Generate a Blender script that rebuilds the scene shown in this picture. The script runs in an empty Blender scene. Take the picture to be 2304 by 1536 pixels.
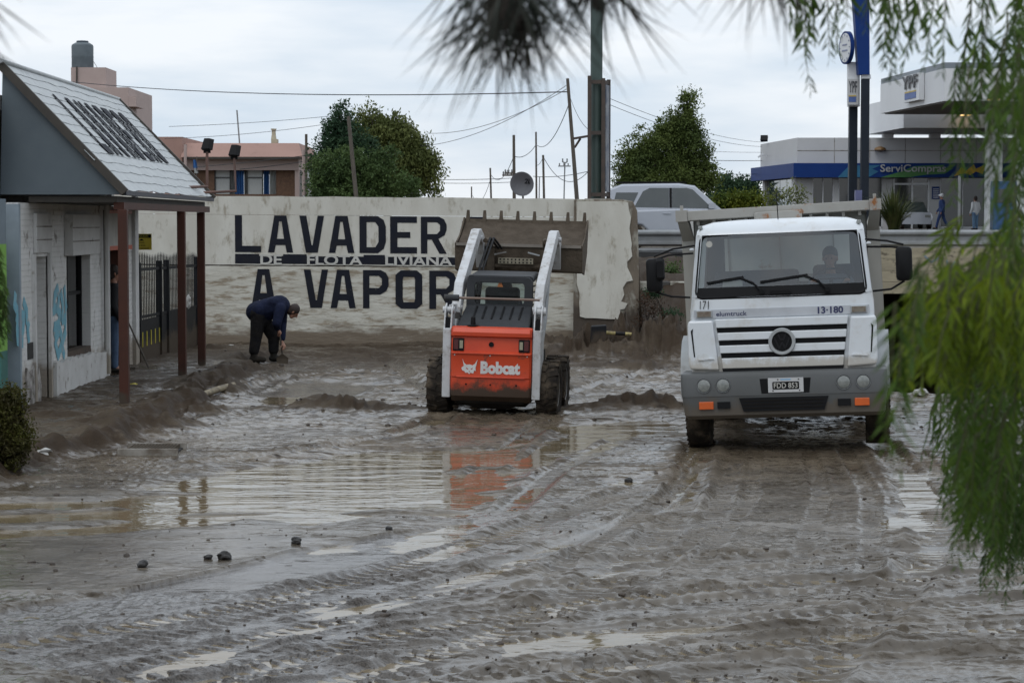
import bpy, bmesh, math, random
import numpy as np
from mathutils import Vector, Matrix, Euler
random.seed(7)
rng = np.random.default_rng(7)
sc = bpy.context.scene
col = sc.collection
R = math.radians

# ------------------------------------------------------------------ camera, sky, sun, exposure
F, CZ = 5000.0, 2.6                      # focal length in pixels of the 2304 px wide photo, eye height
PITCH = math.atan(268 / 5000)
cam_d = bpy.data.cameras.new('camera')
cam = bpy.data.objects.new('camera', cam_d)
col.objects.link(cam)
cam.location = (0, 0, CZ)
cam.rotation_euler = (math.pi / 2 - PITCH, 0, 0)
cam_d.sensor_width = 36
cam_d.lens = F / 2304 * 36
cam_d.clip_start = 0.1
cam_d.clip_end = 5000
cam_d.dof.use_dof = True
cam_d.dof.focus_distance = 29
cam_d.dof.aperture_fstop = 11.0
sc.camera = cam

world = bpy.data.worlds.new('World')
sc.world = world
world.use_nodes = True
wn, wl = world.node_tree.nodes, world.node_tree.links
wn.clear()
SUN_EL, SUN_ROT = R(52), R(205)
sky = wn.new('ShaderNodeTexSky')
sky.sky_type = 'NISHITA'
sky.sun_disc = False
sky.sun_elevation = SUN_EL
sky.sun_rotation = SUN_ROT
tc = wn.new('ShaderNodeTexCoord')
mp = wn.new('ShaderNodeMapping')
mp.inputs['Scale'].default_value = (3.6, 3.6, 17)
nz = wn.new('ShaderNodeTexNoise')
nz.inputs['Scale'].default_value = 1.6
nz.inputs['Detail'].default_value = 6
nz.inputs['Roughness'].default_value = 0.52
cr = wn.new('ShaderNodeValToRGB')          # grey-blue to white cloud layer, in the sky node's own units
cr.color_ramp.elements[0].position = 0.38
cr.color_ramp.elements[0].color = (0.67, 0.77, 0.885, 1)
cr.color_ramp.elements[1].position = 0.62
cr.color_ramp.elements[1].color = (0.93, 0.97, 1.02, 1)
sep = wn.new('ShaderNodeSeparateXYZ')
mr = wn.new('ShaderNodeMapRange')          # overcast: zenith brighter than the horizon
mr.inputs['From Min'].default_value = 0.0
mr.inputs['From Max'].default_value = 0.9
mr.inputs['To Min'].default_value = 9.9
mr.inputs['To Max'].default_value = 13.5
vm = wn.new('ShaderNodeVectorMath')
vm.operation = 'SCALE'
mix = wn.new('ShaderNodeMix')
mix.data_type = 'RGBA'
mix.inputs['Factor'].default_value = 0.93
bg = wn.new('ShaderNodeBackground')
bg.inputs['Strength'].default_value = 0.1
wo = wn.new('ShaderNodeOutputWorld')
wl.new(tc.outputs['Generated'], mp.inputs['Vector'])
wl.new(mp.outputs['Vector'], nz.inputs['Vector'])
wl.new(nz.outputs['Fac'], cr.inputs['Fac'])
wl.new(tc.outputs['Generated'], sep.inputs['Vector'])
wl.new(sep.outputs['Z'], mr.inputs['Value'])
wl.new(cr.outputs['Color'], vm.inputs[0])
wl.new(mr.outputs['Result'], vm.inputs['Scale'])
wl.new(sky.outputs['Color'], mix.inputs['A'])
wl.new(vm.outputs['Vector'], mix.inputs['B'])
wl.new(mix.outputs['Result'], bg.inputs['Color'])
wl.new(bg.outputs['Background'], wo.inputs['Surface'])

sun_d = bpy.data.lights.new('sun', 'SUN')
sun_d.energy = 0.6
sun_d.angle = R(25)
sun_d.color = (1.0, 0.97, 0.93)
sun = bpy.data.objects.new('sun', sun_d)
col.objects.link(sun)
# the Nishita sun direction for a given rotation: (sin r, cos r) in plan
_sd = Vector((math.sin(SUN_ROT) * math.cos(SUN_EL), math.cos(SUN_ROT) * math.cos(SUN_EL), math.sin(SUN_EL)))
sun.rotation_euler = _sd.to_track_quat('Z', 'Y').to_euler()

sc.view_settings.view_transform = 'Standard'
sc.view_settings.look = 'None'
sc.view_settings.exposure = 0.0
sc.view_settings.gamma = 1.0
sc.view_settings.use_curve_mapping = False
sc.cycles.max_bounces = 6
sc.cycles.transparent_max_bounces = 12
sc.cycles.caustics_reflective = False
sc.cycles.caustics_refractive = False


# ------------------------------------------------------------------ helpers
def px(x, y, d):
    """pixel of the photo -> world point at depth Y = d"""
    u, v = (x - 1152) / F, (768 - y) / F
    fy, fz = math.cos(PITCH) + v * math.sin(PITCH), -math.sin(PITCH) + v * math.cos(PITCH)
    t = d / fy
    return Vector((u * t, d, CZ + fz * t))


def gp(x, y, z=0.0):
    """pixel of the photo -> world point on the plane Z = z"""
    u, v = (x - 1152) / F, (768 - y) / F
    fy, fz = math.cos(PITCH) + v * math.sin(PITCH), -math.sin(PITCH) + v * math.cos(PITCH)
    t = (z - CZ) / fz
    return Vector((u * t, fy * t, z))


class MB:
    def __init__(s):
        s.v, s.f, s.mi = [], [], []
        s.M = None

    def add(s, vs, fs, mi=0):
        b = len(s.v)
        if s.M is not None:
            vs = [s.M @ Vector(p) for p in vs]
        s.v += [tuple(p) for p in vs]
        s.f += [tuple(b + i for i in f) for f in fs]
        s.mi += [mi] * len(fs)
        return s

    def box(s, x0, x1, y0, y1, z0, z1, mi=0):
        return s.add([(x0, y0, z0), (x1, y0, z0), (x1, y1, z0), (x0, y1, z0), (x0, y0, z1), (x1, y0, z1), (x1, y1, z1), (x0, y1, z1)],
                     [(0, 3, 2, 1), (4, 5, 6, 7), (0, 1, 5, 4), (1, 2, 6, 5), (2, 3, 7, 6), (3, 0, 4, 7)], mi)

    def hexa(s, p8, mi=0):
        return s.add(p8, [(0, 3, 2, 1), (4, 5, 6, 7), (0, 1, 5, 4), (1, 2, 6, 5), (2, 3, 7, 6), (3, 0, 4, 7)], mi)

    def bar(s, p, q, w, h, up=(0, 0, 1), mi=0):
        p, q = Vector(p), Vector(q)
        d = (q - p).normalized()
        a = d.cross(Vector(up))
        if a.length < 1e-4:
            a = d.cross(Vector((1, 0, 0)))
        a.normalize()
        b = a.cross(d)
        a, b = a * w / 2, b * h / 2
        return s.add([p - a - b, p + a - b, p + a + b, p - a + b, q - a - b, q + a - b, q + a + b, q - a + b],
                     [(0, 3, 2, 1), (4, 5, 6, 7), (0, 1, 5, 4), (1, 2, 6, 5), (2, 3, 7, 6), (3, 0, 4, 7)], mi)

    def prism(s, poly, ax, a0, a1, mi=0):
        n = len(poly)
        def P(u, v, a):
            return (a, u, v) if ax == 'x' else (u, a, v) if ax == 'y' else (u, v, a)
        vs = [P(u, v, a0) for u, v in poly] + [P(u, v, a1) for u, v in poly]
        fs = [tuple(range(n - 1, -1, -1)), tuple(range(n, 2 * n))] + [(i, (i + 1) % n, n + (i + 1) % n, n + i) for i in range(n)]
        return s.add(vs, fs, mi)

    def loft(s, rings, cap=True, mi=0):
        n = len(rings[0])
        vs = [p for r in rings for p in r]
        fs = []
        for k in range(len(rings) - 1):
            for i in range(n):
                j = (i + 1) % n
                fs.append((k * n + i, k * n + j, (k + 1) * n + j, (k + 1) * n + i))
        if cap:
            fs.append(tuple(range(n - 1, -1, -1)))
            fs.append(tuple((len(rings) - 1) * n + i for i in range(n)))
        return s.add(vs, fs, mi)

    def tube(s, pts, r, n=8, cap=True, mi=0):
        pts = [Vector(p) for p in pts]
        rs = r if isinstance(r, (list, tuple)) else [r] * len(pts)
        rings = []
        prev = None
        for i, p in enumerate(pts):
            d = (pts[min(i + 1, len(pts) - 1)] - pts[max(i - 1, 0)]).normalized()
            a = prev - d * prev.dot(d) if prev is not None else d.cross(Vector((0.31, 0.17, 0.93)))
            if a.length < 1e-4:
                a = d.cross(Vector((1, 0, 0)))
            a.normalize()
            prev = a
            b = d.cross(a)
            rings.append([p + (a * math.cos(2 * math.pi * k / n) + b * math.sin(2 * math.pi * k / n)) * rs[i] for k in range(n)])
        return s.loft(rings, cap, mi)

    def lathe(s, prof, c=(0, 0, 0), axis='z', n=24, cap=True, mi=0):
        rings = []
        for r, h in prof:
            ring = []
            for k in range(n):
                a = 2 * math.pi * k / n
                u, v = r * math.cos(a), r * math.sin(a)
                p = (u, v, h) if axis == 'z' else (u, h, v) if axis == 'y' else (h, u, v)
                ring.append((p[0] + c[0], p[1] + c[1], p[2] + c[2]))
            rings.append(ring)
        return s.loft(rings, cap, mi)

    def build(s, name, mat, parent=None, smooth=None, bevel=None, loc=None, recalc=True):
        me = bpy.data.meshes.new(name)
        me.from_pydata(s.v, [], s.f)
        mats = mat if isinstance(mat, (list, tuple)) else [mat]
        for m in mats:
            me.materials.append(m)
        if len(mats) > 1:
            me.polygons.foreach_set('material_index', s.mi)
        if recalc:
            bm = bmesh.new()
            bm.from_mesh(me)
            bmesh.ops.recalc_face_normals(bm, faces=bm.faces)
            bm.to_mesh(me)
            bm.free()
        if smooth is not None:
            me.polygons.foreach_set('use_smooth', [True] * len(me.polygons))
            me.set_sharp_from_angle(angle=R(smooth))
        o = bpy.data.objects.new(name, me)
        col.objects.link(o)
        if parent is not None:
            o.parent = parent
        if loc is not None:
            o.location = loc
        if bevel:
            b = o.modifiers.new('bevel', 'BEVEL')
            b.width = bevel
            b.segments = 2
            b.limit_method = 'ANGLE'
            b.angle_limit = R(40)
        return o


def rrect(hx, hy, r, n=4, cx=0.0, cy=0.0):
    pts = []
    for qx, qy, a0 in ((1, 1, 0), (-1, 1, 90), (-1, -1, 180), (1, -1, 270)):
        for k in range(n + 1):
            a = R(a0 + 90 * k / n)
            pts.append((cx + qx * (hx - r) + r * math.cos(a), cy + qy * (hy - r) + r * math.sin(a)))
    return pts


def mesh_np(name, v, f, mat, parent=None, smooth=False, loc=None):
    v = np.asarray(v, dtype=np.float32)
    f = np.asarray(f, dtype=np.int32)
    me = bpy.data.meshes.new(name)
    k = f.shape[1]
    me.vertices.add(len(v))
    me.vertices.foreach_set('co', v.ravel())
    me.loops.add(f.size)
    me.loops.foreach_set('vertex_index', f.ravel())
    me.polygons.add(len(f))
    me.polygons.foreach_set('loop_start', np.arange(0, f.size, k, dtype=np.int32))
    me.polygons.foreach_set('loop_total', np.full(len(f), k, dtype=np.int32))
    if smooth:
        me.polygons.foreach_set('use_smooth', np.ones(len(f), dtype=bool))
    me.update(calc_edges=True)
    me.materials.append(mat)
    o = bpy.data.objects.new(name, me)
    col.objects.link(o)
    if parent is not None:
        o.parent = parent
    if loc is not None:
        o.location = loc
    return o


def tag(o, label, cat, group=None):
    o['label'] = label
    o['category'] = cat
    if group:
        o['group'] = group
    return o


def thing(name, label, cat, loc=(0, 0, 0), rot=(0, 0, 0), group=None):
    o = bpy.data.objects.new(name, None)
    col.objects.link(o)
    o.location = loc
    o.rotation_euler = rot
    o.empty_display_size = 0.2
    return tag(o, label, cat, group)


def struct(o):
    o['kind'] = 'structure'
    return o


def stuff(o):
    o['kind'] = 'stuff'
    return o


def outline_mesh(outlines, mat, name, parent, M, depth=0.002):
    """filled 2-D outlines (with holes) -> mesh; M maps (u, v, 0) to the parent's space"""
    cu = bpy.data.curves.new('outline', 'CURVE')
    cu.dimensions = '2D'
    cu.fill_mode = 'BOTH'
    cu.extrude = depth / 2
    for pts in outlines:
        sp = cu.splines.new('POLY')
        sp.points.add(len(pts) - 1)
        for i, (a, b) in enumerate(pts):
            sp.points[i].co = (a, b, 0, 1)
        sp.use_cyclic_u = True
    return _curve_to_mesh(cu, mat, name, parent, M)


def _curve_to_mesh(cu, mat, name, parent, M, fit=None):
    ob = bpy.data.objects.new('tmp', cu)
    col.objects.link(ob)
    dg = bpy.context.evaluated_depsgraph_get()
    me = bpy.data.meshes.new_from_object(ob.evaluated_get(dg))
    bpy.data.objects.remove(ob)
    bpy.data.curves.remove(cu)
    if fit:
        co = np.empty(len(me.vertices) * 3, dtype=np.float32)
        me.vertices.foreach_get('co', co)
        co = co.reshape(-1, 3)
        lo, hi = co[:, :2].min(0), co[:, :2].max(0)
        co[:, 0] = (co[:, 0] - lo[0]) / (hi[0] - lo[0]) * fit[0]
        co[:, 1] = (co[:, 1] - lo[1]) / (hi[1] - lo[1]) * fit[1]
        me.vertices.foreach_set('co', co.ravel())
    me.transform(M)
    me.name = name
    me.materials.clear()
    me.materials.append(mat)
    o = bpy.data.objects.new(name, me)
    col.objects.link(o)
    if parent is not None:
        o.parent = parent
    return o


def text_mesh(s, w, h, mat, name, parent, M, bold=0.0, depth=0.002, shear=0.0):
    cu = bpy.data.curves.new('text', 'FONT')
    cu.body = s
    cu.offset = bold
    cu.extrude = depth / 2
    cu.shear = shear
    cu.resolution_u = 3
    return _curve_to_mesh(cu, mat, name, parent, M, fit=(w, h))


def frame(o, ux, uy):
    """matrix mapping (u, v, w) to o + u*ux + v*uy + w*(ux x uy)"""
    ux, uy = Vector(ux), Vector(uy)
    n = ux.normalized().cross(uy.normalized()).normalized()
    m = Matrix.Identity(4)
    for i in range(3):
        m[i][0], m[i][1], m[i][2], m[i][3] = ux[i], uy[i], n[i], o[i]
    return m


FRONT = lambda x, y, z: frame((x, y, z), (1, 0, 0), (0, 0, 1))     # a face looking towards the camera (-Y)

# ------------------------------------------------------------------ materials
def srgb(r, g, b):
    f = lambda c: ((c / 255 + 0.055) / 1.055) ** 2.4 if c > 10 else c / 255 / 12.92
    return (f(r), f(g), f(b))


def mat(name, c, rough=0.6, c2=None, scale=3.0, metal=0.0, bump=0.0, bscale=25.0, spec=0.5, coat=0.0,
        dirt=None, dirt_at=0.55, dirt_w=0.12, dscale=2.0, stretch=(1, 1, 1), zdirt=None, emit=None, island=None):
    m = bpy.data.materials.new(name)
    m.use_nodes = True
    nt = m.node_tree
    n, l = nt.nodes, nt.links
    b = n['Principled BSDF']
    b.inputs['Roughness'].default_value = rough
    b.inputs['Metallic'].default_value = metal
    b.inputs['Specular IOR Level'].default_value = spec
    b.inputs['Coat Weight'].default_value = coat
    if emit:
        b.inputs['Emission Color'].default_value = (*emit[0], 1)
        b.inputs['Emission Strength'].default_value = emit[1]
    tcn = n.new('ShaderNodeTexCoord')
    mpn = n.new('ShaderNodeMapping')
    mpn.inputs['Scale'].default_value = stretch
    l.new(tcn.outputs['Object'], mpn.inputs['Vector'])

    def noise(sc_, det=6, ro=0.6):
        q = n.new('ShaderNodeTexNoise')
        q.inputs['Scale'].default_value = sc_
        q.inputs['Detail'].default_value = det
        q.inputs['Roughness'].default_value = ro
        l.new(mpn.outputs['Vector'], q.inputs['Vector'])
        return q

    def mixc(fac, a, bb):
        q = n.new('ShaderNodeMix')
        q.data_type = 'RGBA'
        for key, val in (('Factor', fac), ('A', a), ('B', bb)):
            if isinstance(val, (int, float)):
                q.inputs[key].default_value = val
            elif isinstance(val, tuple):
                q.inputs[key].default_value = (*val[:3], 1)
            else:
                l.new(val, q.inputs[key])
        return q.outputs['Result']

    def ramp(src, a, w):
        q = n.new('ShaderNodeMapRange')
        q.interpolation_type = 'SMOOTHSTEP'
        q.inputs['From Min'].default_value = a - w
        q.inputs['From Max'].default_value = a + w
        l.new(src, q.inputs['Value'])
        return q.outputs['Result']

    c2 = c2 or tuple(x * 0.8 for x in c)
    cur = mixc(ramp(noise(scale).outputs['Fac'], 0.5, 0.22), c, c2)
    if island:
        g = n.new('ShaderNodeNewGeometry')
        cur = mixc(g.outputs['Random Per Island'], c, c2)
        cur = mixc(ramp(noise(island[1]).outputs['Fac'], 0.5, 0.15), cur, island[0])
    rsock = None
    if dirt:
        fac = ramp(noise(dscale, 8, 0.68).outputs['Fac'], dirt_at, dirt_w)
        cur = mixc(fac, cur, dirt)
        rsock = fac
    if zdirt:                                   # caked mud below an uneven line: (colour, height, blend)
        sx = n.new('ShaderNodeSeparateXYZ')
        l.new(tcn.outputs['Object'], sx.inputs['Vector'])
        ad = n.new('ShaderNodeMath')
        ad.operation = 'MULTIPLY_ADD'
        l.new(noise(zdirt[3] if len(zdirt) > 3 else 2.5, 8, 0.7).outputs['Fac'], ad.inputs[0])
        ad.inputs[1].default_value = -zdirt[2] * 4
        ad.inputs[2].default_value = zdirt[1] + zdirt[2] * 2
        su = n.new('ShaderNodeMath')
        su.operation = 'SUBTRACT'
        l.new(ad.outputs[0], su.inputs[0])
        l.new(sx.outputs['Z'], su.inputs[1])
        cur = mixc(ramp(su.outputs[0], 0.0, zdirt[2] * 0.5), cur, zdirt[0])
    l.new(cur, b.inputs['Base Color'])
    if rsock is not None and coat == 0:
        mr_ = n.new('ShaderNodeMapRange')
        mr_.inputs['To Min'].default_value = rough
        mr_.inputs['To Max'].default_value = min(1, rough + 0.3)
        l.new(rsock, mr_.inputs['Value'])
        l.new(mr_.outputs['Result'], b.inputs['Roughness'])
    if bump:
        bn = n.new('ShaderNodeBump')
        bn.inputs['Strength'].default_value = 1.0
        bn.inputs['Distance'].default_value = bump
        l.new(noise(bscale, 8, 0.65).outputs['Fac'], bn.inputs['Height'])
        l.new(bn.outputs['Normal'], b.inputs['Normal'])
    return m


def glass_mat(name, tint, refl=1.0, rough=0.02):
    """thin pane: tinted see-through plus a fresnel reflection"""
    m = bpy.data.materials.new(name)
    m.use_nodes = True
    n, l = m.node_tree.nodes, m.node_tree.links
    n.clear()
    t = n.new('ShaderNodeBsdfTransparent')
    t.inputs['Color'].default_value = (*tint, 1)
    g = n.new('ShaderNodeBsdfGlossy')
    g.inputs['Roughness'].default_value = rough
    fr = n.new('ShaderNodeFresnel')
    fr.inputs['IOR'].default_value = 1.5
    ml = n.new('ShaderNodeMath')
    ml.operation = 'MULTIPLY'
    ml.inputs[1].default_value = refl
    mx = n.new('ShaderNodeMixShader')
    o = n.new('ShaderNodeOutputMaterial')
    l.new(fr.outputs[0], ml.inputs[0])
    l.new(ml.outputs[0], mx.inputs[0])
    l.new(t.outputs[0], mx.inputs[1])
    l.new(g.outputs[0], mx.inputs[2])
    l.new(mx.outputs[0], o.inputs['Surface'])
    return m


MUD = (0.105, 0.082, 0.060)
MUDD = (0.060, 0.046, 0.034)
K = {}
K['wall'] = mat('whitewashed_concrete', (0.58, 0.565, 0.50), 0.8, (0.47, 0.45, 0.385), 1.6, bump=0.02, bscale=6, dirt=(0.27, 0.225, 0.165), dirt_at=0.56, dirt_w=0.09, dscale=4.2, stretch=(0.5, 1, 2.2), zdirt=((0.17, 0.135, 0.098), 0.36, 0.34, 2.6))
K['wall_up'] = mat('whitewashed_concrete_upper', (0.59, 0.575, 0.515), 0.8, (0.49, 0.47, 0.41), 1.3, bump=0.012, bscale=7, dirt=(0.33, 0.30, 0.24), dirt_at=0.60, dirt_w=0.08, dscale=3.4, stretch=(1.2, 1, 0.5))
K['letter'] = mat('black_sign_paint', (0.010, 0.012, 0.021), 0.7, spec=0.15, c2= (0.016, 0.017, 0.022), scale=4, dirt=(0.36, 0.345, 0.30), dirt_at=0.70, dirt_w=0.04, dscale=14, zdirt=(MUD, 0.62, 0.14, 3.0))
K['letter_white'] = mat('white_sign_paint', (0.52, 0.51, 0.47), 0.7, dirt=(0.2, 0.19, 0.16), dirt_at=0.68, dirt_w=0.03, dscale=9)
K['concrete'] = mat('grey_concrete', (0.30, 0.28, 0.25), 0.85, (0.20, 0.185, 0.16), 2.2, bump=0.012, bscale=9, dirt=MUD, dirt_at=0.55, dirt_w=0.1)
K['earth'] = mat('damp_earth', (0.085, 0.058, 0.040), 0.85, (0.045, 0.033, 0.024), 3, bump=0.05, bscale=5)
K['brickwhite'] = None
K['post'] = mat('oxide_red_post', (0.070, 0.026, 0.017), 0.55, spec=.2, c2= (0.05, 0.022, 0.016), scale=2, zdirt=(MUDD, 0.25, 0.12, 3))
K['darkwood'] = mat('dark_fascia', (0.05, 0.042, 0.032), 0.7, (0.035, 0.03, 0.025), 5)
K['gable'] = mat('slate_grey_board', (0.085, 0.108, 0.122), 0.6, (0.07, 0.09, 0.105), 2)
K['roofwhite'] = mat('white_painted_shingle', (0.44, 0.46, 0.46), 0.55, (0.37, 0.39, 0.395), 5, bump=0.008, bscale=14, dirt=(0.25, 0.26, 0.26), dirt_at=0.68, dirt_w=0.05, dscale=7)
K['black'] = mat('black_plastic', (0.009, 0.009, 0.010), 0.55, spec=.15)
K['blackmetal'] = mat('black_painted_iron', (0.012, 0.013, 0.015), 0.6, spec=.15, zdirt=(MUDD, 0.5, 0.2, 3))
K['rubber'] = mat('muddy_rubber', (0.016, 0.014, 0.013), 0.85, (0.034, 0.028, 0.022), 7, spec=.1, bump=0.006, bscale=40, dirt=MUD, dirt_at=0.56, dirt_w=0.12, dscale=5)
K['white'] = mat('white_truck_paint', (0.64, 0.67, 0.695), 0.28, (0.61, 0.64, 0.665), 1.5, coat=0.3, dirt=(0.50, 0.48, 0.44), dirt_at=0.64, dirt_w=0.14, dscale=3, zdirt=((0.46, 0.44, 0.40), 1.0, 0.12, 5))
K['bumper'] = mat('grey_bumper_plastic', (0.095, 0.099, 0.10), 0.5, (0.08, 0.083, 0.082), 2, zdirt=((0.10, 0.085, 0.068), 0.50, 0.16, 5))
K['fender'] = mat('light_grey_fender', (0.36, 0.38, 0.39), 0.5, (0.3, 0.31, 0.31), 2, dirt=MUD, dirt_at=0.68, dirt_w=0.12)
K['boxgrey'] = mat('worn_grey_body_steel', (0.34, 0.33, 0.30), 0.6, (0.28, 0.27, 0.24), 2, dirt=(0.19, 0.09, 0.035), dirt_at=0.69, dirt_w=0.05, dscale=4, stretch=(1, 1, 0.5))
K['rust'] = mat('rusty_cream_steel', (0.31, 0.30, 0.275), 0.7, (0.26, 0.25, 0.225), 3, dirt=(0.24, 0.095, 0.028), dirt_at=0.61, dirt_w=0.06, dscale=5)
K['glass'] = glass_mat('windscreen_glass', (0.70, 0.77, 0.77), 3.0)
K['glassdark'] = glass_mat('tinted_glass', (0.22, 0.27, 0.28), 1.3)
K['lamp'] = mat('lamp_lens', (0.24, 0.25, 0.235), 0.10, (0.15, 0.16, 0.15), 20, spec=0.8)
K['orange_lens'] = mat('orange_lens', (0.60, 0.11, 0.02), 0.25)
K['red_lens'] = mat('red_lens', (0.09, 0.012, 0.012), 0.25)
K['chassis'] = mat('dark_chassis', (0.010, 0.009, 0.008), 0.85, spec=.1, c2= (0.018, 0.015, 0.012), scale=5)
K['bc_orange'] = mat('orange_machine_paint', (0.62, 0.070, 0.022), 0.42, (0.52, 0.055, 0.020), 2, dirt=(0.10, 0.055, 0.035), dirt_at=0.655, dirt_w=0.05, dscale=5, zdirt=((0.055, 0.034, 0.022), 0.46, 0.13, 4))
K['bc_white'] = mat('white_machine_paint', (0.54, 0.55, 0.56), 0.45, (0.44, 0.44, 0.44), 3, dirt=(0.22, 0.19, 0.16), dirt_at=0.60, dirt_w=0.12, dscale=9)
K['bc_grey'] = mat('charcoal_machine_paint', (0.042, 0.045, 0.049), 0.6, spec=.2, c2= (0.03, 0.032, 0.035), scale=3, dirt=(0.11, 0.095, 0.075), dirt_at=0.68, dirt_w=0.1)
K['mudsteel'] = mat('mud_caked_steel', (0.105, 0.084, 0.063), 0.8, spec=.15, c2= (0.068, 0.054, 0.040), scale=5, bump=0.02, bscale=12)
K['steel'] = mat('galvanised_steel', (0.27, 0.28, 0.285), 0.5, (0.20, 0.205, 0.205), 3, metal=0.3)
K['skin'] = mat('skin', (0.36, 0.18, 0.12), 0.55)
K['navy'] = mat('navy_cloth', (0.013, 0.018, 0.045), 0.85, (0.009, 0.012, 0.028), 6, spec=.15, bump=0.02, bscale=14)
K['darkcloth'] = mat('dark_wet_cloth', (0.010, 0.010, 0.012), 0.85, (0.017, 0.015, 0.014), 6, spec=.15, bump=0.02, bscale=14)
K['jeans'] = mat('denim', (0.07, 0.115, 0.19), 0.85, (0.05, 0.08, 0.14), 8)
K['hair'] = mat('dark_brown_hair', (0.028, 0.016, 0.012), 0.7)
K['boot'] = mat('rubber_boot', (0.012, 0.013, 0.012), 0.5, dirt=(.03, .024, .018), dirt_at=0.5, dirt_w=0.2, spec=.2)
K['planter'] = mat('worn_white_plaster', (0.55, 0.545, 0.53), 0.75, (0.45, 0.44, 0.42), 2.5, bump=0.006, bscale=20, dirt=(0.2, 0.17, 0.14), dirt_at=0.62, dirt_w=0.06, dscale=5)
K['wood'] = mat('weathered_pole_wood', (0.115, 0.098, 0.078), 0.85, (0.075, 0.064, 0.052), 3, bump=0.01, bscale=20, stretch=(6, 6, 1))
K['wire'] = mat('black_cable', (0.03, 0.032, 0.036), 0.7)
# ------------------------------------------------------------------ ground: one sheet of flood mud, ruts and puddles, rising to the upper road
_tab = rng.random((256, 256)).astype(np.float32) * 2 - 1


def N2(x, y, s, seed=0):
    x = x / s + seed * 17.37
    y = y / s + seed * 9.71
    xi, yi = np.floor(x).astype(np.int64), np.floor(y).astype(np.int64)
    fx, fy = (x - xi).astype(np.float32), (y - yi).astype(np.float32)
    fx, fy = fx * fx * (3 - 2 * fx), fy * fy * (3 - 2 * fy)
    a, b = _tab[xi & 255, yi & 255], _tab[(xi + 1) & 255, yi & 255]
    c, d = _tab[xi & 255, (yi + 1) & 255], _tab[(xi + 1) & 255, (yi + 1) & 255]
    return (a + (b - a) * fx) * (1 - fy) + (c + (d - c) * fx) * fy


def sst(a, b, x):
    t = np.clip((x - a) / (b - a), 0, 1)
    return t * t * (3 - 2 * t)


def seg_dist(X, Y, pts):
    """distance to a polyline, signed side, and arc length at the nearest point"""
    best = np.full(X.shape, 1e9, np.float32)
    arc = np.zeros(X.shape, np.float32)
    side = np.zeros(X.shape, np.float32)
    L = 0.0
    for (ax, ay), (bx, by) in zip(pts[:-1], pts[1:]):
        dx, dy = bx - ax, by - ay
        ln = math.hypot(dx, dy)
        t = np.clip(((X - ax) * dx + (Y - ay) * dy) / (ln * ln), 0, 1)
        d = np.hypot(X - ax - t * dx, Y - ay - t * dy)
        m = d < best
        best = np.where(m, d, best)
        arc = np.where(m, L + t * ln, arc)
        side = np.where(m, np.sign((X - ax) * dy - (Y - ay) * dx), side)
        L += ln
    return best, side, arc


def inside(X, Y, poly):
    r = np.zeros(X.shape, bool)
    n = len(poly)
    for i in range(n):
        (x0, y0), (x1, y1) = poly[i], poly[(i + 1) % n]
        if y0 == y1:
            continue
        c = ((y0 > Y) != (y1 > Y)) & (X < (x1 - x0) * (Y - y0) / (y1 - y0) + x0)
        r ^= c
    return r


def G(*pp):
    return [tuple(gp(x, y)[:2]) for x, y in pp]


PUDDLE = G((-60, 1210), (-60, 1128), (230, 1126), (360, 1092), (480, 1062), (700, 1040), (860, 1012), (1010, 1004), (1130, 1005), (1200, 1046),
           (1120, 1092), (1060, 1130), (1020, 1158), (860, 1150), (700, 1186), (560, 1160), (480, 1172), (330, 1185), (180, 1204))
POOLS = [PUDDLE, G((705, 1225), (790, 1216), (770, 1234), (715, 1240)), G((900, 1225), (1000, 1190), (1035, 1180), (980, 1220), (920, 1232)),
         G((750, 1372), (900, 1345), (880, 1365), (770, 1382)), G((1130, 1440), (1560, 1412), (1450, 1440), (1150, 1468)),
         G((1400, 1085), (1480, 1066), (1470, 1078), (1420, 1090)), G((1260, 1365), (1320, 1345), (1300, 1365), (1240, 1380)),
         G((2000, 1190), (2080, 1040), (2110, 1060), (2080, 1190)), G((1150, 1020), (1240, 990), (1330, 975), (1330, 1000), (1230, 1040)),
         G((1220, 960), (1500, 940), (1520, 975), (1350, 985)), G((560, 880), (700, 850), (900, 862), (760, 900), (600, 910))]
EDGE = G((-300, 1420), (0, 1372), (250, 1338), (480, 1290), (700, 1232), (900, 1200), (1045, 1172))
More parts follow.
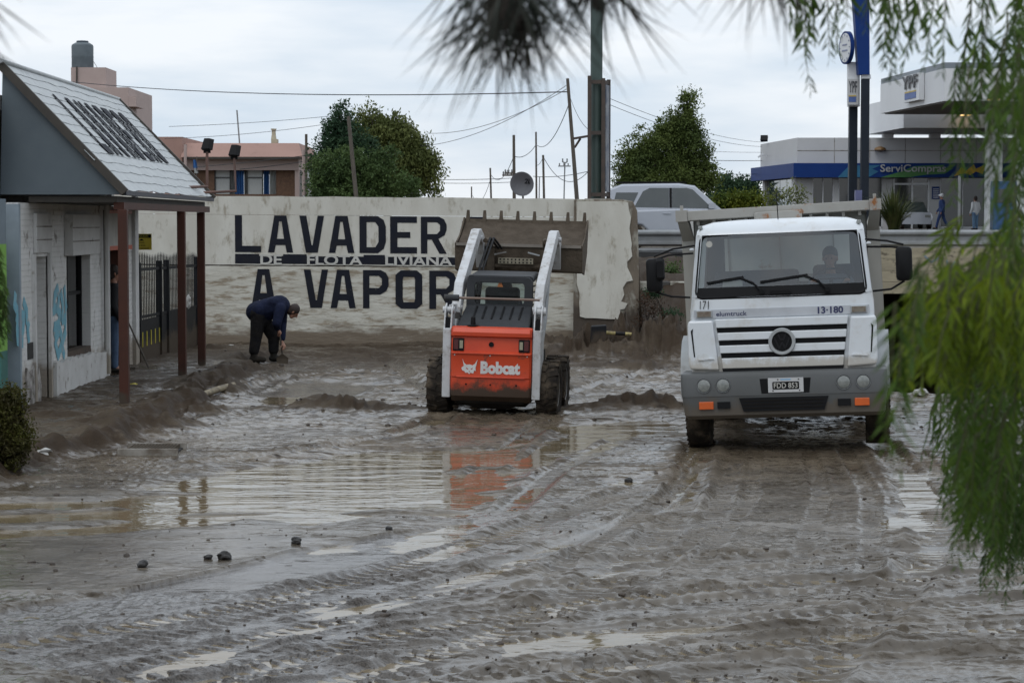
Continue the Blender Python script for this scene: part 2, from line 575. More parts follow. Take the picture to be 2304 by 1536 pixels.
TRACKS = [  # (pixel path, half width, depth, tread)
    (((1572, 1000), (1545, 1100), (1480, 1215), (1350, 1305), (1180, 1400), (900, 1500), (620, 1560)), 0.17, 0.045, 1),
    (((1985, 1000), (2030, 1060), (2110, 1180), (2080, 1270), (1960, 1400), (1800, 1560)), 0.17, 0.045, 1),
    (((1660, 1010), (1640, 1080), (1600, 1180), (1450, 1290), (1250, 1390)), 0.12, 0.025, 1),
    (((1480, 1090), (1200, 1180), (900, 1275), (500, 1370), (-100, 1470)), 0.16, 0.035, 1),
    (((1540, 1120), (1300, 1215), (1000, 1320), (600, 1430), (200, 1560)), 0.15, 0.035, 0),
    (((2350, 1290), (1800, 1310), (1300, 1355), (900, 1420), (400, 1560)), 0.17, 0.035, 1),
    (((2350, 1350), (1900, 1380), (1500, 1420), (1100, 1480), (800, 1560)), 0.14, 0.03, 0),
    (((2350, 1410), (1900, 1430), (1500, 1475), (1200, 1550)), 0.18, 0.04, 1),
    (((2350, 1240), (1900, 1235), (1400, 1262), (1000, 1330), (700, 1390)), 0.13, 0.03, 0),
    (((2350, 1200), (2000, 1205), (1700, 1180), (1500, 1190)), 0.12, 0.025, 0),
    (((1000, 940), (900, 980), (700, 1010), (480, 1040)), 0.17, 0.05, 1),
    (((1250, 935), (1180, 985), (1060, 1080)), 0.15, 0.04, 1),
    (((1240, 900), (1380, 860), (1500, 835)), 0.18, 0.08, 0),
    (((990, 900), (900, 830), (840, 800)), 0.15, 0.06, 0),
    (((1250, 880), (1120, 830), (960, 800)), 0.15, 0.05, 0),
    (((560, 880), (640, 850), (800, 838), (960, 850)), 0.14, 0.05, 0),
    (((1530, 960), (1400, 985), (1250, 1060), (1150, 1150)), 0.14, 0.035, 0),
    (((2350, 1480), (2000, 1490), (1600, 1520), (1400, 1560)), 0.14, 0.03, 0),
]
for _i in range(16):
    _y0 = 1230 + 19 * _i + random.uniform(-8, 8)
    TRACKS.append((((2360, _y0 - random.uniform(20, 60)), (1800, _y0 - random.uniform(0, 25)), (1250, _y0 + random.uniform(10, 40)), (700, _y0 + random.uniform(60, 130)), (100, _y0 + random.uniform(150, 260))), random.uniform(.05, .10), random.uniform(.010, .022), _i % 2))
for _x0, _x1, _x2 in ((1700, 1690, 1560), (1820, 1850, 1790), (1900, 1960, 1960), (2060, 2180, 2260), (1600, 1500, 1240)):
    TRACKS.append((((_x0, 1015), (_x1, 1120), (_x2, 1290)), .09, .018, 1))
MOUNDS = [  # pixel foot, radius x, radius y, height
    ((1420, 812), 1.6, 0.9, 0.44), ((1320, 815), 1.0, 0.9, 0.32), ((1510, 812), 1.0, 0.9, 0.42), ((1400, 835), 1.2, 0.5, 0.18), ((800, 765), 4.0, 1.5, 0.22),
    ((1010, 770), 1.4, 1.2, 0.30), ((560, 770), 1.6, 1.2, 0.16), ((1240, 790), 1.2, 1.0, 0.25), ((720, 895), 0.35, 0.5, 0.10),
    ((690, 770), 0.9, 0.7, 0.14), ((830, 925), 0.7, 0.35, 0.12), ((740, 922), 0.8, 0.3, 0.14),
    ((1390, 925), 0.7, 0.4, 0.15), ((1480, 925), 0.7, 0.4, 0.17), ((440, 935), 0.45, 0.9, 0.17), ((515, 885), 0.30, 0.9, 0.17), ((320, 975), 0.6, 0.5, 0.13), ((230, 985), 0.6, 0.4, 0.12),
    ((640, 815), 0.5, 0.4, 0.10), ((470, 790), 0.8, 1.0, 0.10), ((390, 965), 0.5, 0.5, 0.14), ((130, 970), 0.7, 0.5, 0.16),
    ((880, 1385), 0.25, 0.12, 0.03), ((640, 1315), 0.22, 0.1, 0.02), ((950, 1290), 0.3, 0.12, 0.035), ((1150, 1345), 0.3, 0.12, 0.03)]


def ground_h(X, Y):
    X = X.astype(np.float32)
    Y = Y.astype(np.float32)
    yard = sst(9.5, 12, Y) * (1 - sst(46.6, 47.4, Y)) * (np.abs(X) < 15)
    churn = sst(26.0, 30, Y) * 1.1 + 0.12
    silt = ((Y > 15.5) & (Y < 21.5)).astype(np.float32) * (1 - sst(-1.6, -0.4, X))
    wx, wy = X + 0.25 * N2(X, Y, 0.8, 3), Y + 0.25 * N2(X, Y, 0.8, 4)
    rough = (0.008 * N2(wx, wy, 1.5, 1) + 0.005 * N2(wx, wy, 0.55, 2)
             + churn * (0.026 * (0.42 - np.abs(N2(wx, wy, 0.75, 5))) + 0.042 * (0.30 - np.abs(N2(wx, wy, 0.36, 6))) * sst(-.2, .4, N2(X, Y, 1.6, 25)) + 0.016 * N2(X, Y, 0.16, 8) + 0.010 * N2(X, Y, 0.08, 7)))
    bend = 0.35 * N2(X, Y, 3.0, 15)
    a, b = X * 0.965 + Y * 0.26, -X * 0.26 + Y * 0.965 + bend
    fore = 1 - sst(24, 28, Y)
    cover = sst(-.25, .35, N2(X, Y, 1.7, 23) + .3 * N2(X, Y, .4, 24))
    patch = 0.55 + 0.45 * N2(X, Y, 0.9, 16)
    r1, r2, r3 = (0.42 - np.abs(N2(X + .06 * N2(X, Y, .2, 22), Y * .8, 0.17, 17))), (0.42 - np.abs(N2(X, Y * .8, 0.085, 19))), (0.42 - np.abs(N2(X, Y * .8, 0.045, 20)))
    streak = fore * (0.006 * N2(a, b * 6, 1.5, 9) + 0.008 * (0.4 - np.abs(N2(a, b * 9, 1.6, 10))) * patch + 0.008 * (0.4 - np.abs(N2(a, b * 9, 0.8, 11))) * patch
                     + 0.006 * r1 * patch * (1 - cover) + 0.009 * r2 * (1.2 - cover) + 0.008 * r3) * (1 - 0.8 * silt)
    fine = (0.004 * N2(X, Y, 0.05, 12) + 0.003 * N2(X, Y, 0.03, 13)) * (1 - 0.6 * silt)
    h = 0.012 + 0.022 * sst(31.5, 35, Y) + 0.010 * silt + (rough + streak + fine) * (1 - 0.45 * silt)
    # ledge of silt over the worn road surface
    d, side, arc = seg_dist(X, Y, EDGE)
    near_road = (side > 0) & (arc > 0) & (Y < 23) & (X < 0.2)
    d2 = d + 0.08 * N2(X, Y, 0.3, 21)
    asph = np.where(near_road, sst(0.0, 0.08, d2), 0) * (1 - sst(-1.2, 0.2, X))
    h = h - 0.022 * asph + np.where(side < 0, 0.012 * np.exp(-(d / 0.15) ** 2), 0) * (Y < 23)
    # pools
    wet = np.zeros(X.shape, np.float32)
    for poly in POOLS:
        dd, _, _ = seg_dist(X, Y, poly + poly[:1])
        sd = np.where(inside(X, Y, poly), dd, -dd) + 0.16 * N2(X, Y * 0.6, 0.6, 31) + 0.09 * N2(a, b * 3, 0.3, 32)
        k = sst(-0.35, 0.25, sd)
        big = 1.0 if poly is PUDDLE else 0.8
        bars = (0.060 * sst(0.15, 0.7, N2(a, b * 5, 1.5, 33)) + 0.022 * N2(a, b * 4, .4, 34)) * (1 - 0.8 * sst(0.5, 1.0, sd)) if poly is PUDDLE else 0
        h = h * (1 - 0.75 * k) - (0.062 * big - bars) * k
        wet = np.maximum(wet, k)
    # wheel ruts
    for pts, hw, dep, tread in TRACKS:
        d, _, arc = seg_dist(X, Y, G(*pts))
        mod = 0.75 + 0.35 * N2(arc, arc * 0 + hw * 40, 0.9, 41)
        k = np.exp(-(d / hw) ** 4)
        g = -dep * 0.55 * k * mod
        if tread:
            g += k * 0.016 * np.sign(np.sin(arc * 2 * math.pi / 0.13 + d * 14)) * (0.6 + 0.4 * N2(X, Y, 0.4, 42))
        g += dep * 0.55 * np.exp(-((d - hw * 1.35) / (hw * 0.35)) ** 2) * (0.6 + 0.7 * N2(X, Y, 0.35, 43))
        h = h * (1 - 0.65 * k) + g * 1.35
        wet = wet * (1 - 0.3 * k)
    # heaps of pushed-up mud
    heap = np.zeros(X.shape, np.float32)
    for (mx, my), rx, ry, hh in MOUNDS:
        c = gp(mx, my)
        q = ((X - c.x) / rx) ** 2 + ((Y - c.y) / ry) ** 2
        k = np.exp(-q * 1.3) * (1 if hh > .12 else 1)
        heap = np.maximum(heap, k * max(0, min(1, hh * 9)))
        h = h + hh * k * (0.85 + 0.42 * N2(X, Y, 0.33, 51) + 0.36 * (0.5 - np.abs(N2(X, Y, 0.16, 52)) * 1.6) + 0.18 * N2(X, Y, 0.075, 53))
    h = h * yard
    # left footway, broken along its edge
    ex = -4.55 + 0.22 * N2(Y * 0 + 3, Y, 1.3, 61) + 0.10 * N2(X, Y, 0.3, 62) - 0.5 * (1 - sst(22, 27, Y))
    k = (1 - sst(ex - 0.28, ex + 0.05, X)) * (1 - sst(42, 45, Y)) * sst(19.5, 23.5, Y - 0.25 * (X + 5))
    kb = np.exp(-((X - ex + .1) / .38) ** 2) * (1 - sst(42, 45, Y)) * sst(20, 23.5, Y)
    h = h * (1 - 0.35 * k) + k * (0.15 + 0.012 * N2(X, Y, 0.9, 63)) + kb * (.04 + .10 * N2(X, Y, .40, 64) + .10 * (.36 - np.abs(N2(X, Y, .20, 65))) + .03 * N2(X, Y, .09, 66))
    heap = np.maximum(heap, np.maximum(kb, .55 * k))
    # slope beside the wall, up to the road; land behind the wall
    up = np.where(X < 2.75, sst(47.15, 47.35, Y), sst(43.8, 54.0, Y + 0.5 * N2(X, Y, 1.4, 71)))
    lump = np.where(X > 2.75, 0.12 * N2(X, Y, 0.7, 72) + 0.09 * (.4 - np.abs(N2(X, Y, 0.3, 73))) + .04 * N2(X, Y, .13, 74), 0) * sst(43.8, 46, Y) * (1 - sst(54, 56, Y))
    h = h + 1.72 * up + lump
    heap = np.maximum(heap, np.where(X > 2.75, sst(43.2, 45, Y), 0))
    heap = np.maximum(heap, sst(36.5, 42, Y + 1.5 * N2(X, Y, 1.8, 75)) * (.75 + .25 * N2(X, Y, .5, 76)) * (Y < 48))
    h = h + 0.47 * sst(66, 76, Y)
    # stream bed under the bridge
    pit = sst(5.7, 6.2, X) * sst(33.6, 34.6, Y + 0.4 * N2(X, Y, 1.1, 81)) * (1 - sst(66, 67, Y)) * (1 - sst(16, 18, X))
    h = h * (1 - pit) + pit * (-1.9 + 0.12 * N2(X, Y, 0.8, 82))
    # bank where the photographer stands
    h = h + 1.0 * (1 - sst(3.5, 10.5, Y))
    return h, wet, asph, np.maximum(heap, pit * .8)


rows = np.concatenate([np.linspace(-60, 9, 18), 1 / np.linspace(1 / 10.5, 1 / 48.0, 900), np.linspace(48.4, 80, 60), np.geomspace(84, 3000, 24)])
uc = np.linspace(-1, 1, 640)
uo = np.geomspace(1.02, 120, 30)
us = np.concatenate([-uo[::-1], uc, uo])
UU, YY = np.meshgrid(us, rows)
XX = UU * (0.238 * np.clip(YY, 11, 400) + 0.35)
HH, WET, ASPH, HEAP = ground_h(XX, YY)
_bl = HH.copy()
for _k in range(3):                        # hollows stay wet: compare with a smoothed copy of the relief
    for _ax, _w in ((0, 9), (1, 11)):
        _c = np.cumsum(np.pad(_bl, [(_w + 1, _w) if i == _ax else (0, 0) for i in (0, 1)], mode='edge'), axis=_ax)
        _n = 2 * _w + 1
        _bl = (np.take(_c, range(_n, _c.shape[_ax]), axis=_ax) - np.take(_c, range(0, _c.shape[_ax] - _n), axis=_ax)) / _n
_am = 0.006 + 0.012 * sst(24, 30, YY)
WET = 1 - sst(-1, 1, (HH - _bl) / _am)
nr, nc = XX.shape
vv = np.stack([XX, YY, HH], -1).reshape(-1, 3)
idx = np.arange(nr * nc).reshape(nr, nc)
ff = np.stack([idx[:-1, :-1], idx[:-1, 1:], idx[1:, 1:], idx[1:, :-1]], -1).reshape(-1, 4)


def mud_material():
    m = bpy.data.materials.new('flood_mud')
    m.use_nodes = True
    n, l = m.node_tree.nodes, m.node_tree.links
    b = n['Principled BSDF']
    t = n.new('ShaderNodeTexCoord')

    def noise(s, st=(1, 1, 1), det=7, ro=0.62):
        mm = n.new('ShaderNodeMapping')
        mm.inputs['Scale'].default_value = st
        q = n.new('ShaderNodeTexNoise')
        q.inputs['Scale'].default_value = s
        q.inputs['Detail'].default_value = det
        q.inputs['Roughness'].default_value = ro
        l.new(t.outputs['Object'], mm.inputs['Vector'])
        l.new(mm.outputs['Vector'], q.inputs['Vector'])
        return q.outputs['Fac']

    def rng_(src, a, bb, c=0.0, d=1.0):
        q = n.new('ShaderNodeMapRange')
        q.interpolation_type = 'SMOOTHSTEP'
        for k, v in zip(('From Min', 'From Max', 'To Min', 'To Max'), (a, bb, c, d)):
            q.inputs[k].default_value = v
        l.new(src, q.inputs['Value'])
        return q.outputs['Result']

    def mixc(f, a, bb):
        q = n.new('ShaderNodeMix')
        q.data_type = 'RGBA'
        for k, v in (('Factor', f), ('A', a), ('B', bb)):
            if isinstance(v, tuple):
                q.inputs[k].default_value = (*v, 1)
            else:
                l.new(v, q.inputs[k])
        return q.outputs['Result']

    at = {}
    for k in ('wet', 'asph', 'heap'):
        q = n.new('ShaderNodeAttribute')
        q.attribute_name = k
        at[k] = q.outputs['Fac']
    c = mixc(rng_(noise(0.9), 0.38, 0.62), (0.135, 0.107, 0.076), (0.080, 0.062, 0.043))
    c = mixc(rng_(noise(5.5), 0.53, 0.66), c, (0.036, 0.027, 0.020))
    c = mixc(rng_(noise(2.2, (1, 2.4, 1)), 0.58, 0.70), c, (0.155, 0.130, 0.098))
    sy_ = n.new('ShaderNodeSeparateXYZ')
    l.new(t.outputs['Object'], sy_.inputs[0])
    slurry = rng_(sy_.outputs['Y'], 19.0, 25.0, 0.75, 0.0)      # thin grey slurry over the paved part of the yard
    c = mixc(slurry, c, mixc(rng_(noise(1.4, (1, 1.6, 1)), 0.36, 0.62), (0.124, 0.107, 0.086), (0.072, 0.060, 0.046)))
    c = mixc(rng_(noise(3.2, (1, 1.8, 1), 9, 0.7), 0.56, 0.66), c, (0.048, 0.037, 0.027))
    grit = mixc(rng_(noise(70, det=3), 0.42, 0.62), (0.10, 0.088, 0.078), (0.04, 0.035, 0.031))
    c = mixc(at['asph'], c, grit)
    hp_ = n.new('ShaderNodeMath')
    hp_.operation = 'MULTIPLY'
    l.new(at['heap'], hp_.inputs[0])
    l.new(rng_(noise(3.5), 0.22, 0.44), hp_.inputs[1])
    c = mixc(hp_.outputs[0], c, (0.046, 0.032, 0.021))
    l.new(c, b.inputs['Base Color'])
    def noise_r(s_, st, det=6):
        mm = n.new('ShaderNodeMapping')
        mm.inputs['Rotation'].default_value = (0, 0, R(-15))
        mm.inputs['Scale'].default_value = st
        q = n.new('ShaderNodeTexNoise')
        q.inputs['Scale'].default_value = s_
        q.inputs['Detail'].default_value = det
        q.inputs['Roughness'].default_value = .65
        l.new(t.outputs['Object'], mm.inputs['Vector'])
        l.new(mm.outputs['Vector'], q.inputs['Vector'])
        return q.outputs['Fac']

    def math_(op, x, y, z=None):
        q = n.new('ShaderNodeMath')
        q.operation = op
        for i_, v_ in enumerate((x, y, z)):
            if v_ is None:
                continue
            if isinstance(v_, (int, float)):
                q.inputs[i_].default_value = v_
            else:
                l.new(v_, q.inputs[i_])
        return q.outputs[0]

    film = math_('MULTIPLY', rng_(noise_r(1.1, (0.7, 5.0, 1)), 0.36, 0.60), rng_(noise(0.55), 0.36, 0.56, 0.25, 1.0))
    film2 = rng_(noise_r(7, (1, 3.0, 1)), 0.36, 0.58)
    w1 = math_('MULTIPLY_ADD', film, 0.66, math_('MULTIPLY', film2, 0.55))
    w2 = math_('MULTIPLY', w1, math_('MULTIPLY_ADD', at['wet'], 0.85, 0.42))
    w3 = math_('MULTIPLY', w2, math_('SUBTRACT', 1.0, math_('MULTIPLY', at['heap'], 0.85)))
    wetf = rng_(math_('MULTIPLY_ADD', slurry, 0.16, w3), 0.10, 0.55)
    l.new(rng_(wetf, 0, 1, 0.60, 0.16), b.inputs['Roughness'])
    l.new(rng_(wetf, 0, 1, 0.16, 0.75), b.inputs['Specular IOR Level'])
    b.inputs['IOR'].default_value = 1.36
    bn = n.new('ShaderNodeBump')
    bn.inputs['Distance'].default_value = 0.018
    bn.inputs['Strength'].default_value = 0.8
    l.new(noise(26, (1, 1.4, 1), 8, 0.7), bn.inputs['Height'])
    l.new(rng_(wetf, 0, 1, 0.9, 0.10), bn.inputs['Strength'])
    bn2 = n.new('ShaderNodeBump')
    bn2.inputs['Distance'].default_value = 0.012
    bn2.inputs['Strength'].default_value = 0.8
    l.new(rng_(wetf, 0, 1, 0.8, 0.08), bn2.inputs['Strength'])
    l.new(noise(95, det=4), bn2.inputs['Height'])
    l.new(bn.outputs['Normal'], bn2.inputs['Normal'])
    l.new(bn2.outputs['Normal'], b.inputs['Normal'])
    return m


K['mud'] = mud_material()
print('LOW', [round(float(q), 3) for q in np.percentile(HH[(YY > 12) & (YY < 30) & (np.abs(UU) < 1)], [5, 10, 20, 30, 50, 80])])
ground = mesh_np('ground', vv, ff, K['mud'], smooth=True)
struct(ground)
for nm, arr in (('wet', WET), ('asph', ASPH), ('heap', HEAP)):
    a_ = ground.data.attributes.new(nm, 'FLOAT', 'POINT')
    a_.data.foreach_set('value', arr.astype(np.float32).ravel())


def gz(x, y):
    return float(ground_h(np.array([x]), np.array([y]))[0][0])


def water_material():
    m = mat('muddy_water', (0.19, 0.148, 0.090), 0.03, (0.15, 0.118, 0.074), 0.8)
    n, l = m.node_tree.nodes, m.node_tree.links
    b = n['Principled BSDF']
    b.inputs['IOR'].default_value = 1.33
    t = n.new('ShaderNodeTexCoord')
    mm = n.new('ShaderNodeMapping')
    mm.inputs['Scale'].default_value = (1.0, 2.6, 1)
    mm.inputs['Rotation'].default_value = (0, 0, R(-14))
    q = n.new('ShaderNodeTexNoise')
    q.inputs['Scale'].default_value = 1.1
    q.inputs['Detail'].default_value = 4
    q.inputs['Distortion'].default_value = 0.6
    bn = n.new('ShaderNodeBump')
    bn.inputs['Distance'].default_value = 0.022
    bn.inputs['Strength'].default_value = 0.6
    l.new(t.outputs['Object'], mm.inputs['Vector'])
    l.new(mm.outputs['Vector'], q.inputs['Vector'])
    l.new(q.outputs['Fac'], bn.inputs['Height'])
    l.new(bn.outputs['Normal'], b.inputs['Normal'])
    return m


K['water'] = water_material()
wp = MB()
wp.add([(-9, 11.8, -0.0175), (9, 11.8, -0.0175), (9, 33.2, -0.0175), (-9, 33.2, -0.0175)], [(0, 1, 2, 3)])
struct(wp.build('puddle_water', K['water'], recalc=False))

# clods and small stones strewn over the mud: too many to count
def scatter_clods():
    ico = bmesh.new()
    bmesh.ops.create_icosphere(ico, subdivisions=1, radius=1)
    base = np.array([v.co[:] for v in ico.verts], np.float32)
    fc = np.array([[v.index for v in f.verts] for f in ico.faces], np.int32)
    ico.free()
    V, Fc = [], []
    k = 0
    n = 3000
    ys = 1 / rng.uniform(1 / 46.0, 1 / 12.2, n)
    xs = rng.uniform(-1, 1, n) * (0.235 * ys + 0.2)
    keep = N2(xs, ys, 1.2, 91) + rng.uniform(-0.5, 0.5, n) > 0.05
    xs, ys = xs[keep], ys[keep]
    zz, ww, aa, _h = ground_h(xs, ys)
    sz = np.exp(rng.normal(-4.9, 0.5, len(xs)))
    sz = np.where(ys > 28, sz * 2.2, sz)
    for x, y, z, r, w in zip(xs, ys, zz, sz, ww):
        if w > 0.5 or (x > 5.4 and y > 33):
            continue
        b = base * (1 + rng.normal(0, 0.22, (len(base), 1))) * np.array([r * rng.uniform(0.8, 1.5), r * rng.uniform(0.8, 1.3), r * 0.75])
        V.append(b + np.array([x, y, z + r * 0.15]))
        Fc.append(fc + k * len(base))
        k += 1
    m = mat('wet_clods', (0.075, 0.057, 0.043), 0.55, (0.04, 0.031, 0.025), 3, bump=0.01, bscale=40, spec=0.4)
    o = mesh_np('mud_clods', np.concatenate(V), np.concatenate(Fc), m, smooth=False)
    o['label'] = 'small mud clods and stones strewn over the muddy yard'
    o['category'] = 'mud clods'
    stuff(o)


scatter_clods()

# ------------------------------------------------------------------ upper road and its bridge
K['asphalt'] = mat('wet_asphalt', (0.055, 0.055, 0.056), 0.4, (0.045, 0.045, 0.046), 2, bump=0.004, bscale=60)
rd = MB()
rd.box(-90, 120, 56.3, 65.2, 1.60, 1.85)
struct(rd.build('upper_road', K['asphalt']))
ap = MB()
ap.box(-90, 120, 65.2, 66.9, 1.5, 2.02)
struct(ap.build('far_kerb', K['concrete']))
# ------------------------------------------------------------------ long retaining wall with painted lettering
WY = 47.0
LET = {
    'L': [[(0, 0), (1, 0), (1, .17), (.27, .17), (.27, 1), (0, 1)]],
    'A': [[(0, 0), (.25, 0), (.31, .2), (.69, .2), (.75, 0), (1, 0), (.74, 1), (.26, 1)], [(.36, .37), (.64, .37), (.55, .84), (.45, .84)]],
    'V': [[(0, 1), (.28, 1), (.49, .2), (.53, .2), (.74, 1), (1, 1), (.74, 0), (.26, 0)]],
    'D': [[(0, 0), (.7, 0), (.92, .12), (1, .3), (1, .72), (.92, .9), (.7, 1), (0, 1)], [(.27, .16), (.6, .16), (.72, .3), (.72, .72), (.6, .84), (.27, .84)]],
    'E': [[(0, 0), (1, 0), (1, .17), (.27, .17), (.27, .42), (.75, .42), (.75, .58), (.27, .58), (.27, .83), (1, .83), (1, 1), (0, 1)]],
    'R': [[(0, 0), (.25, 0), (.25, .38), (.42, .38), (.72, 0), (1, 0), (.68, .40), (.92, .5), (1, .65), (1, .78), (.9, .93), (.7, 1), (0, 1)],
          [(.25, .53), (.62, .53), (.74, .62), (.74, .78), (.62, .85), (.25, .85)]],
    'P': [[(0, 0), (.25, 0), (.25, .36), (.68, .36), (.92, .46), (1, .6), (1, .8), (.9, .93), (.7, 1), (0, 1)],
          [(.25, .53), (.62, .53), (.74, .62), (.74, .78), (.62, .85), (.25, .85)]],
    'O': [[(.2, 0), (.8, 0), (1, .12), (1, .88), (.8, 1), (.2, 1), (0, .88), (0, .12)], [(.3, .17), (.7, .17), (.73, .25), (.73, .75), (.7, .83), (.3, .83), (.27, .75), (.27, .25)]],
}
wall = thing('retaining_wall', 'long whitewashed concrete wall with big black painted lettering behind the skid loader', 'wall', (0, 0, 0))


def wpt(x, y, d=WY):
    p = px(x, y, d)
    return (p.x, p.z)


def jag(p, q, n, amp):
    out = []
    for i in range(n):
        t = i / n
        out.append((p[0] + (q[0] - p[0]) * t, p[1] + (q[1] - p[1]) * t + (random.uniform(-amp, amp) if 0 < i else 0)))
    return out


top_l, top_r = wpt(-260, 434), wpt(1292, 447.5)
mid_l, mid_r = wpt(-260, 592), wpt(1292, 604)
jl, jr = wpt(-260, 477), wpt(1292, 489)
b = MB()
b.prism(jag(top_l, top_r, 40, 0.008) + [top_r, (jr[0], jr[1] + .006), (jl[0], jl[1] + .006)], 'y', WY + 0.004, WY + 0.35)
b.build('concrete_lift', K['wall_up'], wall)
b = MB()
b.prism([(jl[0], jl[1]), (jr[0], jr[1])] + jag((mid_r[0], mid_r[1] + .022), (mid_l[0], mid_l[1] + .022), 60, 0.006) + [(mid_l[0], mid_l[1] + .022)], 'y', WY, WY + 0.35)
b.build('concrete_lift', K['wall_up'], wall)
b = MB()
b.prism(jag(mid_l, mid_r, 60, 0.006) + [mid_r, (mid_r[0], -0.5), (mid_l[0], -0.5)], 'y', WY + 0.001, WY + 0.36)
b.build('concrete_lift', K['wall'], wall)
b = MB()
b.box(mid_l[0], mid_r[0], WY + 0.05, WY + 0.3, mid_l[1] - 0.16, mid_l[1] + 0.05)
b.build('joint', K['earth'], wall)


def wall_letter(ch, x0, y0, x1, y1, m='letter'):
    a, c = px(x0, y1, WY - 0.006), px(x1, y0, WY - 0.006)
    dz = (px(1292, 604, WY).z - px(-260, 592, WY).z) / (px(1292, 0, WY).x - px(-260, 0, WY).x)
    w = c.x - a.x
    outs = [[(u * w, v * (c.z - a.z) + dz * u * w) for u, v in o] for o in LET[ch]]
    outline_mesh(outs, K[m], 'letter', wall, FRONT(a.x, WY - 0.006, a.z), 0.006)


for ch, x0, x1 in (('L', 529, 587), ('A', 603, 659), ('V', 674, 729), ('A', 740, 797), ('D', 809, 868), ('E', 878, 938), ('R', 947, 1005), ('O', 1040, 1098)):
    k = (x0 - 529) * 0.008
    wall_letter(ch, x0, 484 + k, x1, 567 + k)
for ch, x0, x1 in (('A', 566, 620), ('V', 684, 738), ('A', 744, 800), ('P', 817, 874), ('O', 890, 950), ('R', 966, 1027)):
    k = (x0 - 566) * 0.009
    wall_letter(ch, x0, 605 + k, x1, 691 + k)
p0, p1 = px(529, 592, WY - .004), px(1064, 575, WY - .004)
dzb = -0.0086
b = MB()
for xa, xb in ((529, 583), (637, 690), (818, 866)):
    A0, B0 = px(xa, 592.5 + (xa - 529) * .008, WY), px(xb, 592.5 + (xb - 529) * .008, WY)
    A1, B1 = px(xa, 571 + (xa - 529) * .008, WY), px(xb, 571 + (xb - 529) * .008, WY)
    b.prism([(A0.x, A0.z), (B0.x, B0.z), (B1.x, B1.z), (A1.x, A1.z)], 'y', WY - .008, WY - .002)
b.build('painted_bar', K['letter'], wall)
b = MB()
for xa, xb in ((583, 637), (690, 818), (866, 1066)):
    A0, B0 = px(xa, 592.5 + (xa - 529) * .008, WY), px(xb, 592.5 + (xb - 529) * .008, WY)
    A1, B1 = px(xa, 575 + (xa - 529) * .008, WY), px(xb, 575 + (xb - 529) * .008, WY)
    b.prism([(A0.x, A0.z), (B0.x, B0.z), (B1.x, B1.z), (A1.x, A1.z)], 'y', WY - .008, WY - .002)
b.build('painted_bar', K['letter'], wall)
for s, xa, xb in (('DE', 586, 634), ('FLOTA', 691, 816), ('LIVIANA', 867, 1018)):
    A0, B1 = px(xa, 594.5 + (xa - 529) * .008, WY), px(xb, 572 + (xa - 529) * .008, WY)
    text_mesh(s, B1.x - A0.x, B1.z - A0.z, K['letter_white'], 'lettering', wall, frame((A0.x, WY - .014, A0.z), (1, 0, dzb), (0, 0, 1)), bold=0.025, depth=0.004)

# broken end pier
pier = thing('wall_pier', 'pale concrete pier with broken plaster edge at the right end of the long wall', 'wall', (0, 0, 0))
core = [wpt(1292, 448, 46.8), wpt(1400, 449, 46.8), wpt(1424, 453, 46.8), wpt(1434, 475, 46.8), wpt(1437, 560, 46.8), wpt(1438, 620, 46.8), wpt(1437, 700, 46.8), wpt(1440, 770, 46.8), wpt(1290, 800, 46.8)]
b = MB()
b.prism(core, 'y', 46.80, 47.5)
b.build('pier_core', mat('bare_pier_concrete', (0.17, 0.14, 0.105), 0.85, (0.10, 0.078, 0.058), 2.2, bump=0.02, bscale=9, dirt=(0.30, 0.285, 0.24), dirt_at=0.56, dirt_w=0.06, dscale=2.2, stretch=(1, 1, .5), zdirt=(MUDD, 0.8, 0.2, 2)), pier, bevel=0.02)
coat = [(1296, 452), (1400, 452), (1412, 455), (1416, 474), (1420, 490), (1417, 515), (1421, 548), (1419, 560), (1422, 576), (1412, 588), (1410, 602), (1416, 614), (1421, 620), (1423, 632),
        (1410, 634), (1402, 648), (1405, 662), (1399, 678), (1412, 684), (1406, 694), (1395, 698), (1394, 717), (1370, 719), (1340, 717), (1316, 716), (1306, 712), (1302, 680), (1305, 662), (1297, 640)]
b = MB()
b.prism([wpt(x + random.uniform(-1.5, 1.5), y + random.uniform(-1.5, 1.5), 46.77) for x, y in coat], 'y', 46.765, 46.805)
b.build('plaster_coat', K['wall_up'], pier)
for kx, ky in ((1416, 600), (1410, 648)):
    b = MB()
    c = px(kx, ky, 46.79)
    b.lathe([(0.02, -0.02), (0.14, -0.01), (0.16, 0.02)], (c.x, 46.79, c.z), 'y', 10)

# ------------------------------------------------------------------ shop on the left with steep shingled awning roof
FX = -6.5        # facade plane
shop = thing('shop_building', 'white brick shop with steep white lettered roof and brown porch posts', 'building', (0, 0, 0))


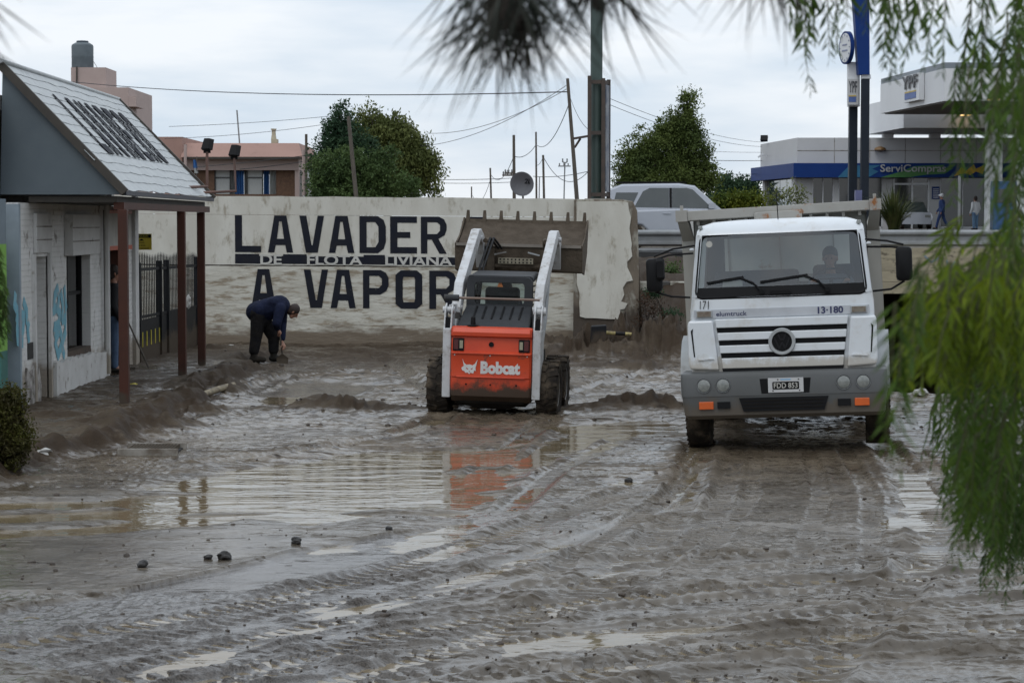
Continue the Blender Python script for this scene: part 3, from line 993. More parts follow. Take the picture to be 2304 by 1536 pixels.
def brick_paint():
    m = mat('white_painted_brick', (0.66, 0.655, 0.64), 0.65, (0.55, 0.545, 0.52), 2.0, dirt=(0.20, 0.18, 0.155), dirt_at=0.62, dirt_w=0.07, dscale=3, zdirt=((0.30, 0.26, 0.215), 0.62, 0.24, 2.0))
    n, l = m.node_tree.nodes, m.node_tree.links
    b_ = n['Principled BSDF']
    t = n.new('ShaderNodeTexCoord')
    mm = n.new('ShaderNodeMapping')
    mm.inputs['Rotation'].default_value = (R(90), 0, R(90))
    br = n.new('ShaderNodeTexBrick')
    br.inputs['Scale'].default_value = 1.0
    br.inputs['Brick Width'].default_value = 0.25
    br.inputs['Row Height'].default_value = 0.075
    br.inputs['Mortar Size'].default_value = 0.008
    br.inputs['Color1'].default_value = (1, 1, 1, 1)
    br.inputs['Color2'].default_value = (0.85, 0.85, 0.85, 1)
    br.inputs['Mortar'].default_value = (0, 0, 0, 1)
    cx = n.new('ShaderNodeCombineXYZ')
    sx = n.new('ShaderNodeSeparateXYZ')
    l.new(t.outputs['Object'], sx.inputs[0])
    l.new(sx.outputs['Y'], cx.inputs['X'])
    l.new(sx.outputs['Z'], cx.inputs['Y'])
    l.new(cx.outputs[0], br.inputs['Vector'])
    bn = n.new('ShaderNodeBump')
    bn.inputs['Distance'].default_value = 0.02
    l.new(br.outputs['Color'], bn.inputs['Height'])
    l.new(bn.outputs['Normal'], b_.inputs['Normal'])
    return m


K['brickwhite'] = brick_paint()
K['plaster'] = mat('grey_white_plaster', (0.56, 0.555, 0.54), 0.75, (0.48, 0.475, 0.46), 2.5, dirt=(0.28, 0.26, 0.22), dirt_at=0.64, dirt_w=0.06, dscale=4, zdirt=((0.27, 0.235, 0.19), 0.62, 0.2, 2.2))
K['dark_in'] = mat('dark_interior', (0.02, 0.018, 0.017), 0.8)


def Yx(x):
    return -FX * 5000 / (1152 - x) * 1.0


def zf(x, y):
    """height of a pixel that lies on the facade plane"""
    d = Yx(x)
    return px(x, y, d).z


DOOR1 = (Yx(75), Yx(107))
WIN = (Yx(150), Yx(203))
DOOR2 = (Yx(238), Yx(288))
zdoor, zwt, zwb, zd2 = zf(90, 577), zf(175, 572), zf(175, 800), zf(255, 550)
b = MB()
Y0, Y1 = 29.3, 38.35
T = 0.35
for ya, yb, z0, z1 in ((Y0, DOOR1[0], 0, 2.86), (DOOR1[0], DOOR1[1], zdoor, 2.86), (DOOR1[1], WIN[0], 0, 2.86), (WIN[0], WIN[1], zwt, 2.86), (WIN[0], WIN[1], 0, zwb),
                       (WIN[1], DOOR2[0], 0, 2.86), (DOOR2[0], DOOR2[1], zd2, 2.86), (DOOR2[1], Y1, 0, 2.86)):
    b.box(FX - T, FX, ya, yb, z0, z1)
b.build('facade_wall', K['brickwhite'], shop)
b = MB()
b.box(-13.5, FX - T, 29.2, 29.45, 0, 4.35)
b.box(-13.5, FX - T, 38.1, Y1, 0, 4.35)
b.box(-13.5, -13.2, 29.45, 38.1, 0, 4.35)
b.box(-13.2, FX - T, 29.45, 38.1, 4.1, 4.3)
b.build('side_wall', K['plaster'], shop)
b = MB()
b.box(-9.5, FX - T - 0.002, 29.46, 38.09, 0.05, 0.16)
b.build('inner_floor', K['dark_in'], shop)
# recessed doorway
b = MB()
b.box(FX - 0.40, FX - T - .003, DOOR1[0] - .02, DOOR1[1] + .02, 0.1, zdoor)
b.build('door', K['plaster'], shop)
b = MB()
b.box(FX, FX + 0.05, DOOR1[0] + .02, DOOR1[1] + 0.08, zdoor + 0.05, zf(90, 480))
b.build('plaster_panel', K['plaster'], shop, bevel=0.008)
for k in range(2):
    b = MB()
    zz = zdoor + 0.05 + (zf(90, 480) - zdoor - 0.05) * (k + 1) / 3
    b.box(FX + 0.048, FX + 0.058, DOOR1[0] + .02, DOOR1[1] + 0.08, zz - .008, zz + .008)
    b.build('groove', K['concrete'], shop)
b = MB()
b.box(FX - 0.02, FX + 0.045, DOOR1[0] - .1, DOOR1[0], 0.14, zdoor + .04)
b.box(FX - 0.02, FX + 0.045, DOOR1[1], DOOR1[1] + .1, 0.14, zdoor + .04)
b.build('door_frame', K['plaster'], shop)
# shop window with shutter box and planter
b = MB()
b.box(FX, FX + 0.13, WIN[0] - 0.14, WIN[1] + 0.1, zwt - 0.01, zf(175, 482))
sb = b.build('shutter_box', K['plaster'], shop, bevel=0.01)
for k in range(2):
    b = MB()
    zz = zwt + (zf(175, 482) - zwt) * (k + 1) / 3
    b.box(FX + 0.128, FX + 0.136, WIN[0] - 0.14, WIN[1] + 0.1, zz - .008, zz + .008)
    b.build('groove', K['concrete'], sb)
b = MB()
ym = WIN[0] + 0.75
b.box(FX - 0.21, FX - 0.17, WIN[0], WIN[1], zwb, zwt)
wn1 = b.build('window', K['glassdark'], shop)
b = MB()
for yy in (WIN[0], ym - .05, WIN[1] - .06):
    b.box(FX - 0.20, FX - 0.13, yy, yy + 0.06, zwb, zwt)
b.box(FX - 0.19, FX - 0.14, WIN[0] + .06, WIN[1] - .06, zwb + .9, zwb + .95)
b.build('window_frame', K['black'], wn1)
b = MB()
b.box(FX - 0.168, FX - 0.160, WIN[0] + .3, WIN[0] + .62, zwb + .97, zwb + 1.2)
b.build('notice', K['letter_white'], wn1)
pw0, pw1 = 31.3, 35.45
b = MB()
ptop = [(pw0, 0.63)] + jag((pw0, 0.63), (pw1, 0.57), 26, 0.03)[1:] + [(pw1, 0.57)]
b.prism([(pw0, 0)] + ptop + [(pw1, 0)], 'x', FX + 0.003, FX + 0.075)
pl = b.build('planter_wall', K['planter'], shop)
b = MB()
b.box(FX - .165, FX + .002, WIN[0] + .01, WIN[1] - .01, zwb + .051, zwb + .10)
b.build('planter_soil', K['earth'], pl)
b = MB()
b.box(FX - 0.15, FX + .005, WIN[0], WIN[1], zwb + .002, zwb + .05)
b.build('window_sill', K['earth'], wn1)
# doorway with orange sign panel, brown leaf
b = MB()
b.box(FX + 0.02, FX + 0.06, DOOR2[0], DOOR2[1], zd2 - .02, zf(255, 480))
sp = b.build('sign_panel', K['letter_white'], shop)
b = MB()
b.box(FX + 0.015, FX + 0.075, DOOR2[0] - .03, DOOR2[1] + .03, zd2 - .09, zd2 - .02)
b.box(FX + 0.015, FX + 0.075, DOOR2[0] - .03, DOOR2[1] + .03, zf(255, 480), zf(255, 480) + .05)
b.build('sign_trim', mat('orange_trim', (0.55, 0.09, 0.03), 0.5), sp)
text_mesh('1.0', 0.35, 0.2, K['black'], 'lettering', sp, frame((FX + .063, DOOR2[0] + .9, zd2 + .25), (0, 1, 0), (0, 0, 1)))
b = MB()
b.box(FX - 0.05, FX + 0.06, DOOR2[0] - .16, DOOR2[0] - .04, 0.15, zf(255, 480) + .05)
b.build('dark_jamb', K['darkwood'], shop)
b = MB()
b.box(FX - 0.95, FX - 0.01, DOOR2[1] - .10, DOOR2[1] - .05, 0.16, zd2 - .09)
d2 = b.build('door', mat('brown_door', (0.10, 0.035, 0.022), 0.5, (0.075, 0.028, 0.02), 3), shop)
b = MB()
b.lathe([(.03, -.06), (.03, -.03), (.02, 0)], (FX - .2, DOOR2[1] - .10, 1.15), 'y', 10)
b.build('door_knob', K['steel'], d2, smooth=40)
# painted corner strip and drainpipe
b = MB()
b.box(FX + .002, FX + 0.06, Y1 - .32, Y1 + .02, 0.02, 3.2)
b.build('corner_strip', K['plaster'], shop)
b = MB()
b.tube([(FX + .09, DOOR2[0] - .35, 0.2), (FX + .09, DOOR2[0] - .35, 3.1)], 0.045, 8)
b.build('drainpipe', K['plaster'], shop, smooth=40)
b = MB()
b.box(FX - .3, FX + 0.03, Y0 - .10, Y0 - .003, 0.0, 2.84)
b.build('corner_strip', mat('blue_grey_paint', (0.25, 0.30, 0.34), 0.6), shop)
# broken plaster at the near corner
b = MB()
b.prism([(Y0 + .25, .1), (Y0 + 1.15, .1), (Y0 + 1.2, .35), (Y0 + 1.05, .62), (Y0 + .8, .7), (Y0 + .5, .55), (Y0 + .3, .66)], 'x', FX + .003, FX + .03)
b.build('plaster_patch', mat('flaked_plaster', (0.42, 0.40, 0.38), 0.9, (0.09, 0.075, 0.06), 7, bump=.03, bscale=9), shop)
b = MB()
b.box(FX - .01, FX + .012, Y0 + .45, Y0 + .95, .76, .98)
b.build('vent_hole', K['dark_in'], shop)

# roof courses
EX, EZ, RX, RZ = -5.19, 3.03, -6.80, 4.72
rn, rf = 29.75, 38.55
ncourse = 13
sl = Vector((RX - EX, 0, RZ - EZ))
nrm = Vector((RZ - EZ, 0, -(RX - EX))).normalized()
for k in range(ncourse):
    t0, t1 = k / ncourse, (k + 1.12) / ncourse
    lo_, hi_ = [], []
    ny = 44
    for j in range(ny + 1):
        y = rn + (rf - rn) * j / ny
        wob = 0.010 * math.sin(y * 5.1 + k * 1.7) + random.uniform(-.012, .012)
        tt = t0 + wob / sl.length
        p = Vector((EX, y, EZ)) + sl * max(tt, -.01)
        q = Vector((EX, y, EZ)) + sl * min(t1, 1.0)
        e = random.uniform(-0.06, 0.06) if j in (0, ny) else 0
        p.y += e; q.y += e
        lo_.append(p + nrm * (0.011 + random.uniform(-.003, .003)))
        hi_.append(q + nrm * 0.002)
    vs = lo_ + hi_ + [p - nrm * 0.013 for p in lo_] + [q - nrm * 0.004 for q in hi_]
    m_ = ny + 1
    fs = []
    for j in range(ny):
        fs += [(j, j + 1, m_ + j + 1, m_ + j), (2 * m_ + j, 3 * m_ + j, 3 * m_ + j + 1, 2 * m_ + j + 1), (j, 2 * m_ + j, 2 * m_ + j + 1, j + 1)]
    for j in (0, ny):
        fs.append((j, m_ + j, 3 * m_ + j, 2 * m_ + j))
    MB().add(vs, fs).build('roof_course', K['roofwhite'], shop)
b = MB()
ins = 0.05
b.prism([(EX - .05, EZ - .06), (RX, RZ - .08), (RX - .05, EZ - .06)], 'y', rn + .06, rn + .11)
b.build('gable_panel', K['gable'], shop)
b = MB()
b.bar(Vector((EX + .02, rn + .0, EZ - .03)), Vector((RX - .02, rn + .0, RZ - .02)), 0.08, 0.11, up=nrm)
b.build('bargeboard', K['darkwood'], shop)
b = MB()
b.bar(Vector((EX + .02, rf, EZ - .03)), Vector((RX - .02, rf, RZ - .02)), 0.08, 0.12, up=nrm)
b.build('bargeboard', K['darkwood'], shop)
b = MB()
b.tube([(RX, rn - .1, RZ + .02), (RX, rf + .05, RZ + .0)], 0.035, 10)
b.build('ridge_cap', K['roofwhite'], shop, smooth=40)
b = MB()
b.box(EX - .05, EX + .03, rn + .05, rf + .02, EZ - .07, EZ - .01)
b.build('gutter', mat('blue_black_gutter', (0.02, 0.022, 0.035), .5), shop)
b = MB()
b.box(FX + .01, EX - .12, rn + .15, rf - .05, EZ - .16, EZ - .08)
b.build('porch_ceiling', K['darkwood'], shop)
b = MB()
b.box(-5.36, -5.22, rn + .2, rf - .1, EZ - .26, EZ - .162)
b.build('porch_beam', K['post'], shop)
# roof lettering LAVADERO, painted on the slope
let = 'LAVADERO'
ya, yb, ta, tb = 31.35, 37.2, .69, .20
for i, ch in enumerate(let):
    y0 = ya + (yb - ya) * i / len(let)
    w = (yb - ya) / len(let) * 0.66
    o = Vector((EX, y0, EZ)) + sl * (1 - ta) + nrm * 0.024
    outs = [[(u * w, v * sl.length * (ta - tb)) for u, v in oo] for oo in LET[ch]]
    outline_mesh(outs, K['letter'], 'roof_letter', shop, frame(o, (0, 1, 0), sl.normalized()), 0.006)
# porch posts
for x_, y_, y2_ in ((278, 908, 436), (409, 845, 455), (453, 820, 458)):
    d_ = gp(x_, y_, 0.16).y
    X_ = (x_ - 1152) * d_ / F
    b = MB()
    b.box(X_ - .062, X_ + .062, d_ - .062, d_ + .062, -0.1, EZ - .262)
    b.build('porch_post', K['post'], shop, bevel=0.006)
# graffiti strokes
K['graf'] = mat('blue_spray_paint', (0.12, 0.33, 0.42), 0.6, (0.16, 0.38, 0.46), 5, dirt=(0.35, 0.36, 0.35), dirt_at=.6, dirt_w=.08, dscale=9)


def graffiti(strokes, w, xs, label):
    b = MB()
    for st in strokes:
        pts = [Vector((FX + .006, Yx(x), zf(x, y))) for x, y in st]
        for p, q in zip(pts[:-1], pts[1:]):
            d = (q - p).normalized()
            n_ = Vector((0, -d.z, d.y)) * w / 2
            e = d * w * .3
            b.add([p - n_ - e, p + n_ - e, q + n_ + e, q - n_ + e], [(0, 1, 2, 3)])
            FXo = random.uniform(0, .004)
            for i_ in range(4):
                v = b.v[-1 - i_]
                b.v[-1 - i_] = (v[0] + FXo, v[1], v[2])
    b.build('graffiti', K['graf'], shop)


graffiti([[(33, 665), (31, 685), (38, 700), (36, 720)], [(44, 690), (38, 710), (36, 740), (37, 765), (48, 770)], [(52, 680), (58, 700), (58, 720), (62, 735)], [(42, 705), (52, 712), (50, 740), (44, 768)], [(60, 740), (62, 765)]], 0.15, None, '')
graffiti([[(120, 690), (122, 665), (128, 650), (131, 672), (127, 700)], [(118, 700), (126, 692), (134, 705), (130, 730), (121, 735)], [(136, 660), (140, 690), (138, 720), (146, 715)], [(144, 650), (147, 690), (145, 730)],
          [(120, 740), (124, 760), (133, 742), (138, 770), (145, 745)], [(122, 770), (128, 800), (136, 775), (142, 798)]], 0.15, None, '')

# neighbour's lime and teal wall at the picture's left edge
b = MB()
for z0, z1, m_ in ((0.0, .95, 1), (.95, 2.32, 0), (2.32, 2.9, 2)):
    b.box(-14, FX - .36, 28.35, 28.74, z0, z1, m_)
    b.box(FX - .36, FX - .03, 28.35, 28.72, z0, z1, m_)
nb = b.build('neighbour_wall', [mat('lime_paint', (0.19, 0.40, 0.06), .6), mat('teal_paint', (0.03, 0.13, 0.11), .6), mat('slate_blue_paint', (0.16, 0.20, 0.23), .6)])
tag(nb, 'lime green and teal painted end wall at the far left edge', 'wall')

# floodlights on pipe brackets above the porch
def floodlight(label, base, elbow, top):
    t = thing('floodlight', label, 'floodlight', base, group='pipe floodlights over the porch')
    B = Vector(base)
    b = MB()
    b.tube([Vector((0, 0, 0)), Vector(elbow) - B, Vector(top) - B], 0.025, 8)
    b.build('bracket_pipe', mat('rusty_pipe', (0.16, 0.085, 0.065), .6, (.1, .06, .05), 9), t, smooth=50)
    b = MB()
    c = Vector(top) - B
    b.M = Matrix.Translation(c + Vector((0, -.03, .12))) @ Euler((R(-25), 0, R(-20))).to_matrix().to_4x4()
    b.hexa([(-.07, -.05, -.10), (.07, -.05, -.10), (.10, .06, -.08), (-.10, .06, -.08), (-.05, -.05, .10), (.05, -.05, .10), (.09, .06, .13), (-.09, .06, .13)])
    b.build('lamp_head', K['black'], t, bevel=.01)
    b = MB()
    b.bar(c + Vector((0, 0, -.02)), c + Vector((0, -.02, .08)), .12, .02, up=(0, 1, 0))
    b.build('yoke', K['black'], t)


d_ = 37.6
floodlight('black floodlight on a red upright pipe, nearer the lettered roof', px(300, 424, d_ - 3), px(466, 420, d_), px(466, 342, d_))
floodlight('black floodlight on a bent pale pipe, above the wall corner', px(405, 436, d_ + .3), px(531, 430, d_ + .6), px(527, 356, d_ + .6))

# spiked fence continuing the shop front
fence = thing('spiked_fence', 'black spiked iron fence with solid lower panels beside the shop', 'fence', (0, 0, 0))
fa, fb = Vector((-6.48, 38.5, 0)), Vector((-6.42, 45.2, 0))
nf = 40
for i in range(nf + 1):
    p = fa.lerp(fb, i / nf)
    top = 2.08 - 0.10 * i / nf + .025 * math.sin(i * .55)
    b = MB()
    b.box(p.x - .008, p.x + .008, p.y - .012, p.y + .012, 0.8, top - .08)
    b.add([(p.x - .008, p.y - .012, top - .08), (p.x + .008, p.y - .012, top - .08), (p.x + .008, p.y + .012, top - .08), (p.x - .008, p.y + .012, top - .08), (p.x, p.y, top)],
          [(0, 1, 4), (1, 2, 4), (2, 3, 4), (3, 0, 4)])
    b.build('picket', K['blackmetal'], fence)
for z in (.95, 1.78):
    b = MB()
    b.bar(fa + Vector((0, 0, z)), fb + Vector((0, 0, z - .06)), .03, .05)
    b.build('rail', K['blackmetal'], fence)
for t in (0, .33, .45, .72, 1):
    p = fa.lerp(fb, t)
    b = MB()
    b.box(p.x - .05, p.x + .05, p.y - .05, p.y + .05, -.1, 1.9)
    b.build('fence_post', K['blackmetal'], fence)
for t0, t1 in ((0, .33), (.33, .45), (.45, .72), (.72, 1)):
    p, q = fa.lerp(fb, t0 + .008), fa.lerp(fb, t1 - .008)
    b = MB()
    b.bar(p + Vector((0, 0, .44)), q + Vector((0, 0, .44)), .02, .9)
    b.build('lower_panel', K['blackmetal'], fence)
ym_ = mat('yellow_stripe', (.42, .36, .02), .6)
for i in range(5):
    p = fa.lerp(fb, .05 + .065 * i)
    b = MB()
    b.box(p.x + .012, p.x + .018, p.y - .04, p.y + .04, .42, .68)
    b.build('yellow_stripe', ym_, fence)

# yellow notice board on a bracket beside the corner
ys = thing('yellow_sign', 'small yellow notice sign with black print above the spiked fence', 'sign', (0, 0, 0))
a, c = px(295, 562, 38.7), px(341, 526, 38.7)
b = MB()
b.box(a.x, c.x, 38.69, 38.71, a.z, c.z)
b.build('sign_board', mat('yellow_board', (.42, .33, .015), .5, (.36, .28, .015), 4), ys)
b = MB()
b.box(a.x + .01, c.x - .01, 38.684, 38.688, c.z - .07, c.z - .012)
b.build('header', K['black'], ys)
text_mesh('ATENCION', (c.x - a.x) * .7, .03, ym_, 'lettering', ys, FRONT(a.x + .05, 38.682, c.z - .055))
b = MB()
b.prism([(a.x + .13, c.z - .12), (a.x + .19, c.z - .085), (a.x + .23, c.z - .12)], 'y', 38.684, 38.688)
b.build('symbol', K['black'], ys)
for i_, (s_, w_) in enumerate((('ENTRADA', .5), ('Y SALIDA', .55), ('DE VEHICULOS', .72))):
    text_mesh(s_, (c.x - a.x) * w_, .026, K['black'], 'lettering', ys, FRONT(a.x + .055, 38.686, c.z - .165 - .05 * i_))
b = MB()
b.bar((FX, 38.40, a.z + .2), (a.x + .02, 38.70, a.z + .2), .02, .02)
b.build('bracket', K['steel'], ys)

# broomstick leaning on the shop corner
b = MB()
b.tube([px(283, 712, 37.2), px(336, 830, 36.9)], [.013, .016], 6)
tag(b.build('wooden_stick', K['wood']), 'long thin stick leaning beside the brown porch post', 'stick')

# litter caught along the fence and footway
K['plastic'] = mat('dirty_white_plastic', (.45, .45, .43), .4, (.3, .29, .27), 9)


def scrap(label, x, y, z, s, m='plastic', flat=.35, d=None):
    c = px(x, y, d) if d else gp(x, y, z)
    bm_ = bmesh.new()
    bmesh.ops.create_icosphere(bm_, subdivisions=2, radius=s)
    for v in bm_.verts:
        v.co *= 1 + random.uniform(-.3, .3)
        v.co.z *= flat
    me = bpy.data.meshes.new('litter')
    bm_.to_mesh(me)
    bm_.free()
    me.materials.append(K[m])
    o = bpy.data.objects.new('litter', me)
    col.objects.link(o)
    o.location = (c.x, c.y, c.z + s * flat * .5)
    return tag(o, label, 'litter')


scrap('pale crumpled wrapper at the foot of the fence, nearest the shop corner', 335, 800, .12, .09)
scrap('small white scrap at the fence foot between the striped panel and middle post', 372, 790, .12, .07)
scrap('white torn bag caught high on the fence beside the far porch post', 437, 760, .12, .11, flat=.9)
scrap('white rag on the fence rail between the two far porch posts', 424, 685, 0, .07, flat=1.6, d=43.0)
scrap('small white lid lying on the mud left of the bent worker', 519, 777, .12, .06, flat=.2)
K['yellowplastic'] = mat('yellow_plastic', (.5, .42, .05), .5)
scrap('yellow wrapper on the footway near the nearest porch post', 301, 866, .17, .06, 'yellowplastic')
o = scrap('plump white plastic sack on the mud beside the left bush', 88, 1022, .1, .11, flat=.5)
o.name = 'white_sack'
o['category'] = 'sack'
o.scale = (1.15, .8, .9)
scrap('white crumpled litter at the stream edge behind the truck', 2072, 888, .02, .10, flat=.7)
# ------------------------------------------------------------------ shared wheel builder
def wheel(parent, c, Rr, w, lugs=22, rim_mat=None, name='wheel', side=1, lug_h=0.02):
    """axle along x; c = centre"""
    b = MB()
    hw = w / 2
    prof = [(Rr * .58, -hw * .80), (Rr * .70, -hw * .96), (Rr * .86, -hw), (Rr * .955, -hw * .90), (Rr * .985, -hw * .6), (Rr * .985, hw * .6), (Rr * .955, hw * .90), (Rr * .86, hw), (Rr * .70, hw * .96), (Rr * .58, hw * .80)]
    b.lathe(prof, c, 'x', 36)
    for i in range(lugs):
        for s_ in (-1, 1):
            a = 2 * math.pi * (i + (0.5 if s_ > 0 else 0)) / lugs
            b.M = Matrix.Translation(c) @ Matrix.Rotation(a, 4, 'X') @ Matrix.Translation((0, 0, Rr * .97))
            p, q = Vector((s_ * hw * .06, .0, 0)), Vector((s_ * hw * .97, Rr * .10, -Rr * .015))
            b.bar(p, q, 2 * math.pi * Rr / lugs * .5, lug_h * 2)
    b.M = None
    o = b.build(name, K['rubber'], parent, smooth=35)
    b = MB()
    b.lathe([(Rr * .2, side * hw * .55), (Rr * .25, side * hw * .6), (Rr * .45, side * hw * .5), (Rr * .58, side * hw * .82), (Rr * .60, side * hw * .7), (Rr * .60, side * -hw * .7), (Rr * .3, side * -hw * .5)], c, 'x', 24)
    b.build('rim', rim_mat or K['fender'], o, smooth=35)
    return o


# ------------------------------------------------------------------ dump truck
TX, TY = 3.07, 24.85
truck = thing('dump_truck', 'white dump truck facing the camera with rusty-edged grey tipper body', 'truck', (TX, TY, 0.117), (0, R(-2.3), R(-9.2)))
truck.scale = (.957, .957, .957)


def ring(hx, y0, y1, z, r, n=5):
    """plan outline, front at y0 with rounded corners, square at the back"""
    pts = []
    for k in range(n + 1):
        a = R(180 + 90 * k / n)
        pts.append((-hx + r + r * math.cos(a), y0 + r + r * math.sin(a), z))
    for k in range(n + 1):
        a = R(270 + 90 * k / n)
        pts.append((hx - r + r * math.cos(a), y0 + r + r * math.sin(a), z))
    pts += [(hx, y1, z), (-hx, y1, z)]
    return pts


b = MB()      # cab shell up to the windscreen foot
b.loft([ring(1.06, .06, 1.7, .55, .14), ring(1.08, .05, 1.7, .90, .14), ring(1.08, .05, 1.7, 1.46, .14), ring(1.075, .045, 1.7, 1.60, .15), ring(1.055, .05, 1.7, 1.74, .16)])
cab = b.build('cab', K['white'], truck, smooth=35)
b = MB()      # roof
b.loft([ring(.985, .19, 1.68, 2.475, .16), ring(.975, .22, 1.66, 2.53, .17), ring(.93, .28, 1.62, 2.585, .2), ring(.80, .42, 1.5, 2.625, .22), ring(.5, .7, 1.3, 2.645, .22)])
b.build('cab_roof', K['white'], truck, smooth=40)
for s_ in (-1, 1):
    b = MB()
    b.hexa([(s_ * 1.055, .17, 1.735), (s_ * .985, .045, 1.735), (s_ * .985, .10, 1.735), (s_ * 1.055, .27, 1.735),
            (s_ * .985, .32, 2.48), (s_ * .905, .185, 2.48), (s_ * .905, .25, 2.48), (s_ * .985, .42, 2.48)])
    b.build('windscreen_pillar', K['white'], truck, bevel=.012)
    b = MB()
    b.hexa([(s_ * 1.055, 1.35, 1.735), (s_ * 1.0, 1.35, 1.735), (s_ * 1.0, 1.69, 1.735), (s_ * 1.055, 1.69, 1.735),
            (s_ * .985, 1.35, 2.48), (s_ * .93, 1.35, 2.48), (s_ * .93, 1.66, 2.48), (s_ * .985, 1.66, 2.48)])
    b.build('rear_pillar', K['white'], truck)
    b = MB()
    b.add([(s_ * 1.04, .27, 1.74), (s_ * 1.04, 1.35, 1.74), (s_ * .97, 1.35, 2.475), (s_ * .97, .42, 2.475)], [(0, 1, 2, 3)])
    b.build('side_window', K['glass'], truck, recalc=False)
    b = MB()      # corner panel with its recessed intake
    x0, x1 = s_ * .745, s_ * 1.10
    b.prism([(x0, .885), (x1 * .985, .905), (x1, .98), (x1, 1.42), (x1 * .985, 1.475), (s_ * .80, 1.475)], 'y', -.012, .30)
    cp = b.build('corner_panel', K['white'], truck, bevel=.022)
    b = MB()
    b.prism([(s_ * 1.02, 1.05), (s_ * 1.035, 1.05), (s_ * 1.062, 1.36), (s_ * 1.035, 1.385), (s_ * 1.04, 1.33)], 'y', -.016, -.008)
    b.build('intake_slot', K['black'], cp)
    b = MB()
    b.prism([(s_ * .80, 1.022), (s_ * .985, 1.008), (s_ * .985, 1.022), (s_ * .82, 1.036)], 'y', -.030, -.010)
    b.build('panel_ridge', K['white'], cp)
# bonnet flap with three grille slots between slats
gt, gb = .775, .70
b = MB()
slots = [(1.385, 1.325), (1.235, 1.175), (1.085, 1.025)]
zs = [1.485, 1.385, 1.325, 1.235, 1.175, 1.085, 1.025, .905]


def gw(z):
    return gb + (gt - gb) * (z - .905) / (1.485 - .905)


for i in range(0, 8, 2):
    z1, z0 = zs[i], zs[i + 1]
    b.prism([(-gw(z0), z0), (gw(z0), z0), (gw(z1), z1), (-gw(z1), z1)], 'y', -.004, .05)
grille = b.build('grille_flap', K['white'], truck, bevel=.008)
b = MB()
b.prism([(-gw(.92), .92), (gw(.92), .92), (gw(1.47), 1.47), (-gw(1.47), 1.47)], 'y', .036, .06)
b.build('grille_back', K['black'], grille)
b = MB()
b.prism([(-.70, .865), (.70, .865), (.71, .905), (-.71, .905)], 'y', .0, .12)
b.build('black_gap', K['black'], truck)
b = MB()
b.lathe([(.118, -.030), (.150, -.034), (.158, -.022), (.158, .02), (.112, .02), (.112, -.024)], (-.0, 0, 1.205), 'y', 36, cap=False)
bd = b.build('badge_ring', K['fender'], truck, smooth=40)
b = MB()
b.lathe([(.118, -.012), (.118, .02)], (0, 0, 1.205), 'y', 36)
b.build('badge_disc', K['black'], bd)
b = MB()
for pts in ([(-.045, .085), (-.012, .012), (0, .03), (.012, .012), (.045, .085)], [(-.09, .05), (-.035, -.085), (0, -.01), (.035, -.085), (.09, .05)]):
    for (u0, v0), (u1, v1) in zip(pts[:-1], pts[1:]):
        b.bar((u0, -.016, 1.205 + v0), (u1, -.016, 1.205 + v1), .016, .006, up=(0, 1, 0))
b.build('badge_letters', mat('dull_black_badge', (.016, .016, .018), .5, spec=.2), bd)
# stripe with lettering
b = MB()
b.prism([(-1.03, 1.50), (1.03, 1.50), (1.02, 1.60), (-1.02, 1.60)], 'y', .034, .05)
K['stripe'] = mat('grey_stripe', (.47, .49, .52), .35)
b.build('stripe', K['stripe'], truck)
K['blue_print'] = mat('dark_blue_print', (.03, .035, .10), .5)
text_mesh('elumtruck', .36, .055, K['blue_print'], 'lettering', truck, FRONT(-.76, .031, 1.52), bold=.01)
text_mesh('13·180', .295, .082, K['blue_print'], 'lettering', truck, FRONT(.425, .031, 1.513), bold=.03)
text_mesh('171', .11, .10, K['black'], 'lettering', truck, FRONT(-.95, .026, 1.608), shear=.1)
for s_ in (-1, 1):
    b = MB()
    x = s_ * .90 + .0
    b.box(x - .095, x + .095, .012, .05, 1.508, 1.595)
    tl = b.build('side_lamp', K['fender'], truck, bevel=.008)
    b = MB()
    b.box(x - .08, x + .08, .004, .013, 1.52, 1.583)
    b.build('lens', mat('smoky_lens', (.22, .20, .16), .2, (.12, .08, .06), 12), tl)
# windscreen: rubber frame, glass, black lower band
wq = [(-.995, .035, 1.735), (.995, .035, 1.735), (.92, .19, 2.475), (-.92, .19, 2.475)]


def wsp(u, v, off=0.0):
    """u in -1..1, v in 0..1 on the windscreen"""
    hx = .995 + (.92 - .995) * v
    bow = .05 * u * u
    return Vector((u * hx, .03 + .155 * v + bow - off * 1.0, 1.735 + .74 * v))


def ws_rr(inset=0.0, r=.08, n=5):
    pts = []
    for qx, qy, a0 in ((1, 1, 0), (-1, 1, 90), (-1, 0, 180), (1, 0, 270)):
        for k in range(n + 1):
            a = R(a0 + 90 * k / n)
            u = qx * (1 - inset - r) + r * math.cos(a)
            v = (1 - inset - r * 1.3) + r * 1.3 * math.sin(a) if qy else inset + r * 1.3 + r * 1.3 * math.sin(a)
            pts.append((u, v))
    return pts


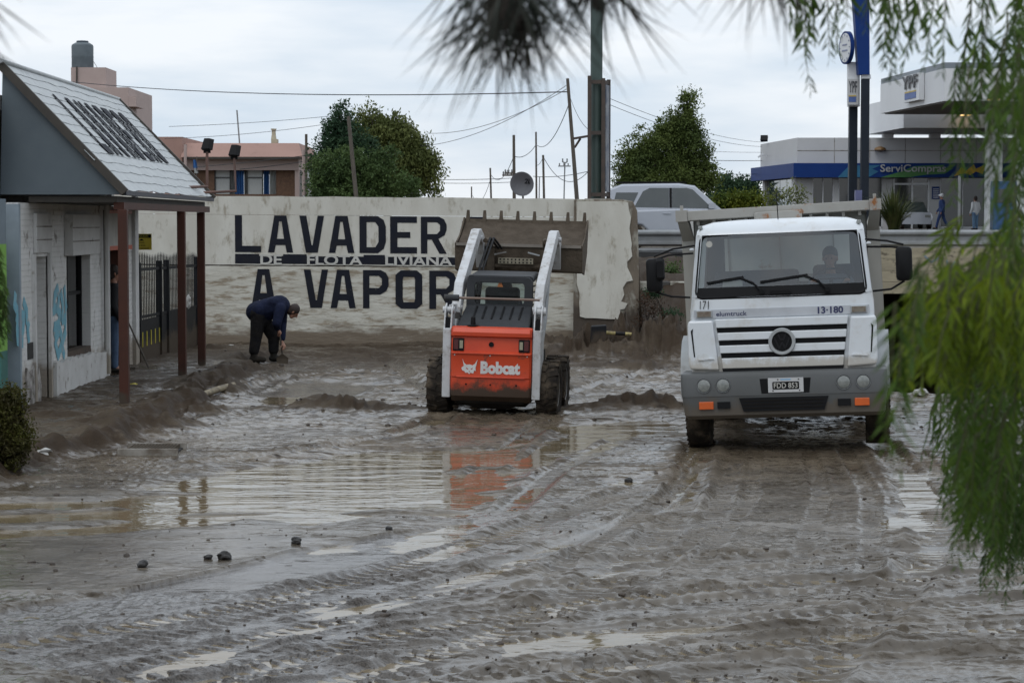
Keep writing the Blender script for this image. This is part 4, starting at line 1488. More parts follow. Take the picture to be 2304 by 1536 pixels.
b = MB()
rim = [wsp(u, v, .01) for u, v in ws_rr(.0, .09)]
b.tube(rim + rim[:1], .020, 6, cap=False)
wf = b.build('windscreen_rubber', K['black'], truck, smooth=50)
b = MB()
nu, nv = 12, 4
vs = [wsp(-1 + 2 * i / nu, j / nv) for j in range(nv + 1) for i in range(nu + 1)]
fs = [(j * (nu + 1) + i, j * (nu + 1) + i + 1, (j + 1) * (nu + 1) + i + 1, (j + 1) * (nu + 1) + i) for j in range(nv) for i in range(nu)]
b.add(vs, fs)
b.build('windscreen', K['glass'], truck, smooth=60, recalc=False)
b = MB()
vs = [wsp(-.985 + 1.97 * i / nu, v, .008) for v in (.015, .165) for i in range(nu + 1)]
b.add(vs, [(i, i + 1, nu + 2 + i, nu + 1 + i) for i in range(nu)])
b.build('black_band', K['black'], wf, recalc=False)
for u0, v0, u1, v1, ub in ((-.34, .12, -.88, .34, -.22), (.42, .16, -.24, .33, .55)):
    b = MB()
    pv = wsp(ub, .08, .03)
    el = wsp((u0 + ub) / 2 - .02, .30, .035)
    b.tube([pv, wsp(ub - .10, .22, .04), wsp(ub - .26, .31, .035)], .013, 6)
    tip = wsp(u1, v1 - .10, .03)
    mid = wsp(ub - .22, .32, .03)
    b.bar(mid, tip, .012, .026)
    b.lathe([(.03, -.02), (.03, .02)], pv, 'y', 10)
    b.build('wiper', K['black'], truck)
b = MB()
b.prism([(x, 1.782 + z) for x, z in rrect(.12, .022, .02)], 'y', .0, .03)
b.build('bonnet_handle', K['black'], truck)
b = MB()
b.tube([(-.02, .55, 2.63), (-.03, .55, 2.95)], .006, 5)
b.build('antenna', K['black'], truck)
for s_ in (-1, 1):
    b = MB()
    b.lathe([(.028, 0), (.028, .03), (.018, .045)], (s_ * .93, .30, 2.545), 'z', 10)
    b.build('marker_lamp', K['lamp'], truck, smooth=40)
    b = MB()
    b.lathe([(.022, 0), (.03, .012), (.018, .03)], (s_ * 1.035, .22, 2.30 + .0), 'z', 8)
    b.build('door_hinge_cap', K['white'], truck, smooth=40)
# bumper
b = MB()
bp = lambda hx, y0, z: ring(hx, y0, .75, z, .10)
b.loft([bp(1.14, .0, .315), bp(1.17, -.05, .36), bp(1.195, -.075, .58), bp(1.20, -.08, .585), bp(1.205, -.085, .80), bp(1.20, -.07, .85), bp(1.17, -.02, .868)])
bumper = b.build('bumper', K['bumper'], truck, smooth=30)
for s_ in (-1, 1):
    for x in (.70, .925):
        b = MB()
        b.lathe([(.078, -.075), (.085, -.094), (.085, -.06)], (s_ * x, 0, .715), 'y', 20)
        hl = b.build('headlight', K['fender'], bumper, smooth=40)
    b = MB()
    b.box(s_ * .905 - .085, s_ * .905 + .085, -.088, -.05, .435, .525)
    b.build('indicator', K['orange_lens'], bumper, bevel=.006)
    b = MB()
    b.box(s_ * .70 - .075, s_ * .70 + .075, -.084, -.05, .44, .52)
    b.build('fog_recess', K['black'], bumper)
    for x in (.70, .925):
        b = MB()
        b.lathe([(.01, -.106), (.045, -.104), (.072, -.096)], (s_ * x, 0, .715), 'y', 20)
        b.build('lens', K['lamp'], bumper, smooth=60)
b = MB()
b.prism([(-.47, .40), (.47, .40), (.52, .56), (-.52, .56)], 'y', -.084, -.04)
b.build('lower_intake', K['black'], bumper)
for k in range(3):
    b = MB()
    z = .435 + .042 * k
    b.box(-.47, .47, -.090, -.07, z, z + .008)
    b.build('intake_bar', K['chassis'], bumper)
b = MB()
b.prism([(-.255, .605), (.30, .605), (.325, .80), (-.275, .80)], 'y', -.0845, -.05)
b.build('plate_recess', K['black'], bumper)
b = MB()
b.box(-.175, .235, -.096, -.088, .615, .785)
lp = b.build('number_plate', mat('plate_white', (.55, .55, .55), .4), bumper)
b = MB()
b.prism([(x + .03, z + .695) for x, z in rrect(.155, .045, .012)], 'y', -.099, -.0965)
b.build('plate_field', K['black'], lp)
text_mesh('FDD 853', .275, .062, K['letter_white'], 'lettering', lp, FRONT(-.108, -.101, .664), bold=.01)
b = MB()
b.box(-.03, .09, -.0985, -.0965, .757, .773)
b.build('plate_strip', mat('plate_blue', (.25, .45, .65), .4), lp)
for x in (-.12, -.06, .18, .19):
    b = MB()
    b.lathe([(.008, -.1), (.008, -.096)], (x, 0, .765 if x in (-.06, .18) else .635), 'y', 8)
    b.build('bolt', K['black'], lp)
# fenders, wheels, chassis
for s_ in (-1, 1):
    b = MB()
    arc_ = []
    for k in range(9):
        a = R(180 - 180 * k / 8)
        arc_.append((1.0 + .66 * math.cos(a), .60 + .66 * math.sin(a)))
    inner = [(1.0 + .58 * math.cos(R(180 * k / 8)), .60 + .58 * math.sin(R(180 * k / 8))) for k in range(9)]
    b.prism(arc_ + inner, 'x', s_ * .82, s_ * 1.235)
    b.build('fender', K['fender'], truck, smooth=35)
    wheel(truck, (s_ * 1.07, 1.0, .38), .50, .28, 30, name='front_wheel', side=s_, lug_h=.008)
    for x in (.88, 1.13):
        wheel(truck, (s_ * x, 4.6, .40), .50, .24, 30, name='rear_wheel', side=s_, lug_h=.008)
    b = MB()
    b.box(s_ * .38, s_ * .46, .5, 6.4, .55, .80)
    b.build('chassis_rail', K['chassis'], truck)
    b = MB()
    b.box(s_ * .72, s_ * 1.1, 2.1, 3.4, .45, .95)
    b.build('fuel_tank', K['chassis'], truck, bevel=.05)
b = MB()
b.box(-.95, .95, .90, 1.1, .42, .55)
b.box(-.45, .45, .3, 1.7, .45, .85)
b.build('front_axle', K['chassis'], truck)
b = MB()
b.box(-1.0, 1.0, 4.5, 4.7, .42, .58)
b.lathe([(.1, 4.2), (.24, 4.45), (.24, 4.75), (.1, 5)], (0, 0, .5), 'y', 14)
b.build('rear_axle', K['chassis'], truck)
b = MB()  # added dark volume, blocks light that would show under the truck
b.box(-.78, .78, .35, 1.6, .36, .86)
b.box(-.36, .36, 1.6, 4.2, .40, .60)
b.build('underbody_light_block', K['chassis'], truck)
for s_ in (-1, 1):  # added flaps, block light passing beneath the truck from behind
    b = MB()
    b.box(s_ * .66, s_ * 1.2, 5.25, 5.27, .12, .95)
    b.build('light_block_flap', K['chassis'], truck)
b = MB()  # added bar and panel, keep light from behind off the water underneath
b.box(-1.1, 1.1, 6.2, 6.3, .28, .62)
b.box(-.64, .64, 5.3, 5.4, .25, .9)
b.build('light_block_bar', K['chassis'], truck)
# cab interior
b = MB()
b.box(-1.0, 1.0, 1.60, 1.66, .9, 1.86)
b.box(-1.0, 1.0, 1.60, 1.66, 2.42, 2.48)
b.box(-1.0, -.74, 1.60, 1.66, 1.86, 2.42)
b.box(.80, 1.0, 1.60, 1.66, 1.86, 2.42)
b.build('cab_back', K['bumper'], truck)
b = MB()
b.hexa([(-.98, .10, 1.50), (.98, .10, 1.50), (.98, .55, 1.50), (-.98, .55, 1.50), (-.95, .14, 1.80), (.95, .14, 1.80), (.95, .5, 1.86), (-.95, .5, 1.86)])
b.build('dashboard', mat('grey_dash', (.13, .135, .14), .7), truck, bevel=.02)
b = MB()
for x0, x1 in ((-.85, .18), (.35, .85)):
    b.box(x0, x1, 1.2, 1.42, 1.35, 2.06 if x1 > .3 else 2.02)
    b.box(x0, x1, .8, 1.3, 1.2, 1.4)
b.build('seat', mat('dark_seat_cloth', (.035, .037, .042), .9), truck, bevel=.05)
b = MB()
rimp = [Vector((.58 + .215 * math.cos(a), .70 + .215 * math.sin(a) * .75, 1.90 + .215 * math.sin(a) * .55)) for a in [2 * math.pi * k / 24 for k in range(25)]]
b.tube(rimp, .015, 6, cap=False)
b.bar((.40, .70, 1.90), (.76, .70, 1.90), .03, .02)
b.tube([(.58, .70, 1.9), (.58, .55, 1.7)], .025, 6)
b.build('steering_wheel', K['black'], truck, smooth=50)
b = MB()
b.add([wsp(-.69, .175, -.02), wsp(-.45, .178, -.02), wsp(-.45, .265, -.02), wsp(-.69, .255, -.02)], [(0, 1, 2, 3)])
b.build('paper_on_dash', K['letter_white'], truck, recalc=False)
b = MB()
b.lathe([(.038, -.0), (.038, .004)], wsp(-.885, .855, .008), 'y', 16)
b.build('sticker', K['letter_white'], truck)
# mirrors
for s_, zc, xc in ((-1, 2.03, -1.475), (1, 2.06, 1.435)):
    b = MB()
    b.tube([(s_ * 1.0, .22, 2.36), (s_ * 1.25, .10, 2.33), (xc, .08, zc + .22)], .013, 6)
    b.build('mirror_arm', K['black'], truck, smooth=50)
    b = MB()
    b.tube([(s_ * 1.02, .20, 2.27), (s_ * 1.3, .08, 2.26), (xc, .06, zc + .18)], .013, 6)
    b.build('mirror_arm', K['black'], truck, smooth=50)
    b = MB()
    b.tube([(s_ * 1.07, .16, 1.75), (s_ * 1.28, .08, 1.77), (xc, .08, zc - .20)], .013, 6)
    mi_ = b.build('mirror_bracket', K['black'], truck, smooth=50)
    b = MB()
    b.loft([[(xc + x * k, y_, zc + z * k) for x, z in rrect(.095, .20, .05)] for k, y_ in ((.75, .0), (.95, .02), (1.0, .06), (.97, .13))])
    b.build('mirror_housing', K['black'], mi_, smooth=40)
    if s_ < 0:
        b = MB()
        b.loft([[(xc + .08 + x * k, y_, zc + .07 + z * k) for x, z in rrect(.05, .13, .03)] for k, y_ in ((.75, -.05), (1.0, -.02), (.97, .03))])
        b.build('mirror_housing', K['black'], mi_, smooth=40)
# tipper body
tip = bpy.data.objects.new('tipper_body', None)
b = MB()      # floor + front wall + sides as one shell
Lb0, Lb1 = 2.15, 6.4
b.box(-1.14, 1.14, Lb0 + .01, Lb0 + .08, 1.0, 2.80)
b.box(-1.18, 1.18, Lb0 + .08, Lb1, .92, 1.02)
body = b.build('tipper_body', K['boxgrey'], truck)
b = MB()  # paler tone stands in for light on the body front behind the cab
b.box(-1.12, 1.12, Lb0 - .001, Lb0 + .008, 1.02, 2.795)
b.build('lit_front_tone', mat('lit_front_paint', (.60, .61, .58), .55, (.52, .53, .50), 2, dirt=(.3, .2, .12), dirt_at=.70, dirt_w=.05), body)
body.rotation_euler = (0, R(-1.2), R(.6))
body.location = (.01, 0, -.12)
body.scale = (.955, 1, 1)
for s_ in (-1, 1):
    b = MB()
    b.hexa([(s_ * 1.16, Lb0, .95), (s_ * 1.22, Lb0, .95), (s_ * 1.22, Lb1, .95), (s_ * 1.16, Lb1, .95), (s_ * 1.16, Lb0, 2.62), (s_ * 1.22, Lb0, 2.62), (s_ * 1.22, Lb1, 2.62), (s_ * 1.16, Lb1, 2.62)])
    b.hexa([(s_ * 1.16, Lb0, 2.62), (s_ * 1.22, Lb0, 2.62), (s_ * 1.22, Lb1, 2.62), (s_ * 1.16, Lb1, 2.62), (s_ * 1.25, Lb0, 2.86), (s_ * 1.30, Lb0, 2.86), (s_ * 1.30, Lb1, 2.86), (s_ * 1.25, Lb1, 2.86)])
    b.build('side_wall', K['boxgrey'], body)
    for y in (2.10, 3.0, 3.9, 4.8, 5.7):
        b = MB()
        b.box(s_ * 1.22, s_ * 1.30, y, y + .12, .95, 2.6)
        b.build('side_rib', K['boxgrey'], body)
    b = MB()
    b.hexa([(s_ * 1.13, Lb0 - .10, 1.0), (s_ * 1.285, Lb0 - .10, 1.0), (s_ * 1.285, Lb0 - .002, 1.0), (s_ * 1.13, Lb0 - .002, 1.0), (s_ * 1.13, Lb0 - .10, 2.55), (s_ * 1.285, Lb0 - .10, 2.55), (s_ * 1.285, Lb0 - .002, 2.55), (s_ * 1.13, Lb0 - .002, 2.55)])
    b.hexa([(s_ * 1.13, Lb0 - .10, 2.551), (s_ * 1.285, Lb0 - .10, 2.551), (s_ * 1.285, Lb0 - .002, 2.551), (s_ * 1.13, Lb0 - .002, 2.551), (s_ * 1.18, Lb0 - .40, 2.80), (s_ * 1.315, Lb0 - .40, 2.80), (s_ * 1.315, Lb0 - .002, 2.80), (s_ * 1.18, Lb0 - .002, 2.80)])
    b.build('corner_post', K['boxgrey'], body)
    b = MB()
    b.box(s_ * 1.255 - .075, s_ * 1.255 + .075, Lb0 - .48, Lb0 - .3, 2.80, 2.94)
    b.box(s_ * 1.25 - .02, s_ * 1.25 + .02, Lb0 - .44, Lb0 - .4, 2.94, 3.0)
    b.build('corner_cap', K['rust'], body)
b = MB()
b.box(-1.18, 1.18, Lb0 - .46, Lb0 - .40, 2.805, 2.925)
b.build('visor_rail', K['rust'], body, bevel=.008)
b = MB()
b.box(-1.18, 1.18, Lb0 - .395, Lb0 - .002, 2.80, 2.84)
b.build('visor_sheet', K['boxgrey'], body)
for k in range(11):
    x = -1.05 + 2.1 * k / 10
    b = MB()
    b.box(x - .02, x + .02, Lb0 - .38, Lb0 - .004, 2.745, 2.798)
    b.build('visor_rib', K['boxgrey'], body)
b = MB()
b.loft([[(x, y_, 2.755 + z) for x, z in rrect(.31 * k, .105 * k, .03)] for k, y_ in ((.92, Lb0 - .50), (1.0, Lb0 - .485), (1.0, Lb0 - .465))])
b.build('centre_plate', K['rust'], body)
b = MB()
for x0, x1 in ((-.7, -.68), (-.02, 0), (.68, .70)):
    b.box(x0, x1, Lb0 - .02, Lb0 - .001, 1.0, 2.7)
b.box(-.67, -.03, Lb0 - .015, Lb0 - .001, 2.02, 2.05)
b.box(.01, .67, Lb0 - .015, Lb0 - .001, 2.02, 2.05)
b.build('front_stiffener', K['rust'], body)
bpy.data.objects.remove(tip)

# ------------------------------------------------------------------ skid-steer loader, seen from behind
BX, BY = -.245, 30.2
bob = thing('skid_steer_loader', 'orange and white skid-steer loader seen from behind with its bucket raised', 'loader', (BX, BY, -0.035), (0, R(1.4), R(-7)))
for y_, nm in ((0, 'rear_wheel'), (1.08, 'front_wheel')):
    for s_ in (-1, 1):
        wheel(bob, (s_ * .745, y_, .39), .395, .29, 16, K['bc_white'], nm, s_, lug_h=.018)
b = MB()
b.loft([[(-.46, -.30, .16), (.46, -.30, .16), (.46, 1.4, .2), (-.46, 1.4, .2)], [(-.54, -.40, .35), (.54, -.40, .35), (.54, 1.5, .4), (-.54, 1.5, .4)], [(-.54, -.40, 1.05), (.54, -.40, 1.05), (.54, 1.3, .85), (-.54, 1.3, .85)]])
b.build('chassis', K['chassis'], bob)
# tailgate: side profile lofted across
def gate_ring(x, k):
    pr = [(-.36, .22), (-.45, .30), (-.475, .48), (-.475, .545), (-.49, .56), (-.485, .865), (-.495, .885), (-.455, .90), (-.45, 1.09), (-.50, 1.11), (-.505, 1.16), (-.47, 1.215), (-.38, 1.235), (-.30, 1.22), (-.30, .25)]
    return [(x, -.30 + (y + .30) * k, .70 + (z - .70) * (1 - (1 - k) * .10)) for y, z in pr]


b = MB()
b.loft([gate_ring(-.545, .82), gate_ring(-.52, .97), gate_ring(-.49, 1.0), gate_ring(.49, 1.0), gate_ring(.52, .97), gate_ring(.545, .82)])
gate = b.build('tailgate', K['bc_orange'], bob, smooth=28)
b = MB()
b.loft([[(x * .98, -.40, .30) for x in (-.5, .5)] + [(.5, -.2, .3), (-.5, -.2, .3)], [(-.44, -.36, .20), (.44, -.36, .20), (.44, -.15, .2), (-.44, -.15, .2)], [(-.2, -.28, .12), (.2, -.28, .12), (.2, -.1, .12), (-.2, -.1, .12)]])
b.build('belly_guard', K['chassis'], bob)
for s_ in (-1, 1):
    b = MB()
    b.box(s_ * .445 - .075, s_ * .445 + .075, -.472, -.44, .905, 1.075)
    tl = b.build('tail_lamp', K['black'], gate, bevel=.008)
    b = MB()
    b.box(s_ * .405 - .022, s_ * .405 + .022, -.479, -.471, .94, 1.045)
    b.build('lens', mat('cream_lens', (.33, .31, .22), .25), tl)
    b = MB()
    b.box(s_ * .475 - .03, s_ * .475 + .03, -.478, -.471, .925, 1.06)
    b.build('lens', K['red_lens'], tl)
b = MB()
b.lathe([(.03, -.462), (.034, -.468), (.034, -.44)], (0, 0, 1.0), 'y', 14)
b.build('gate_lock', K['black'], gate, smooth=40)
for x in (-.33, 0, .35):
    b = MB()
    b.lathe([(.013, -.482), (.013, -.47)], (x, 0, .46), 'y', 8)
    b.build('bolt_hole', K['black'], gate)
for x in (-.49, -.01, .49):
    b = MB()
    b.lathe([(.009, -.495), (.009, -.48)], (x, 0, .85), 'y', 8)
    b.build('rivet', K['bc_white'], gate)
b = MB()
b.box(-.46, .46, -.505, -.487, .552, .566)
b.box(-.535, .535, -.508, -.49, .868, .884)
b.build('ledge', K['bc_orange'], gate, bevel=.004)
K['print_white'] = mat('white_print', (.66, .64, .62), .5, dirt=(.5, .07, .03), dirt_at=.68, dirt_w=.02, dscale=26)
text_mesh('Bobcat', .535, .17, K['print_white'], 'lettering', gate, FRONT(-.135, -.494, .605), bold=.055, depth=.004)
head = [[(-.36, .30), (-.27, .10), (-.15, .0), (0, .03), (.15, -.02), (.27, .06), (.40, .28), (.34, -.02), (.30, -.15), (.33, -.30), (.24, -.27), (.20, -.42), (.06, -.38), (0, -.46), (-.08, -.38), (-.20, -.40), (-.24, -.32), (-.36, -.28), (-.40, -.15), (-.28, -.05), (-.30, .05)],
        [(-.17, -.13), (-.05, -.19), (-.06, -.23), (-.16, -.20)], [(.17, -.14), (.06, -.19), (.07, -.23), (.16, -.21)], [(-.04, -.31), (.05, -.31), (.0, -.37)]]
outline_mesh([[(u * .27, v * .27) for u, v in o_] for o_ in head], K['print_white'], 'cat_emblem', gate, FRONT(-.285, -.494, .72), .004)
# white uprights
for s_ in (-1, 1):
    b = MB()
    b.box(s_ * .553, s_ * .665, -.43, -.05, .27, 1.20)
    up_ = b.build('upright', K['bc_white'], bob, bevel=.012)
    for xo in (.555, .645):
        b = MB()
        b.prism([(-.40, 1.20), (-.10, 1.20), (-.14, 1.46), (-.22, 1.53), (-.32, 1.46)], 'x', s_ * xo, s_ * (xo + .018))
        b.build('clevis_plate', K['bc_white'], up_)
    b = MB()
    b.lathe([(.045, s_ * .54), (.045, s_ * .70)], (0, -.22, 1.44), 'x', 14)
    b.build('pivot_pin', K['bc_white'], up_, smooth=40)
    b = MB()
    b.box(s_ * .575, s_ * .64, -.36, -.12, 1.202, 1.34)
    b.build('dark_recess', K['black'], up_)
    # lift arm: rear link, long boom, drop to the bucket
    b = MB()
    x0, x1 = s_ * .535, s_ * .645
    prof = [(-.02, 1.40), (.14, 1.30), (.42, 1.62), (1.92, 2.37), (2.16, 2.30), (2.40, 1.95), (2.55, 2.02), (2.30, 2.44), (1.98, 2.53), (1.76, 2.52), (.26, 1.80)]
    b.prism(prof, 'x', s_ * .50, s_ * .625)
    arm = b.build('lift_arm', K['bc_white'], bob, bevel=.012)
    b = MB()
    b.tube([(s_ * .60, .12, 1.00), (s_ * .60, .45, 1.28), (s_ * .60, .95, 1.90)], [.045, .045, .028], 10)
    b.build('lift_cylinder', K['steel'], bob, smooth=40)
    b = MB()
    b.bar((s_ * .59, -.22, 1.44), (s_ * .58, .16, 1.46), .06, .12)
    b.build('rear_link', K['bc_white'], arm)
    for yy, zz in ((2.42, 2.02), (1.95, 2.40), (.1, 1.46)):
        b = MB()
        b.lathe([(.035, s_ * .48), (.035, s_ * .665)], (0, yy, zz), 'x', 12)
        b.build('pin', K['bc_white'], arm, smooth=40)
    b = MB()
    b.tube([(s_ * .44, 1.95, 2.36), (s_ * .40, 2.2, 2.38), (s_ * .38, 2.36, 2.18)], [.035, .035, .022], 8)
    b.build('tilt_cylinder', K['mudsteel'], arm, smooth=40)
b = MB()
b.tube([(-.60, -.12, 1.60), (.60, -.12, 1.60)], .017, 8)
b.build('cross_rod', mat('rusty_rod', (.20, .14, .11), .6), bob, smooth=40)
b = MB()
b.tube([(-.70, -.14, 1.60), (-.50, -.14, 1.60)], .045, 10)
b.build('rod_clamp', K['bc_grey'], bob, smooth=40)
# louvred engine hood
b = MB()
b.hexa([(-.50, -.38, 1.19), (.50, -.38, 1.19), (.46, .25, 1.35), (-.46, .25, 1.35), (-.49, -.36, 1.225), (.49, -.36, 1.225), (.45, .26, 1.50), (-.45, .26, 1.50)])
hood = b.build('engine_hood', K['bc_grey'], bob, bevel=.015)
for k in range(6):
    x = -.30 + .125 * k
    b = MB()
    b.hexa([(x - .012, -.14, 1.325), (x + .012, -.14, 1.325), (x + .02, .20, 1.470), (x - .004, .20, 1.470), (x - .012, -.14, 1.336), (x + .012, -.14, 1.336), (x + .02, .20, 1.489), (x - .004, .20, 1.489)])
    b.build('louvre_slot', K['black'], hood)
b = MB()
b.lathe([(.085, 1.20), (.085, 1.225), (.035, 1.235), (.03, 1.33), (.015, 1.345)], (-.27, -.34, 0.02), 'z', 14)
b.build('exhaust_cap', K['black'], hood, smooth=40)
# cab cage with rear window
def cabring(x0, y0, hw, zb, zt, r):
    return [(x0 + u, y0, (zb + zt) / 2 + v) for u, v in rrect(hw, (zt - zb) / 2, r)]


b = MB()
outer = cabring(0, .26, .455, 1.30, 1.89, .09)
inner = cabring(0, .26, .345, 1.51, 1.815, .06)
outer2 = cabring(0, .36, .455, 1.30, 1.89, .09)
inner2 = cabring(0, .36, .345, 1.51, 1.815, .06)
n_ = len(outer)
vs = outer + inner + outer2 + inner2
fs = []
for i in range(n_):
    j = (i + 1) % n_
    fs += [(i, j, n_ + j, n_ + i), (2 * n_ + i, 3 * n_ + i, 3 * n_ + j, 2 * n_ + j), (i, 2 * n_ + i, 2 * n_ + j, j), (n_ + i, n_ + j, 3 * n_ + j, 3 * n_ + i)]
b.add(vs, fs)
cage = b.build('cab_frame', K['bc_grey'], bob, smooth=30)
b = MB()
b.loft([[(u, .362, 1.85 + v) for u, v in rrect(.455, .05, .04)], [(u, 1.15, 1.90 + v) for u, v in rrect(.44, .05, .04)], [(u, 1.35, 1.87 + v) for u, v in rrect(.40, .04, .03)]])
b.build('cab_roof', K['bc_grey'], cage, smooth=35)
for s_ in (-1, 1):
    b = MB()
    b.box(s_ * .40, s_ * .45, .362, 1.3, .9, 1.45)
    b.box(s_ * .40, s_ * .45, 1.22, 1.3, 1.45, 1.84)
    for k in range(4):
        b.box(s_ * .42, s_ * .44, .362, 1.22, 1.50 + .085 * k, 1.515 + .085 * k)
    b.build('side_screen', K['bc_grey'], cage)
b = MB()
b.add(cabring(0, .30, .345, 1.51, 1.815, .06), [tuple(range(n_))])
b.build('rear_window', glass_mat('loader_window', (.45, .55, .55), 1.4), cage, recalc=False)
b = MB()
b.prism([(-.035, 1.75), (.045, 1.75), (.025, 1.805), (-.015, 1.805)], 'y', .285, .29)
b.build('warning_sticker', mat('orange_sticker', (.35, .12, .03), .6), cage)
b = MB()
b.box(-.24, .24, .55, .70, 1.25, 1.74)
b.box(-.24, .24, .7, 1.1, 1.1, 1.25)
b.build('seat', mat('seat_vinyl', (.03, .032, .036), .6), bob, bevel=.05)
# bucket curled back
b = MB()
hw = .92
side = [(2.34, 2.29), (2.42, 1.93), (2.75, 1.88), (3.12, 2.25), (3.22, 2.66), (3.16, 2.665), (2.72, 2.36)]
b.hexa([(-hw, 2.34, 2.27), (hw, 2.34, 2.27), (hw, 2.37, 2.30), (-hw, 2.37, 2.30), (-hw, 2.40, 1.93), (hw, 2.40, 1.93), (hw, 2.43, 1.95), (-hw, 2.43, 1.95)])
for (ya_, za_), (yb_, zb_) in (((2.42, 1.93), (2.78, 1.90)), ((2.78, 1.90), (3.10, 2.22)), ((3.10, 2.22), (3.22, 2.66))):
    b.hexa([(-hw, ya_, za_), (hw, ya_, za_), (hw, yb_, zb_), (-hw, yb_, zb_), (-hw, ya_ - .01, za_ + .03), (hw, ya_ - .01, za_ + .03), (hw, yb_ - .03, zb_ + .01), (-hw, yb_ - .03, zb_ + .01)])
bucket = b.build('bucket', K['mudsteel'], bob)
b = MB()
nx, ny = 40, 10
vs = []
for j in range(ny + 1):
    for i in range(nx + 1):
        t = j / ny
        x = -hw + .01 + (2 * hw - .02) * i / nx
        y = 2.38 + .80 * t
        z = 2.285 + .34 * t ** 1.25 + float(N2(np.array([x]), np.array([y]), .22, 3)[0]) * .018 * (1 if 0 < j < ny else .3)
        vs.append((x, y, z))
fs = [(j * (nx + 1) + i, j * (nx + 1) + i + 1, (j + 1) * (nx + 1) + i + 1, (j + 1) * (nx + 1) + i) for j in range(ny) for i in range(nx)]
b.add(vs, fs)
b.build('mud_load', mat('bucket_mud', (0.090, 0.072, 0.055), .85, (.06, .047, .035), 6, spec=.1, bump=.02, bscale=20), bucket, smooth=60, recalc=False)
for s_ in (-1, 1):
    b = MB()
    b.prism([(2.33, 2.31), (2.41, 1.92), (2.78, 1.88), (3.12, 2.20), (3.24, 2.66), (3.17, 2.69), (2.72, 2.42)], 'x', s_ * hw, s_ * (hw + .02))
    b.build('bucket_side', K['mudsteel'], bucket)
b = MB()
b.box(-hw, hw, 2.315, 2.345, 2.275, 2.315)
b.build('bucket_rim', mat('worn_bucket_rim', (.22, .195, .165), .6), bucket)
for k in range(8):
    x = -.88 + 1.76 * k / 7
    b = MB()
    b.hexa([(x - .035, 3.15, 2.55), (x + .035, 3.15, 2.55), (x + .035, 3.24, 2.58), (x - .035, 3.24, 2.58), (x - .018, 3.20, 2.80), (x + .018, 3.20, 2.80), (x + .018, 3.24, 2.80), (x - .018, 3.24, 2.80)])
    b.build('tooth', K['mudsteel'], bucket)
# quick coupler under the bucket
b = MB()
b.box(-.44, .44, 2.24, 2.34, 1.98, 2.02)
b.box(-.44, -.34, 2.22, 2.36, 1.88, 2.24)
b.box(.34, .44, 2.22, 2.36, 1.88, 2.24)
cpl = b.build('coupler', K['mudsteel'], bob)
b = MB()
b.box(-.275, .235, 2.19, 2.235, 2.03, 2.115)
st = b.build('coupler_step', mat('pale_step_plate', (.30, .27, .20), .7, (.2, .18, .13), 12), bob)
for k in range(18):
    b = MB()
    x = -.245 + .056 * (k % 9)
    z = 2.05 + .042 * (k // 9)
    b.lathe([(.013, 2.187), (.013, 2.192)], (x, 0, z), 'y', 8)
    b.build('step_hole', K['black'], st)
for s_ in (-1, 1):
    b = MB()
    b.bar((s_ * .33, 2.18, 2.16), (s_ * .16, 2.17, 2.20), .02, .02)
    b.build('coupler_lever', K['fender'], cpl)
b = MB()
for k, xx in enumerate((-.36, -.31)):
    b.tube([(xx, .4, 1.45), (xx - .05, 1.2, 1.98), (xx, 1.9, 2.40), (xx + .08, 2.2, 2.25)], .018, 6)
b.build('hydraulic_hose', K['black'], bob, smooth=50)

# ------------------------------------------------------------------ silver suv on the upper road
SVY = 59.0
suv = thing('silver_suv', 'silver estate-type off-road car passing behind the wall end', 'car', (px(1345, 0, SVY).x, SVY, 1.855))
Ls, Ws = 4.55, 1.8
K['silver'] = mat('silver_car_paint', (.38, .40, .44), .28, (.36, .38, .42), 2, metal=.25, coat=.6)
b = MB()
side = [(0.0, .45), (.02, .85), (.10, 1.03), (2.0, 1.10), (3.18, 1.08), (4.25, .95), (4.48, .80), (4.55, .55), (4.5, .32), (4.15, .26), (4.08, .50), (3.92, .66), (3.65, .72), (3.38, .66), (3.2, .5), (3.14, .25), (1.36, .25), (1.3, .5), (1.14, .66), (.86, .72), (.6, .66), (.44, .5), (.38, .28), (.05, .32)]
b.prism(side, 'y', -Ws / 2, Ws / 2)
b.build('body', K['silver'], suv, bevel=.05)
b = MB()
gh = [(.14, 1.035), (.30, 1.62), (.62, 1.74), (2.1, 1.76), (2.52, 1.70), (3.22, 1.075)]
rings_ = []
for yy, k in ((-.86, 0), (-.70, 1), (.70, 1), (.86, 0)):
    rings_.append([(x, yy if z < 1.3 else yy * .86 / .86 * (1 if k else .88), z - (0 if k or z < 1.3 else .05)) for x, z in gh])
b.loft(rings_)
gh_o = b.build('greenhouse', K['silver'], suv, smooth=25)


def gpane(poly, name):
    bb = MB()
    pts = []
    for x, z in poly:
        t = (z - 1.05) / .66
        pts.append((x, -.868 + .105 * t, z))
    bb.add(pts + [(p[0], p[1] + .02, p[2]) for p in pts], [tuple(range(len(pts)))] + [(i, (i + 1) % len(pts), len(pts) + (i + 1) % len(pts), len(pts) + i) for i in range(len(pts))])
    return bb.build(name, K['car_glass'], suv)


